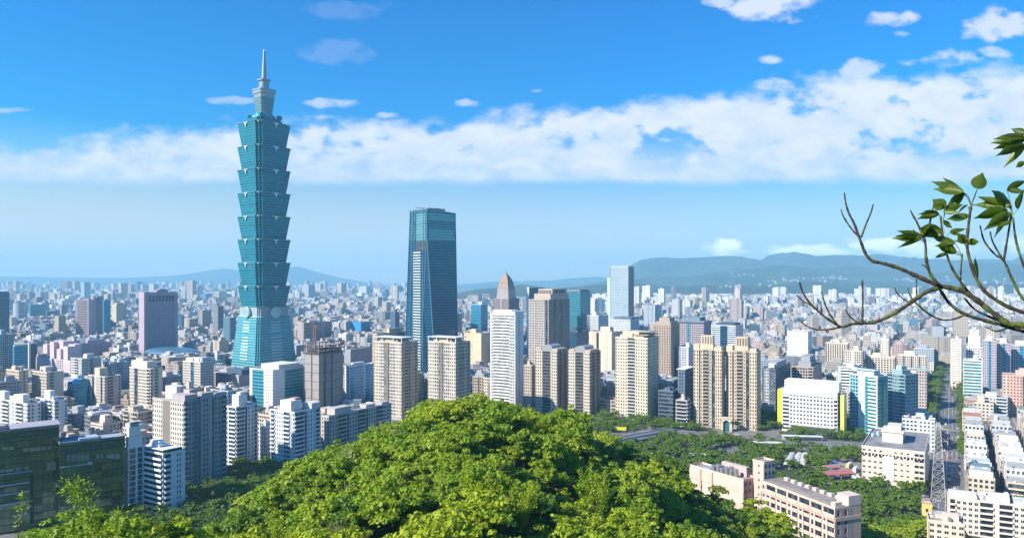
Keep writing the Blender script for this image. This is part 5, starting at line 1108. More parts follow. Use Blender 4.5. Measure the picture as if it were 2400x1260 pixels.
def sprawl():
    rg = np.random.default_rng(5); out = []
    ca, sa = math.cos(R(G)), math.sin(R(G))
    for D1, D2, c in ((780, 2000, 21.0), (2000, 4200, 29.0), (4200, 13000, 50.0)):
        ext = D2*1.3; g = np.arange(-ext, ext, c); U, W = np.meshgrid(g, g); U = U.ravel(); W = W.ravel()
        U = U+rg.uniform(-.22, .22, U.size)*c; W = W+rg.uniform(-.22, .22, U.size)*c
        x = U*ca-W*sa; y = U*sa+W*ca+D1
        px = CX+F*x/np.maximum(y, 1)
        ok = (y > D1) & (y < D2) & (px > -60) & (px < 2460)
        ok &= ~((y > 5350) & (px > 1020)) & ~((y > 12400)) & ~((y > 5500) & (rg.random(U.size) < .35))
        ok &= ~((px > 1690) & (y > 2900+.12*(px-1690)) & (y < 3300+.12*(px-1690)))           # the river
        # wide boulevards and parks
        ok &= (np.abs(((U+60) % 330)-14) > 13) & (np.abs(((W) % 410)-12) > 11) if c < 40 else ok
        out.append((x[ok], y[ok], px[ok], np.full(ok.sum(), c)))
    x, y, px, c = [np.concatenate(k) for k in zip(*out)]
    n = len(x); hx = c*rg.uniform(.30, .54, n); hy = c*rg.uniform(.28, .46, n)
    H = np.exp(rg.normal(2.42, .40, n)); tall = rg.random(n); H = np.where(tall > .965, rg.uniform(20, 42, n), H); H = np.where((tall > .993), rg.uniform(46, 80, n), H)
    far = (y > 3500) & (y < 5400) & (px > 1400); H = np.where(far & (y > 4100) & (tall > .5), rg.uniform(30, 58, n), H); H = np.where(far & (tall > .992), rg.uniform(90, 120, n), H)
    left = (px < 1000) & (y > 5000); H = np.where(left & (tall > .90), rg.uniform(30, 75, n), H); H = np.where(left & (tall > .99), rg.uniform(100, 150, n), H)
    wide = np.where(H > 24, rg.uniform(1.1, 1.5, n), 1); hx = hx*wide; hy = hy*wide
    fx, fy, fr = np.array(FOOT).T; keep = np.ones(n, bool)
    top = HY-F*(H+3-CAMZ)/y; w = (hx+hy)*1.35*F/y
    nearm = y < 2600
    for X, Y, r in zip(fx, fy, fr): keep &= ~(nearm & ((x-X)**2+(y-Y)**2 < (r*.8+np.hypot(hx, hy)*.8)**2))
    for (a, b, tp, vb, hd, sh) in HERO:                  # nothing may stand in front of what the eye sees
        bad = (hd > y) & (px+w/2 > a) & (px-w/2 < b) & (top < vb)
        Hm = CAMZ-(vb-HY)/F*y-3; H = np.where(bad, np.minimum(H, Hm), H)
    keep &= H > 5
    base = HY+F*CAMZ/y
    bl = np.array([bool(blocked(p, d, b_)) if d < 1100 else False for p, d, b_ in zip(px, y, base)]); keep &= ~bl
    d = np.stack([x-S0.x, y-S0.y], 1); st = d @ np.array([SDIR.x, SDIR.y]); so = d @ np.array([SPER.x, SPER.y])
    keep &= ~((st < 330) & (so > -14) & (so < 95)) & ~((np.abs(so) < 14) & (st < 900))
    x, y, H, hx, hy, px = [k[keep] for k in (x, y, H, hx, hy, px)]; n = len(x)
    pal = np.array([p[1] for p in PAL]+[(.72, .71, .69), (.10, .24, .34), (.05, .12, .2), (.30, .44, .50)]); pw = np.array(PW+[5, 1.0, .7, 1.0]); pw = pw/pw.sum()
    ci = rg.choice(len(pal), n, p=pal.shape[0]*[0] if False else pw); col = np.clip(pal[ci]*rg.uniform(.68, 1.08, (n, 1)), 0, .84)
    col = np.where(((y > 3500) & (px > 1300) & (rg.random(n) < .6))[:, None], np.array([.74, .71, .67]), col)
    rp = np.array([(.34, .34, .34), (.50, .49, .47), (.26, .27, .29), (.62, .63, .64), (.40, .22, .17), (.28, .40, .46), (.22, .34, .26)]); rcol = rp[rg.choice(7, n, p=[.3, .25, .15, .17, .05, .05, .03])]
    ang = np.full(n, R(G))+rg.choice([0, 0, 0, R(-14), R(12), R(40)], n)
    al = rg.random((n, 1)); C4 = np.concatenate([col, al], 1); R4 = np.concatenate([rcol, al], 1)
    k = rg.random(n) < np.where(y < 5000, .85, .3)
    m = k.sum(); ox = rg.uniform(-.3, .3, m)*hx[k]; oy = rg.uniform(-.3, .3, m)*hy[k]
    k2 = (y < 2600) & (rg.random(n) < .7); m2 = k2.sum(); ox2 = rg.uniform(-.5, .5, m2)*hx[k2]; oy2 = rg.uniform(-.5, .5, m2)*hy[k2]
    cat = lambda a, b_, c_: np.concatenate([a, b_, c_])
    np_boxes_obj = np_boxes('city_blocks', cat(x, x[k]+ox, x[k2]+ox2), cat(y, y[k]+oy, y[k2]+oy2), cat(np.zeros(n), H[k], H[k2]), cat(H, H[k]+rg.uniform(2.2, 6, m), H[k2]+rg.uniform(1.2, 2.6, m2)),
        cat(hx, hx[k]*rg.uniform(.3, .6, m), hx[k2]*.16), cat(hy, hy[k]*rg.uniform(.3, .6, m), hy[k2]*.2), cat(ang, ang[k], ang[k2]), np.concatenate([C4, C4[k], R4[k2]]), np.concatenate([R4, R4[k], R4[k2]]), city_mat())
    np_boxes_obj['kind'] = 'stuff'; np_boxes_obj['label'] = 'dense pale city of countless low blocks reaching to the hills'
    print('sprawl', n)
    # hamlets on the mountain slopes
    N = 0; xs_, ys_, zs_ = [], [], []
    for (px0, py0, sx, sy, cnt, D0) in ((1735, 646, 14, 4, 10, 8100), (1790, 668, 10, 3, 6, 6300), (1850, 657, 30, 6, 30, 7700), (1950, 653, 22, 7, 30, 7700), (1700, 672, 30, 2, 8, 6000), (2150, 656, 40, 9, 26, 7700), (2350, 660, 40, 9, 30, 7500)):
        for i in range(cnt*2//3):
            p, q = px0+rg.normal(0, sx), py0+rg.normal(0, sy*.5); xs_.append((p-CX)/F*D0); ys_.append(D0); zs_.append(CAMZ+(HY-q)/F*D0)
    xs_, ys_, zs_ = map(np.array, (xs_, ys_, zs_)); nn = len(xs_)
    return xs_, ys_, zs_, rg
ham = sprawl()
def hamlets():
    xs_, ys_, zs_, rg = ham; dg = bpy.context.evaluated_depsgraph_get(); ok = []
    for x, y, z in zip(xs_, ys_, zs_):                   # set each house where the sight line meets the slope
        o = Vector((0, 0, CAMZ)); d = (Vector((x, y, z))-o).normalized(); best = None
        for nm in ('near_hills', 'middle_mountains', 'high_mountains'):
            h, loc, nor, _ = bpy.data.objects[nm].ray_cast(o, d)
            if h and (best is None or loc.y < best.y): best = loc
        if best is not None and best.z > 20: ok.append(best)
    n = len(ok); P_ = np.array([tuple(v) for v in ok])
    c = np.tile(np.array([.45, .44, .42, .5]), (n, 1)); hx = rg.uniform(6, 14, n)
    o = np_boxes('hillside_houses', P_[:, 0], P_[:, 1], P_[:, 2]-15, P_[:, 2]+rg.uniform(7, 20, n), hx, rg.uniform(5, 8, n), rg.uniform(-.6, .2, n), c, c*.9, bpy.data.materials['city_facades'])
    o['kind'] = 'stuff'
bpy.context.view_layer.update(); hamlets()
# ------------------------------------------------------------------ trees
def quads_mesh(name, V, mats):
    """V: (n, 4, 3) corner array"""
    n = len(V); me = bpy.data.meshes.new(name); me.vertices.add(n*4); me.vertices.foreach_set('co', V.astype(np.float32).ravel())
    me.loops.add(n*4); me.loops.foreach_set('vertex_index', np.arange(n*4, dtype=np.int32))
    me.polygons.add(n); me.polygons.foreach_set('loop_start', np.arange(0, n*4, 4, dtype=np.int32)); me.update(calc_edges=True)
    me.materials.append(mats); return me
def crown_quads(rg, Rc, hgt, nb, dens, leaf, lean=.75, rb=(.2, .38), flat=.62):
    """leaf sprays over a lopsided crown made of many uneven, flattened clumps and loose tufts"""
    out = []; off = rg.normal(size=3)*Rc*.12; lobes = rg.normal(size=(4, 3)); lobes /= np.linalg.norm(lobes, axis=1)[:, None]
    for i in range(nb+nb//2):
        tuft = i >= nb
        u = rg.normal(size=3)+lobes[rg.integers(4)]*.8; u /= np.linalg.norm(u); u[2] = abs(u[2])*.98-.2
        f = rg.uniform(.98, 1.22) if tuft else rg.uniform(.4, 1.04)
        c = off+np.array([u[0]*Rc*f, u[1]*Rc*f, u[2]*hgt*f*rg.uniform(.85, 1.15)])
        r = Rc*(rg.uniform(.07, .13) if tuft else rg.uniform(*rb))
        n = max(14, int(4*math.pi*r*r*.7*dens))
        d = rg.normal(size=(n, 3)); d /= np.linalg.norm(d, axis=1)[:, None]; d[:, 2] = np.where(d[:, 2] < -.25, -d[:, 2], d[:, 2])
        p = c+d*r*np.clip(rg.normal(.95, .20, (n, 1)), .4, 1.5)*np.array([1.2, 1.2, flat])
        nr = d*lean+rg.normal(size=(n, 3))*.5+np.array([0, 0, .35]); nr /= np.linalg.norm(nr, axis=1)[:, None]
        t = np.cross(nr, rg.normal(size=(n, 3))); t /= np.linalg.norm(t, axis=1)[:, None]+1e-9; b = np.cross(nr, t)
        s = leaf*rg.uniform(.55, 1.45, (n, 1)); w = s*rg.uniform(.4, .75, (n, 1))
        out.append(np.stack([p-t*s, p-b*w, p+t*s, p+b*w], 1))
    return np.concatenate(out)
def trunk_mesh(name, rg, h, r, Rc, m):
    q = MB(); q.tube([(0, 0, -1.0), (.1, .05, h*.35), (.0, .15, h*.7), (.15, .1, h)], [r*1.3, r, r*.8, r*.5], 8)
    for k in range(5):
        a = rg.uniform(0, 6.28); L = Rc*rg.uniform(.5, .8); z = h*rg.uniform(.55, .9)
        q.tube([(.05, .1, z), (L*.5*math.cos(a), L*.5*math.sin(a), z+L*.35), (L*math.cos(a), L*math.sin(a), z+L*.75)], [r*.5, r*.32, r*.12], 6)
    return q.mesh(name, m)
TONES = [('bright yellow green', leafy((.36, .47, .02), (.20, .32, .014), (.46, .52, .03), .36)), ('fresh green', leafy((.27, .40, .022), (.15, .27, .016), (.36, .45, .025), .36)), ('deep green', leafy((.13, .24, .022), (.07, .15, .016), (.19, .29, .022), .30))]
rgt = np.random.default_rng(11)
PROTO = []                                                # [shape][tone] -> (crown mesh, trunk mesh)
for k, (Rc, hg, nb) in enumerate(((5.2, 4.6, 38), (4.4, 5.4, 30), (5.8, 4.0, 42), (4.2, 4.4, 28), (5.0, 5.8, 34), (5.6, 4.8, 30))):
    V = crown_quads(rgt, Rc, hg, nb, 11, .33, .8, (.12, .29)); V[:, :, 2] += 4.6
    tm = trunk_mesh('trunk', rgt, 5.5, .26, Rc, bark())
    PROTO.append([(quads_mesh('crown', V, m), tm) for _, m in TONES])
SHAPE = ['rounded', 'upright', 'spreading', 'compact', 'tall', 'ragged']
def feathery():
    """plume-like bamboo tops that stand between the hill trees"""
    out = []
    for s in range(16):
        a = rgt.uniform(0, 6.28); L = rgt.uniform(7, 11); lean = rgt.uniform(.5, 2.6)
        t = np.linspace(.35, 1, 60); cx = np.cos(a)*(1.2+lean*t**2.2); cy = np.sin(a)*(1.2+lean*t**2.2); cz = L*t-1.3*t**4
        for rep in range(3):
            p = np.stack([cx, cy, cz], 1)+rgt.normal(size=(60, 3))*.28
            d = rgt.normal(size=(60, 3)); d[:, 2] -= .6; d /= np.linalg.norm(d, axis=1)[:, None]
            w = np.cross(d, rgt.normal(size=(60, 3))); w /= np.linalg.norm(w, axis=1)[:, None]
            l = rgt.uniform(.3, .6, (60, 1)); out.append(np.stack([p, p+d*l*.4-w*.09, p+d*l, p+d*l*.4+w*.09], 1))
    return np.concatenate(out)
Vf = feathery(); q = MB()
for s in range(10): a = s*.63; q.tube([(math.cos(a)*.9, math.sin(a)*.9, -.6), (math.cos(a)*1.3, math.sin(a)*1.3, 6)], [.06, .03], 5)
fmesh = (quads_mesh('crown', Vf, TONES[0][1]), q.mesh('stem', bark((.16, .17, .06))))
def tree_roots(kindname, label, cat, group, cm, tm, tn):
    t = thing(kindname, label, cat, (0, 0, 0), 0, group); link('crown', cm, t); link(tn, tm, t); return t
def zone_label(px, py, x, y):
    crest = np.interp(px, [p[0] for p in HILLSKY], [p[1] for p in HILLSKY]); d = py-crest
    return 'on the hill skyline' if d < 28 else 'just below the crest' if d < 85 else 'halfway down the hill' if d < 180 else 'low on the hill'
LAND = {'the cream tower before the tapering tower': 'the first cream tower', 'the cream tower above the hilltop': 'the second cream tower', 'the first brown tower with a curved roof': 'the first curved roof tower',
    'the second brown tower with a curved roof': 'the second curved roof tower', 'the white office with blue stripes': 'the blue striped white office', 'the white office with yellow sides': 'the yellow sided white office', 'the mauve tower with turquoise bays': 'the turquoise windowed tower',
    'the navy tower with a white canopy': 'the white canopied navy tower', 'the white and blue glass office': 'the blue panelled white office', 'the navy block with a white grid strip': 'the navy block', 'the cream tower with corner balconies': 'the corner balconied cream tower',
    'the cream tower with a blue side': 'the blue sided cream tower', 'the white flats with a blue recess': 'the blue recessed white flats', 'the grey wrapped construction tower': 'the grey construction tower'}
def place_hill_trees():
    pts = []; rg = np.random.default_rng(21)
    for i in range(30000):
        y = rg.uniform(84, 345); x = rg.uniform(-.74, .5)*y*1.0
        h = float(hill_h(np.array(x), np.array(y)))
        if h < 7 or y < 95 and x > -30 and False: continue
        s = 6.6 if y < 150 else 7.2 if y < 240 else 7.6
        if any((x-a)**2+(y-b)**2 < s*s for a, b, *_ in pts): continue
        if any((x-fx)**2+(y-fy)**2 < (fr*.8+3)**2 for fx, fy, fr in FOOT): continue
        pts.append((x, y, h))
    def vis(x, y, h):
        z = h+8.0; px, py = pxof(x, y, z)
        if not (-70 < px < 2470 and py < 1330): return False
        for s in np.linspace(.35, .95, 25):
            if float(hill_h(np.array(x*s), np.array(y*s)))+(6.5 if y*s > 84 else 0) > CAMZ+(z-CAMZ)*s+1.2 and (1-s)*y > 6: return False
        return True
    pts = [p for p in pts if vis(*p)]; pts.sort(key=lambda p: p[1]); print('hill trees', len(pts)); pts = pts[:262]
    cache = {}; near = [(b[0], b[1], b[5]) for b in HERO if b[5] and b[3] > 880]; cnt = {}
    for x, y, h in pts:
        px, py = pxof(x, y, h+8)
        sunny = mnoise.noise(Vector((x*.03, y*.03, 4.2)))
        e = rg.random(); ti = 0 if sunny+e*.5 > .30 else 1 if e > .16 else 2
        if px > 1380 and e > .45: ti = min(2, ti+1)  # right flank takes darker leaf tones, its shade put into the colour
        si = int(rg.integers(6)); fth = rg.random() < .13 and y < 240
        key = 'f' if fth else (si, ti)
        under = min(near, key=lambda b: abs((b[0]+b[1])/2-px))[2]
        tone = ('yellow green', 'fresh green', 'deep green')[0 if fth else ti]; z = zone_label(px, py, x, y)
        body = f'{tone} bamboo clump' if fth else f'{tone} {SHAPE[si]} tree'
        lab = f'{body} {z}, below {LAND.get(under, under)}'
        n = cnt[lab] = cnt.get(lab, 0)+1
        if n > 1: lab = f'{ordw[n-1]} {lab}'
        sc = rg.uniform(.68, 1.3)*(1.0 if y < 200 else 1.05); sz = sc*rg.uniform(.9, 1.15)
        if key not in cache:
            if fth: cache[key] = tree_roots('bamboo_clump', lab, 'bamboo', 'bamboo on the green hill', *fmesh, 'stem')
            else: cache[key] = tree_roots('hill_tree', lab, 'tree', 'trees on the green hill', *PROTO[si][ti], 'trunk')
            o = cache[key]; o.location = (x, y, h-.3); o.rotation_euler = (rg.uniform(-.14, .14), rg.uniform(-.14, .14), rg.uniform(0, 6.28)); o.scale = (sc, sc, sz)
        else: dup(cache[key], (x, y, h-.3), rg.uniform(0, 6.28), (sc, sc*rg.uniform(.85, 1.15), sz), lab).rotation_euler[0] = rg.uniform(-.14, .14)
    return len(pts)
n_hill = place_hill_trees()
def bare_shrub(px, py, D0, lab, col, seed):
    rg = np.random.default_rng(seed); p = at(px, D0, py=py); h = float(hill_h(np.array(p.x), np.array(p.y))); t = thing('bare_shrub', lab, 'shrub', (p.x, p.y, h-.3)); H = p.z-h
    q = MB()
    for i in range(26):
        a = rg.uniform(0, 6.28); L = rg.uniform(.7, 1.15)*H; s = rg.uniform(.1, .38); e = Vector((math.cos(a)*s*L*.6, math.sin(a)*s*L*.6, L))
        q.tube([(0, 0, 0), e*.6, e], [.09, .05, .02], 4)
        for k in range(5): b = e*rg.uniform(.55, .95); q.tube([b, b+Vector((rg.normal(0, .7), rg.normal(0, .7), rg.uniform(.2, 1.3)))], [.03, .012], 3)
    q.obj('twig', bark(col), t)
bare_shrub(930, 1000, 188, 'pinkish bare twiggy shrub near the shoulder of the green hill', (.36, .27, .22), 1)
bare_shrub(1195, 1170, 128, 'reddish bare shrub in the middle of the green hill', (.26, .15, .12), 2)
bare_shrub(810, 1050, 176, 'pale dry shrub on the far edge of the green hill below the cream tower', (.42, .36, .28), 3)
bare_shrub(1545, 1175, 190, 'brownish dry shrub low on the shaded flank of the green hill', (.26, .19, .13), 4)
bare_shrub(790, 1215, 120, 'rust coloured twiggy shrub low on the sunny flank of the green hill', (.28, .17, .12), 5)
# undergrowth that closes the gaps between the trunks
def undergrowth():
    rg = np.random.default_rng(3); n = 60000
    y = rg.uniform(-70, 420, n); x = rg.uniform(-.78, .62, n)*np.maximum(np.abs(y), 90); h = hill_h(x, y); k = (h > 3) & ~((y > -14) & (y < 16) & (np.abs(x) < 14)); x, y, h = x[k], y[k], h[k]; n = len(x)
    p = np.stack([x, y, h+rg.uniform(.1, 2.6, n)], 1); nr = rg.normal(size=(n, 3))*.6+np.array([-.2, -.3, .8]); nr /= np.linalg.norm(nr, axis=1)[:, None]
    t = np.cross(nr, rg.normal(size=(n, 3))); t /= np.linalg.norm(t, axis=1)[:, None]; b = np.cross(nr, t); s = rg.uniform(.35, .9, (n, 1))
    o = link('undergrowth', quads_mesh('undergrowth', np.stack([p-t*s, p-b*s*.6, p+t*s, p+b*s*.6], 1), TONES[2][1])); o['kind'] = 'stuff'
undergrowth()
# parkland and valley: the larger trees stand alone, the rest is one wood
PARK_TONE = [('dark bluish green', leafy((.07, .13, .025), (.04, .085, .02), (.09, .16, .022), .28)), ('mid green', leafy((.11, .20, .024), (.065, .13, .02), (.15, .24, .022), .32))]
PARK = []
for k, (Rc, hg, nb) in enumerate(((4.6, 4.4, 20), (4.0, 5.0, 18), (5.2, 4.0, 22))):
    V = crown_quads(rgt, Rc, hg, nb, 3.2, .55, .75, (.17, .34), .75); V[:, :, 2] += 4.0; tm = trunk_mesh('trunk', rgt, 5, .24, Rc, bark())
    PARK.append((V, tm, [quads_mesh('crown', V, m) for _, m in PARK_TONE]))
ROADS = []                                                # (polyline, half width) in ground metres
def near_road(x, y, pad=2):
    for pl, hw in ROADS:
        for a, b in zip(pl[:-1], pl[1:]):
            ax, ay, bx, by = a.x, a.y, b.x, b.y; L = (bx-ax)**2+(by-ay)**2
            t = max(0, min(1, ((x-ax)*(bx-ax)+(y-ay)*(by-ay))/L)); 
            if (x-ax-t*(bx-ax))**2+(y-ay-t*(by-ay))**2 < (hw+pad)**2: return True
    return False
ROADS.append(([gp(1290, 1040), gp(1400, 1026), gp(1560, 1016), gp(1700, 1022), gp(1850, 1032), gp(2020, 1046), gp(2190, 1055)], 13))
ROADS.append(([gp(1330, 1080), gp(1420, 1050), gp(1490, 1034), gp(1580, 1018)], 7))
ROADS.append(([gp(1700, 1056), gp(1780, 1050), gp(1900, 1052), gp(2015, 1060)], 6))
ROADS.append(([street(-60, 0), street(120, 0), street(430, 0), street(900, 0)], 11))
ROADS.append(([street(-40, 51), street(160, 51), street(420, 51)], 4.5))
LOT = [gp(1930, 1085), gp(2012, 1082), gp(2016, 1140), gp(1935, 1142)]
CARPARK = [gp(1832, 1066), gp(1900, 1068), gp(1890, 1100), gp(1815, 1096)]
def in_poly(x, y, P):
    c = False
    for i in range(len(P)):
        a, b = P[i], P[i-1]
        if (a.y > y) != (b.y > y) and x < (b.x-a.x)*(y-a.y)/(b.y-a.y)+a.x: c = not c
    return c
def park():
    rg = np.random.default_rng(8); pts = []
    zones = [(1285, 2030, 978, 1262, 6.3, 1300), (285, 670, 1092, 1275, 7.6, 420), (2010, 2215, 1120, 1300, 6.6, 160), (2182, 2240, 888, 1012, 7.5, 120), (2255, 2420, 1165, 1200, 6.5, 60), (130, 240, 1000, 1035, 7, 14), (190, 310, 930, 962, 8, 18), (560, 720, 938, 975, 8, 16), (800, 880, 940, 980, 8, 20), (1090, 1150, 905, 945, 8, 16), (1500, 1640, 870, 905, 9, 16), (820, 880, 800, 830, 14, 14)]
    for (p0, p1, b0, b1, s, mx) in zones:
        n = 0
        for i in range(mx*14):
            if n >= mx: break
            px, py = rg.uniform(p0, p1), rg.uniform(b0, b1); g = gp(px, py); x, y = g.x, g.y
            h = float(hill_h(np.array(x), np.array(y)))
            if h > 9: continue
            if any((x-a)**2+(y-b)**2 < s*s for a, b, *_ in pts[-900:]): continue
            if any((x-fx)**2+(y-fy)**2 < (fr*.92+2)**2 for fx, fy, fr in FOOT): continue
            if near_road(x, y, 4) or in_poly(x, y, LOT) or in_poly(x, y, CARPARK): continue
            if b0 > 970 and p0 == 1285 and mnoise.noise(Vector((x*.02, y*.02, 1))) < -.38 and y > 400: continue
            pts.append((x, y, max(h, 0), px, py)); n += 1
    for t in np.arange(0, 900, 9.0):                      # street trees in lines
        for o in (-13.5, 13):
            if 150 < t or rg.random() < .2:
                p = street(t, o); 
                if not any((p.x-fx)**2+(p.y-fy)**2 < (fr*.7)**2 for fx, fy, fr in FOOT): pts.append((p.x, p.y, 0, *pxof(p.x, p.y, 0)))
    solo = sorted([p for p in pts if p[4] > 1010 and p[1] < 640], key=lambda p: p[1])[:300-38-min(262, n_hill)+36]
    ids = set(id(p) for p in solo); wood = []; cache = {}; cnt = {}
    near = [(b[0], b[1], b[5]) for b in HERO if b[5] and b[3] > 960]
    for p in pts:
        x, y, h, px, py = p; si = int(rg.integers(3)); sc = rg.uniform(.55, 1.35); a = rg.uniform(0, 6.28)
        shady = 0 if (px < 700 or rg.random() < .55) else 1  # valley trees all get the dark bluish tone, shade painted into the leaves
        if id(p) in ids:
            bright = px > 1900 and py > 1120
            near2 = min(near, key=lambda b: abs((b[0]+b[1])/2-px)+.6*abs(b[0]*0+py-1150))[2]
            tn = (TONES[0][0] if rg.random() < .5 else TONES[1][0]) if bright else PARK_TONE[shady][0]
            lab = f'{tn} {("round", "upright", "wide")[si]} tree on the flat beside '+near2; n = cnt[lab] = cnt.get(lab, 0)+1
            if n > 1: lab = f'{ordw[n-1]} {tn} {("round", "upright", "wide")[si]} tree beside '+near2
            while len(lab.split()) > 16: lab = ' '.join(lab.split()[:-1])
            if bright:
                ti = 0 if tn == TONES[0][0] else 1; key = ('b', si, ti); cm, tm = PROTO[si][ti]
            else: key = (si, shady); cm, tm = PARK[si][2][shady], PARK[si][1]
            if key not in cache:
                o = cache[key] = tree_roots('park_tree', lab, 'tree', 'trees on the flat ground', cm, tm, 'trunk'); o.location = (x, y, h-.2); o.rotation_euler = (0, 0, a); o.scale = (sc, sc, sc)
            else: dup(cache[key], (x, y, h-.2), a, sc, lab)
        else:
            V = PARK[si][0]; ca, sa = math.cos(a)*sc, math.sin(a)*sc
            if y > 620: V = V[::2]
            W = np.empty_like(V); W[..., 0] = V[..., 0]*ca-V[..., 1]*sa+x; W[..., 1] = V[..., 0]*sa+V[..., 1]*ca+y; W[..., 2] = V[..., 2]*sc+h-.4
            wood.append(W)
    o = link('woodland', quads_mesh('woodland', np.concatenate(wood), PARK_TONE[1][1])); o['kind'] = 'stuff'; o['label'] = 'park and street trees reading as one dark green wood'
    print('park', len(pts), 'solo', len(solo), 'quads', sum(len(w) for w in wood))
park()
# distant greenery: low tree masses in the gaps of the city
def city_green():
    rg = np.random.default_rng(31); out = []
    for i in range(260):
        D0 = 850*math.exp(rg.random()*1.5); px = rg.uniform(-20, 2420); x = (px-CX)/F*D0; n = int(rg.integers(30, 90)); r = rg.uniform(5, 22)
        p = np.stack([x+rg.normal(size=n)*r, D0+rg.normal(size=n)*r, rg.uniform(1, 8, n)], 1); nr = rg.normal(size=(n, 3))+np.array([0, 0, .8]); nr /= np.linalg.norm(nr, axis=1)[:, None]
        t = np.cross(nr, rg.normal(size=(n, 3))); t /= np.linalg.norm(t, axis=1)[:, None]; b = np.cross(nr, t); s = rg.uniform(1.2, 2.6, (n, 1))
        out.append(np.stack([p-t*s, p-b*s, p+t*s, p+b*s], 1))
    o = link('city_trees', quads_mesh('city_trees', np.concatenate(out), PARK_TONE[0][1])); o['kind'] = 'stuff'
city_green()
# ------------------------------------------------------------------ roads, vehicles, pylon and other street things
def ribbon(name, pl, hw, z, m, o0=None, o1=None):
    o0 = -hw if o0 is None else o0; o1 = hw if o1 is None else o1
    pts = []
    for i in range(len(pl)-1):
        p0 = pl[max(i-1, 0)]; p1 = pl[i]; p2 = pl[i+1]; p3 = pl[min(i+2, len(pl)-1)]
        for k in range(8):
            t = k/8; pts.append(.5*((2*p1)+(p2-p0)*t+(2*p0-5*p1+4*p2-p3)*t*t+(3*p1-p0-3*p2+p3)*t**3))
    pts.append(pl[-1]); q = MB(); L = []
    for i, p in enumerate(pts):
        d = (pts[min(i+1, len(pts)-1)]-pts[max(i-1, 0)]); d.z = 0; d.normalize(); n = Vector((d.y, -d.x, 0)); L.append((p+n*o0, p+n*o1))
    zf = z if callable(z) else (lambda i: z)
    for i in range(len(L)-1):
        (a, b), (c, d) = L[i], L[i+1]
        q.quad((a.x, a.y, zf(i)), (b.x, b.y, zf(i)), (d.x, d.y, zf(i+1)), (c.x, c.y, zf(i+1)))
    return q, pts, L
asph = roofing((.17, .17, .175)); pave = roofing((.34, .33, .31)); paint = plain((.6, .6, .57), .6)
road_marks = MB()
for i, (pl, hw) in enumerate(ROADS):
    if i == 1: continue
    q, pts, L = ribbon('road', pl, hw, .05+.008*i, asph); kind(q.obj('road', asph), 'structure')
    for s in (-1, 1):
        a, b = (hw, hw+2.6) if s > 0 else (-hw-2.6, -hw)
        q, _, _ = ribbon('pavement', pl, hw, .19+.004*i, pave, a, b); kind(q.obj('pavement', pave), 'structure')
    lanes = (-.62*hw, -.32*hw, 0, .32*hw, .62*hw) if hw > 9 else (0,)
    for o in lanes:
        q, ps, L = ribbon('m', pl, hw, .066+.008*i, paint, o-.14, o+.14)
        for k, f in enumerate(q.f):
            if o == 0 or k % 2 == 0: base = len(road_marks.v); road_marks.v += [q.v[j] for j in f]; road_marks.f.append((base, base+1, base+2, base+3)); road_marks.mi.append(0)
for t in (-12, 95, 250):                                  # zebra crossings over the street
    for o in np.arange(-9.5, 9.6, 1.3):
        a, b, c, d = street(t, o, .09), street(t, o+.6, .09), street(t+4, o+.6, .09), street(t+4, o, .09); road_marks.quad(a, b, c, d)
kind(road_marks.obj('road_markings', paint), 'structure')
q = MB(); q.f.append((0, 1, 2, 3)); q.v += [(p.x, p.y, .045) for p in LOT]; q.mi.append(0); kind(q.obj('bus_yard', roofing((.30, .29, .28))), 'structure')
q = MB(); q.f.append((0, 1, 2, 3)); q.v += [(p.x, p.y, .045) for p in CARPARK]; q.mi.append(0); kind(q.obj('car_park', roofing((.28, .27, .26))), 'structure')
# the curved flyover
def flyover():
    pl = ROADS[1][0]; n = 24
    t = thing('flyover', 'curved concrete flyover ramp beside the park trees', 'flyover', (0, 0, 0))
    zf = lambda i: 1.4+3.6*min(1, i/10)
    conc = wall((.52, .50, .48)); q, pts, L = ribbon('deck', pl, 7, zf, asph, -4.2, 4.2)
    q2 = MB()
    for i in range(len(L)-1):
        (a, b), (c, d) = L[i], L[i+1]; z0, z1 = zf(i), zf(i+1)
        q2.hexa([(a.x, a.y, z0-1.3), (b.x, b.y, z0-1.3), (d.x, d.y, z1-1.3), (c.x, c.y, z1-1.3), (a.x, a.y, z0-.03), (b.x, b.y, z0-.03), (d.x, d.y, z1-.03), (c.x, c.y, z1-.03)])
    q2.obj('deck', conc, t); q.obj('carriageway', asph, t)
    for s in (0, 1):
        r = MB()
        for i in range(len(L)-1):
            a, c = L[i][s], L[i+1][s]; z0, z1 = zf(i), zf(i+1); w = (L[i][1]-L[i][0]).normalized()*(.3 if s == 0 else -.3)
            r.hexa([(a.x, a.y, z0), (a.x+w.x, a.y+w.y, z0), (c.x+w.x, c.y+w.y, z1), (c.x, c.y, z1), (a.x, a.y, z0+1), (a.x+w.x, a.y+w.y, z0+1), (c.x+w.x, c.y+w.y, z1+1), (c.x, c.y, z1+1)])
        r.obj('barrier', conc, t)
    for i in range(4, len(pts)-1, 4):
        r = MB(); p = pts[i]; r.cyl(p.x, p.y, -.2, zf(i)-1.32, 1.0, n=10); r.obj('pier', conc, t)
flyover()
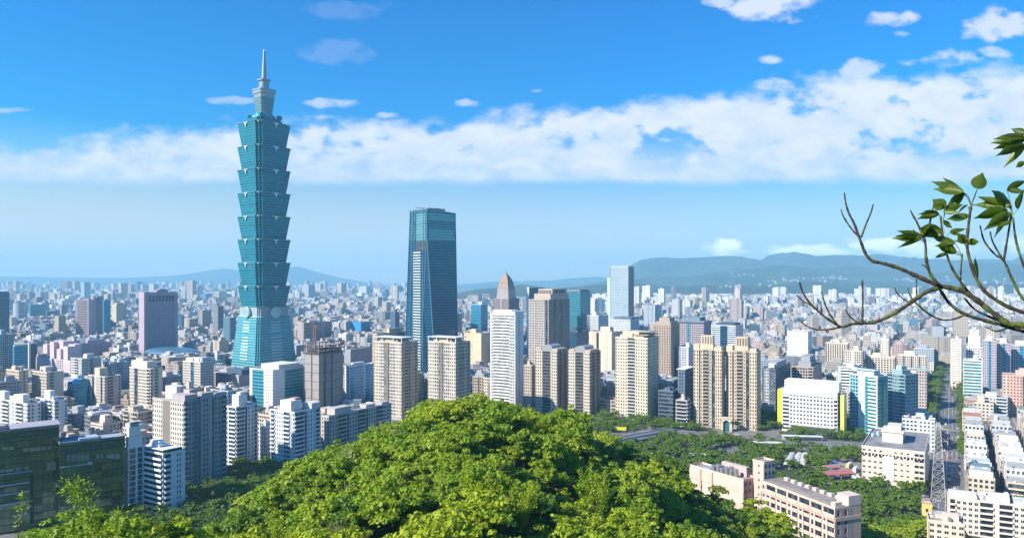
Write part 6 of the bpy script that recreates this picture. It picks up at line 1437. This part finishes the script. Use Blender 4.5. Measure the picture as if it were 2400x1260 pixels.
# vehicles
def car_proto(col, lab, kindn='car'):
    t = thing('parked_car' if False else 'car', lab, 'car', (0, 0, 0), 0, 'cars on the streets')
    q = MB(); prof = [(-2.2, .35), (-2.2, .85), (-1.9, .95), (1.0, .95), (2.1, .80), (2.2, .38)]
    q.loft([[(x, -.88, z) for x, z in prof], [(x, .88, z) for x, z in prof]]); q.obj('body', plain(col, .25, .1, 'car_paint'), t)
    q = MB(); q.hexa([(-1.7, -.78, .95), (.95, -.78, .95), (.95, .78, .95), (-1.7, .78, .95), (-1.2, -.62, 1.42), (.3, -.62, 1.42), (.3, .62, 1.42), (-1.2, .62, 1.42)]); q.obj('cabin_glass', GLN, t)
    q = MB(); q.box(-1.22, .32, -.64, .64, 1.425, 1.48); q.obj('car_roof', plain(col, .25, .1, 'car_paint'), t)
    for x in (-1.35, 1.35):
        for y in (-.8, .8):
            q = MB(); n = 10; q.loft([[(x+.33*math.cos(2*math.pi*i/n), y-.1, .33+.33*math.sin(2*math.pi*i/n)) for i in range(n)], [(x+.33*math.cos(2*math.pi*i/n), y+.1, .33+.33*math.sin(2*math.pi*i/n)) for i in range(n)]]); q.obj('wheel', plain((.03, .03, .03), .8), t)
    return t
rv = random.Random(4)
CARC = [('white', (.78, .78, .78)), ('silver', (.5, .51, .52)), ('dark grey', (.10, .10, .11)), ('yellow', (.75, .50, .02)), ('red', (.42, .04, .03)), ('blue', (.05, .12, .3))]
protos = {}; cc = {}
def put_car(x, y, z, rz, where, ci=None):
    nm, col = rv.choices(CARC, [5, 3, 3, 3, 1, 1])[0]
    k = cc[(nm, where)] = cc.get((nm, where), 0)+1
    lab = f'{nm} car {where}, {ordw[k-1]} {nm} one from the viewer'
    if nm not in protos: protos[nm] = car_proto(col, lab); protos[nm].location = (x, y, z); protos[nm].rotation_euler = (0, 0, rz)
    else: dup(protos[nm], (x, y, z), rz, 1, lab)
for t in sorted(rv.uniform(-10, 330) for i in range(34)):
    o = rv.choice((-8.2, -5.2, -2.0, 2.0, 5.2, 8.2)); p = street(t, o); put_car(p.x, p.y, .06, math.atan2(SDIR.y, SDIR.x)+(math.pi if o < 0 else 0), 'on the long straight street')
for t in sorted(rv.uniform(10, 300) for i in range(14)):
    p = street(t, 51+rv.choice((-2.6, 2.6))); put_car(p.x, p.y, .06, math.atan2(SDIR.y, SDIR.x), 'on the terrace side road')
pl = ROADS[0][0]
for i in range(22):
    k = rv.randrange(len(pl)-1); s = rv.random(); p = pl[k].lerp(pl[k+1], s); d = (pl[k+1]-pl[k]).normalized(); o = rv.choice((-9, -5, 4, 8)); put_car(p.x+d.y*o, p.y-d.x*o, .06, math.atan2(d.y, d.x), 'on the avenue by the park')
def bus(col, lab, p, rz):
    t = thing('bus', lab, 'bus', (p.x, p.y, .06), rz, 'buses in the bus yard')
    q = MB(); q.box(-5.5, 5.5, -1.25, 1.25, .45, 1.5); q.box(-5.5, 5.5, -1.24, 1.24, 2.45, 3.0); q.box(-5.48, -5.2, -1.2, 1.2, 1.5, 2.45); q.obj('body', plain(col, .3, .05, 'bus_paint'), t)
    q = MB(); q.box(-5.15, 5.45, -1.2, 1.2, 1.5, 2.45); q.obj('window_band', GLN, t)
    q = MB(); q.box(-5.4, 5.4, -1.2, 1.2, 3.004, 3.1); q.box(-2, 1, -.7, .7, 3.1, 3.35); q.obj('bus_roof', white_m, t)
    for x in (-3.4, 3.4):
        for y in (-1.05, 1.05):
            q = MB(); n = 10; q.loft([[(x+.48*math.cos(2*math.pi*i/n), y-.14, .48+.48*math.sin(2*math.pi*i/n)) for i in range(n)], [(x+.48*math.cos(2*math.pi*i/n), y+.14, .48+.48*math.sin(2*math.pi*i/n)) for i in range(n)]]); q.obj('wheel', plain((.03, .03, .03), .8), t)
for (px, py, c, a, lab) in ((1990, 1094, (.70, .50, .20), .9, 'orange striped bus parked askew in the yard beside the cream factory'), (2004, 1104, (.72, .72, .7), 1.0, 'white bus parked against the wall of the cream factory'), (1998, 1122, (.74, .74, .72), 1.35, 'white bus standing alone low in the bus yard'), (2010, 1124, (.5, .6, .3), 1.4, 'green and white bus nearest to the cream factory wall'), (1976, 1112, (.50, .12, .12), .5, 'red bus beside the red shed of the bus yard'), (1950, 1108, (.72, .73, .74), .5, 'white bus parked behind the red shed of the bus yard')):
    bus(c, lab, gp(px, py), a)
def shed(lab, p, rz, L, W, h, col, name='yard_shed'):
    t = thing(name, lab, 'shed', (p.x, p.y, 0), rz); FOOT.append((p.x, p.y, 5)); q = MB(); n = 8
    prof = [(W*math.cos(math.pi-math.pi*i/n), h+1.3*math.sin(math.pi*i/n)) for i in range(n+1)]
    q.loft([[(-L, y, z) for y, z in prof]+[(-L, W, h-.15), (-L, -W, h-.15)], [(L, y, z) for y, z in prof]+[(L, W, h-.15), (L, -W, h-.15)]]); q.obj('curved_roof', plain(col, .45, .1), t)
    for x in (-L+.4, 0, L-.4):
        for y in (-W+.3, W-.3): q = MB(); q.box(x-.12, x+.12, y-.12, y+.12, 0, h-.15); q.obj('post', plain((.4, .4, .42), .5), t)
shed('red roofed open shed in the bus yard', gp(1962, 1122), .25, 11, 4.5, 4.6, (.46, .16, .15))
shed('second smaller red roofed shed in the bus yard', gp(1948, 1106), .25, 6, 3.5, 4.2, (.42, .2, .2))
shed('blue tarpaulin covered stall at the edge of the bus yard', gp(1953, 1094), .6, 3, 2.5, 3.5, (.06, .22, .42))
for i in range(9):
    shed(f'{ordw[i]} pale arched canopy roof over the car park, counting from its near edge', gp(1846+7*(i % 3)+4*(i//3), 1094-9*(i//3)).lerp(gp(1896, 1094-9*(i//3)), (i % 3)/3.2), 1.05, 6.0, 2.3, 3.4, (.58, .57, .55), 'parking_canopy')
for (px, py, w, lab) in ((1880, 1031, 17, 'white flat canopy beside the avenue under the yellow sided office'), (1800, 1046, 12, 'long white shelter roof along the park edge'), (1362, 1000, 12, 'white low pavilion at the foot of the first curved roof tower'), (1640, 1075, 9, 'small grey shed roof at the park edge behind the short pink school wing')):
    p = gp(px, py); t = thing('shelter', lab, 'shelter', (p.x, p.y, 0), R(-8)); q = MB(); q.box(-w, w, -3.2, 3.2, 3.6, 4.0); q.box(-w+.4, w-.4, -2.8, 2.8, 4.0, 4.15); q.obj('roof', wall((.56, .56, .55)), t)
    q = MB(); q.box(-w+.6, w-.6, 1.5, 2.6, 0, 3.6); q.obj('back_wall', wall((.5, .5, .5)), t)
    for x in (-w+1, 0, w-1): q = MB(); q.box(x-.15, x+.15, -2.8, -2.5, 0, 3.6); q.obj('post', tank_m, t)
p = gp(1455, 1014); t = thing('billboard', 'yellow billboard standing beside the flyover below the cream grid tower', 'billboard', (p.x, p.y, 0), R(-5)); q = MB(); q.box(-5, 5, -.2, .2, 2.6, 5.6); q.obj('panel', plain((.72, .72, .03), .5), t)
for x in (-3.5, 3.5): q = MB(); q.box(x-.15, x+.15, .22, .5, 0, 5); q.obj('post', tank_m, t)
# street lamps along the avenue
lp = None; k = 0
for i in range(len(pl)-1):
    for s in (.1, .4, .7):
        p = pl[i].lerp(pl[i+1], s); d = (pl[i+1]-pl[i]).normalized(); x, y = p.x+d.y*15, p.y-d.x*15
        lab = f'grey street lamp by the park avenue, {ordw[k]} along it from the flyover end'; k += 1
        if lp is None:
            lp = thing('street_lamp', lab, 'street lamp', (x, y, 0), 0, 'street lamps along the avenue'); q = MB(); q.tube([(0, 0, 0), (0, 0, 9), (0, .6, 9.7), (0, 2.0, 9.9)], [.14, .09, .07, .06], 6); q.obj('pole', tank_m, lp); q = MB(); q.box(-.16, .16, 1.7, 2.6, 9.82, 9.98); q.obj('lamp_head', white_m, lp)
        else: dup(lp, (x, y, 0), 0, 1, lab)
# lattice pylon beside the street
def pylon():
    D0 = 458; p = at(2199, D0, 0); H = CAMZ+(HY-985)/F*D0
    t = thing('lattice_pylon', 'pale steel lattice power pylon standing beside the long straight street', 'pylon', (p.x, p.y, 0), R(-31)); FOOT.append((p.x, p.y, 5))
    st = plain((.50, .48, .43), .5, .3, 'galvanised_steel'); hw = lambda z: 4.2*(1-z/H)**.8*.8+.75
    zs = [0]; 
    while zs[-1] < H-2: zs.append(zs[-1]+max(1.8, hw(zs[-1])*1.5))
    q = MB(); L = MB()
    cs = ((-1, -1), (1, -1), (1, 1), (-1, 1))
    for z0, z1 in zip(zs[:-1], zs[1:]):
        a, b = hw(z0), hw(z1)
        for i in range(4):
            c, d = cs[i], cs[(i+1) % 4]
            q.bar((c[0]*a, c[1]*a, z0), (c[0]*b, c[1]*b, z1), .22)
            L.bar((c[0]*a, c[1]*a, z0), (d[0]*b, d[1]*b, z1), .11); L.bar((d[0]*a, d[1]*a, z0), (c[0]*b, c[1]*b, z1), .11); L.bar((c[0]*b, c[1]*b, z1), (d[0]*b, d[1]*b, z1), .10)
    q.obj('leg', st, t); L.obj('bracing', st, t)
    for z in (H*.62, H*.76, H*.9):
        q = MB()
        for s in (-1, 1):
            q.bar((s*hw(z), 0, z+1.4), (s*5.2, 0, z), .14); q.bar((s*hw(z), -.5, z), (s*5.2, 0, z), .12); q.bar((s*hw(z), .5, z), (s*5.2, 0, z), .12)
        q.obj('cross_arm', st, t)
        for s in (-1, 1):
            q = MB(); q.cyl(s*5.1, 0, z-2.2, z-.1, .22, n=8); q.obj('insulator', plain((.5, .45, .4), .3), t)
    base = Vector((p.x, p.y, 0))
    k = 0
    for z in (H*.62, H*.76, H*.9):
        for s in (-1, 1):
            a = base+SPER*s*5.1+Vector((0, 0, z-2.2)); b = a+SDIR*330+Vector((0, 0, 4)); pts = [a.lerp(b, i/16)-Vector((0, 0, 9*4*(i/16)*(1-i/16))) for i in range(17)]
            q = MB(); q.tube(pts, .045, 4); o = q.obj('power_line', plain((.25, .25, .26), .5), None)
            tag(o, f'{("lower", "middle", "upper")[k//2]} power cable {"over the pavement" if s < 0 else "over the roadway"} strung from the lattice pylon', 'cable', 'power lines along the street'); k += 1
pylon()
# river, floodplain and the far arch bridge
wm, T, b = new_mat('river_water'); b.inputs['Base Color'].default_value = (.05, .10, .12, 1); b.inputs['Roughness'].default_value = .25
q = MB(); q.quad((500, 3010, .06), (3200, 3160, .06), (3200, 3330, .06), (500, 3180, .06)); kind(q.obj('river', wm), 'structure')
gmz = forest_mat((.10, .14, .05), (.05, .09, .03), .02); q = MB(); q.quad((600, 2890, .03), (3200, 2890, .03), (3200, 3420, .03), (600, 3420, .03)); kind(q.obj('floodplain_grass', gmz), 'structure')
def arch_bridge():
    p = at(2085, 3150, 0); t = thing('arch_bridge', 'slim white arch bridge over the far river', 'bridge', (p.x, p.y, 0), R(8)); wmm = wall((.8, .8, .8)); w = 86
    q = MB(); q.box(-w*1.6, w*1.6, -9, 9, 9, 11); q.obj('deck', wmm, t)
    for s in (-1, 1):
        q = MB(); q.tube([(x*w, s*8.5, 10+34*(1-x*x)) for x in np.linspace(-1, 1, 25)], 1.5, 8); q.obj('arch', wmm, t)
    q = MB()
    for x in np.linspace(-.85, .85, 14): q.bar((x*w, 8.5, 11), (x*w, 8.5, 10+34*(1-x*x)), .25); q.bar((x*w, -8.5, 11), (x*w, -8.5, 10+34*(1-x*x)), .25)
    q.obj('hanger', wmm, t)
    for x in (-1.5, -1, 1, 1.5): q = MB(); q.box(x*w-2, x*w+2, -8, 8, 0, 9); q.obj('pier', wmm, t)
arch_bridge()
# yellow wall by the trees, right of the school
p = gp(2150, 1215); t = thing('garden_house', 'narrow ochre yellow house end among bright trees beside the long pink school wing', 'house', (p.x, p.y-10, 0), R(-30)); q = MB(); q.box(-2.6, 2.6, -3, 6, 0, 13); q.obj('wall', wall((.62, .50, .14)), t); q = MB(); q.taper((-2.9, 2.9, -3.3, 6.3), (-1.6, 1.6, -2, 5), 13, 14.2); q.obj('roof', roofing((.42, .30, .24)), t); q = MB(); q.box(-.6, .6, -3.1, -3.01, 8, 10); q.obj('window', GLN, t)
# ------------------------------------------------------------------ the tree whose bare branches reach in from the right, a few metres away
def near_tree():
    t = thing('umbrella_tree', 'dark mossy tree branch with drooping glossy leaves reaching in close to the viewer', 'tree', (4.15, 4.3, 137.6))
    base = Vector(t.location); bk = bark((.055, .040, .028), .9)
    K = 1405/580.0
    def W(X, Y, dz=0): px, py = 1820+X/K, 280+Y/K; d = 4.5-(px-2100)*.0006+dz; return at(px, d, py=py)-base
    s = 4.5/F/K
    def limb(nm, pts, r0, r1, dz=0.0, dz1=None, par=t):
        dz1 = dz if dz1 is None else dz1; P3 = []; n = len(pts)
        P = [Vector((x, y, 0)) for x, y in pts]
        for i in range(n-1):
            p0, p1, p2, p3 = P[max(i-1, 0)], P[i], P[i+1], P[min(i+2, n-1)]
            for k in range(6):
                u = k/6; P3.append(.5*((2*p1)+(p2-p0)*u+(2*p0-5*p1+4*p2-p3)*u*u+(3*p1-p0-3*p2+p3)*u**3))
        P3.append(P[-1]); N = len(P3); pts3 = []; rad = []
        for i, p in enumerate(P3):
            f = i/(N-1); pts3.append(W(p.x, p.y, dz+(dz1-dz)*f))
            rad.append(.88*s*(r0+(r1-r0)*f)*(1+.13*math.sin(i*1.9+r0)+.10*math.sin(i*.7)))
        rad[-1] *= .8; q = MB(); q.tube(pts3, rad, 10); return q.obj(nm, bk, par, True)
    # trunk, out of the frame
    q = MB(); q.tube([(0, 0, -.3), (.02, 0, .4), (-.05, .02, 1.2), (-.18, 0, 1.8), (-.22, .05, 2.6), (-.35, 0, 3.4)], [.11, .085, .07, .06, .045, .03], 12); q.obj('trunk', bk, t, True)
    tr = (1820, 1310)
    main = limb('branch', [(1790, 1330), (1600, 1235), (1400, 1168), (1320, 1160), (1230, 1098), (1130, 1020), (1040, 968), (920, 940), (800, 890), (700, 845), (600, 815), (545, 803), (505, 760), (472, 675), (440, 590), (410, 530), (392, 470), (385, 415)], 21, 4.5)
    limb('branch', [(470, 665), (430, 625), (385, 560), (365, 510)], 6, 4); limb('branch', [(480, 670), (510, 590), (535, 530), (549, 482)], 6, 4.5, 0, -.05)
    lo = limb('branch', [(935, 950), (860, 975), (780, 1025), (700, 1080), (620, 1125), (550, 1152), (490, 1155), (430, 1160), (370, 1176), (320, 1150), (250, 1100), (180, 1030), (145, 970), (130, 920)], 14, 4.5, 0, -.25)
    for pts, a, b, z in ((((370, 1176), (290, 1192), (220, 1190), (160, 1165), (120, 1125)), 6, 4, -.15), (((345, 1165), (300, 1100), (270, 1030), (257, 975)), 6, 4, -.15), (((200, 1055), (150, 1030), (112, 993)), 5, 3.5, -.2), (((254, 1100), (252, 1040)), 4, 3, -.2), (((232, 1085), (232, 1045)), 4, 3, -.2), (((487, 1150), (489, 1040), (487, 910)), 7, 5.5, -.08),
            (((460, 1150), (440, 1138), (410, 1110), (395, 1085)), 7, 4, -.1), (((797, 1020), (795, 960), (795, 905)), 5, 4, -.02), (((780, 1025), (758, 1000), (745, 955)), 5, 4, -.02), (((755, 1040), (710, 1010), (685, 985), (670, 955)), 5, 4, -.02), (((785, 1035), (860, 1100), (940, 1136), (1010, 1131), (1065, 1110)), 6, 6, .05),
            (((925, 960), (980, 1040), (1060, 1100), (1170, 1137), (1260, 1160), (1350, 1185), (1600, 1260)), 9, 14, .06), (((1065, 1010), (1130, 1080), (1240, 1132), (1330, 1168)), 6, 8, .08), (((1330, 1175), (1310, 1180), (1250, 1201), (1185, 1175)), 8, 4, .03),
            (((915, 935), (870, 870), (850, 790), (842, 690), (800, 590), (775, 545), (760, 515)), 11, 4, -.04), (((835, 660), (795, 645), (775, 625)), 5, 3, -.05), (((852, 838), (822, 820)), 4, 3, -.04), (((868, 600), (880, 540), (897, 470)), 6, 4.5, .06),
            (((1110, 1005), (1060, 940), (1000, 850), (965, 760), (945, 680), (932, 545)), 9, 5.5, .04), (((1450, 1120), (1400, 1095), (1300, 1055), (1200, 990), (1150, 930), (1110, 840), (1082, 720), (1090, 600), (1104, 490)), 13, 8, -.05), (((1060, 975), (1045, 900), (1055, 760)), 7, 4, .0),
            (((1450, 1060), (1390, 1005), (1340, 910), (1290, 800), (1240, 765), (1180, 690), (1155, 600)), 10, 4.5, .1), (((1285, 795), (1230, 700), (1212, 635)), 6, 4, .1), (((1290, 800), (1310, 680), (1335, 530)), 7, 6, .1), (((1460, 960), (1400, 820), (1360, 690), (1343, 555)), 8, 6, .0),
            (((1104, 490), (1120, 445), (1140, 395)), 4, 2.5, -.05), (((1104, 490), (1090, 440), (1060, 412)), 3, 2.2, -.05), (((1440, 1230), (1480, 900), (1460, 500), (1420, 120)), 16, 5, -.1)):
        limb('branch', list(pts), a, b, z)
    lm, T, b_ = new_mat('glossy_leaf')
    g = T.node('ShaderNodeNewGeometry'); f = T.noise(T.node('ShaderNodeTexCoord').outputs['Object'], 9, 3)
    col = T.mix(g.outputs['Random Per Island'], (.05, .085, .006, 1), (.11, .16, .012, 1)); col = T.mix(T.m('MULTIPLY', f, .5), col, (.03, .06, .006, 1))
    T.l.new(col, b_.inputs['Base Color']); b_.inputs['Roughness'].default_value = .38; b_.inputs['Specular IOR Level'].default_value = .4
    trn = T.node('ShaderNodeBsdfTranslucent'); trn.inputs[0].default_value = (.16, .26, .01, 1); mx = T.node('ShaderNodeMixShader'); mx.inputs[0].default_value = .40
    T.l.new(b_.outputs[0], mx.inputs[1]); T.l.new(trn.outputs[0], mx.inputs[2]); T.l.new(mx.outputs[0], T.n['Material Output'].inputs[0])
    pm = plain((.12, .16, .04), .6)
    def leaf(q, pb, pt, hw, seed):
        rr = random.Random(seed); a = W(*pb, rr.uniform(-.03, .03)); e = W(*pt, rr.uniform(-.10, .10)); ax = e-a; L = ax.length; ax.normalize()
        side = ax.cross(Vector((0, 1, 0))).normalized(); up = side.cross(ax)
        tw = rr.uniform(-.5, .5); side = (side*math.cos(tw)+up*math.sin(tw)).normalized(); up = side.cross(ax)
        n = 9; h = hw*s*1.08; L *= 1.10; rows = []
        for i in range(n+1):
            u = i/n; w = h*(math.sin(math.pi*min(1, u**.82*.93+.05))**.8)*(1.0 if u < .62 else 1-(u-.62)*1.75) if i < n else h*.05
            c = a+ax*L*u+Vector((0, 0, -1))*(-.10+.42*u*u)*L*.28+up*.0
            rows.append([c-side*w+up*w*.35, c-side*w*.5+up*w*.12, c, c+side*w*.5+up*w*.12, c+side*w+up*w*.35])
        b0 = len(q.v)
        for r in rows: q.v += [tuple(p) for p in r]
        for i in range(n):
            for k in range(4): i0 = b0+i*5+k; q.f.append((i0, i0+1, i0+6, i0+5)); q.mi.append(0)
    clusters = [((1072, 412), [(1055, 410, 893, 343, 24), (1055, 415, 903, 383, 24), (1060, 415, 972, 482, 17)], (1100, 480)),
        ((1140, 395), [(1140, 395, 1168, 298, 36), (1140, 395, 1105, 352, 8)], (1104, 490)),
        ((945, 520), [(958, 502, 892, 450, 30), (953, 520, 1052, 474, 21), (920, 538, 810, 552, 22), (918, 530, 808, 526, 8)], (940, 600)),
        ((1092, 545), [(1092, 548, 976, 556, 22), (1085, 490, 1030, 520, 8)], (1098, 560)),
        ((940, 600), [(948, 580, 994, 604, 16), (850, 662, 868, 588, 32), (935, 630, 818, 608, 26), (930, 650, 850, 600, 20), (985, 640, 1072, 612, 13)], (946, 690)),
        ((830, 675), [(832, 672, 668, 662, 24), (825, 682, 686, 646, 17), (800, 680, 700, 668, 12)], (842, 700)),
        ((1015, 705), [(1015, 705, 884, 650, 24), (1022, 760, 918, 706, 22), (970, 762, 903, 780, 11), (1005, 740, 960, 720, 16)], (1050, 775)),
        ((1080, 700), [(1080, 704, 1032, 648, 22), (1080, 702, 1144, 686, 18), (1040, 700, 1010, 676, 8)], (1082, 720)),
        ((1142, 905), [(1142, 905, 1128, 778, 13)], (1130, 880)),
        ((1335, 520), [(1338, 500, 1232, 392, 32), (1322, 492, 1126, 470, 24), (1312, 522, 1136, 545, 30), (1310, 482, 1160, 434, 27), (1325, 540, 1188, 607, 22), (1332, 572, 1252, 612, 15), (1310, 405, 1415, 340, 20), (1374, 508, 1402, 395, 20)], (1338, 545)),
        ((1415, 120), [(1412, 112, 1230, 120, 25), (1412, 122, 1248, 152, 26), (1412, 150, 1260, 188, 25), (1412, 76, 1338, 48, 18), (1402, 92, 1244, 98, 20), (1420, 110, 1500, 60, 22)], (1424, 140)),
        ((1408, 245), [(1408, 244, 1362, 266, 15)], (1440, 250))]
    for ci, (hub, lv, root) in enumerate(clusters):
        q = MB()
        for li, (x0, y0, x1, y1, hw) in enumerate(lv): leaf(q, (x0, y0), (x1, y1), hw, ci*17+li)
        if ci in (0, 2, 4, 5, 6, 9, 10):
            r2 = random.Random(ci)
            for li, (x0, y0, x1, y1, hw) in enumerate(lv):
                k = r2.choice((-1, 1))*r2.uniform(.22, .45); f = r2.uniform(.65, .9); dx, dy = (x1-x0)*f, (y1-y0)*f
                leaf(q, (x0+r2.uniform(-6, 6), y0+r2.uniform(-4, 8)), (x0+dx-dy*k, y0+dy+dx*k+14), hw*.72, ci*31+li)
        o = q.obj('leaf_cluster', lm, t, True)
        pq = MB()
        for x0, y0, *_ in lv: pq.tube([W(*root), W((root[0]+x0)/2+4, (root[1]+y0)/2-5), W(x0, y0)], s*1.9, 6)
        pq.obj('leaf_stalk', pm, o)
near_tree()

# slender bamboo shoot in front of the green glass wing
def shoot(px, D0, pts, lab, n, seed, spread):
    rg = np.random.default_rng(seed); P3 = [at(x, D0, py=y) for x, y in pts]; h = float(hill_h(np.array(P3[0].x), np.array(P3[0].y)))
    root = Vector((P3[0].x+.5, D0, h-.2)); t = thing('bamboo_shoot', lab, 'bamboo', root)
    q = MB(); pp = [Vector((0, 0, 0))]+[p-root for p in P3]; q.tube(pp, [.09]+[.07-.05*i/len(P3) for i in range(len(P3))], 6); q.obj('stem', bark((.22, .22, .10)), t)
    out = []
    for a, b in zip(P3[:-1], P3[1:]):
        for k in range(n):
            p = np.array(a.lerp(b, rg.random())-root); d = np.array([rg.uniform(-1, .5), rg.uniform(-.6, .6), rg.uniform(-.5, .55)]); d /= np.linalg.norm(d)
            l = rg.uniform(.35, .75); off = d*rg.uniform(0, spread); w = np.cross(d, rg.normal(size=3)); w /= np.linalg.norm(w); p = p+off
            out.append(np.stack([p, p+d*l*.45-w*.10, p+d*l, p+d*l*.45+w*.10]))
    link('leaves', quads_mesh('leaves', np.array(out), TONES[0][1]), t)
shoot(205, 96, [(224, 1262), (216, 1225), (208, 1190), (196, 1160), (180, 1146), (166, 1138)], 'tall slender bamboo shoot with yellow green leaves before the green glass wing', 150, 5, 1.7)
shoot(60, 96, [(42, 1262), (50, 1215), (56, 1180), (54, 1160)], 'thin sparse bamboo shoot at the photo edge before the green glass wing', 26, 6, .8)
shoot(270, 96, [(262, 1262), (270, 1235), (279, 1205), (281, 1196)], 'short bamboo shoot beside the lower green glass wing', 50, 7, 1.1)
# ------------------------------------------------------------------ haze: one closed box of pale air
def haze():
    b = MB(); b.box(-26000, 26000, -400, 21500, -40, 900)
    m = bpy.data.materials.new('haze_air'); m.use_nodes = True
    T = NT(m.node_tree); T.n.clear()
    v = T.node('ShaderNodeVolumePrincipled'); v.inputs['Color'].default_value = (.36, .72, .97, 1); v.inputs['Density'].default_value = 8e-5; v.inputs['Anisotropy'].default_value = .0
    T.l.new(v.outputs[0], T.node('ShaderNodeOutputMaterial').inputs['Volume'])
    kind(b.obj('haze', m), 'stuff')
haze()
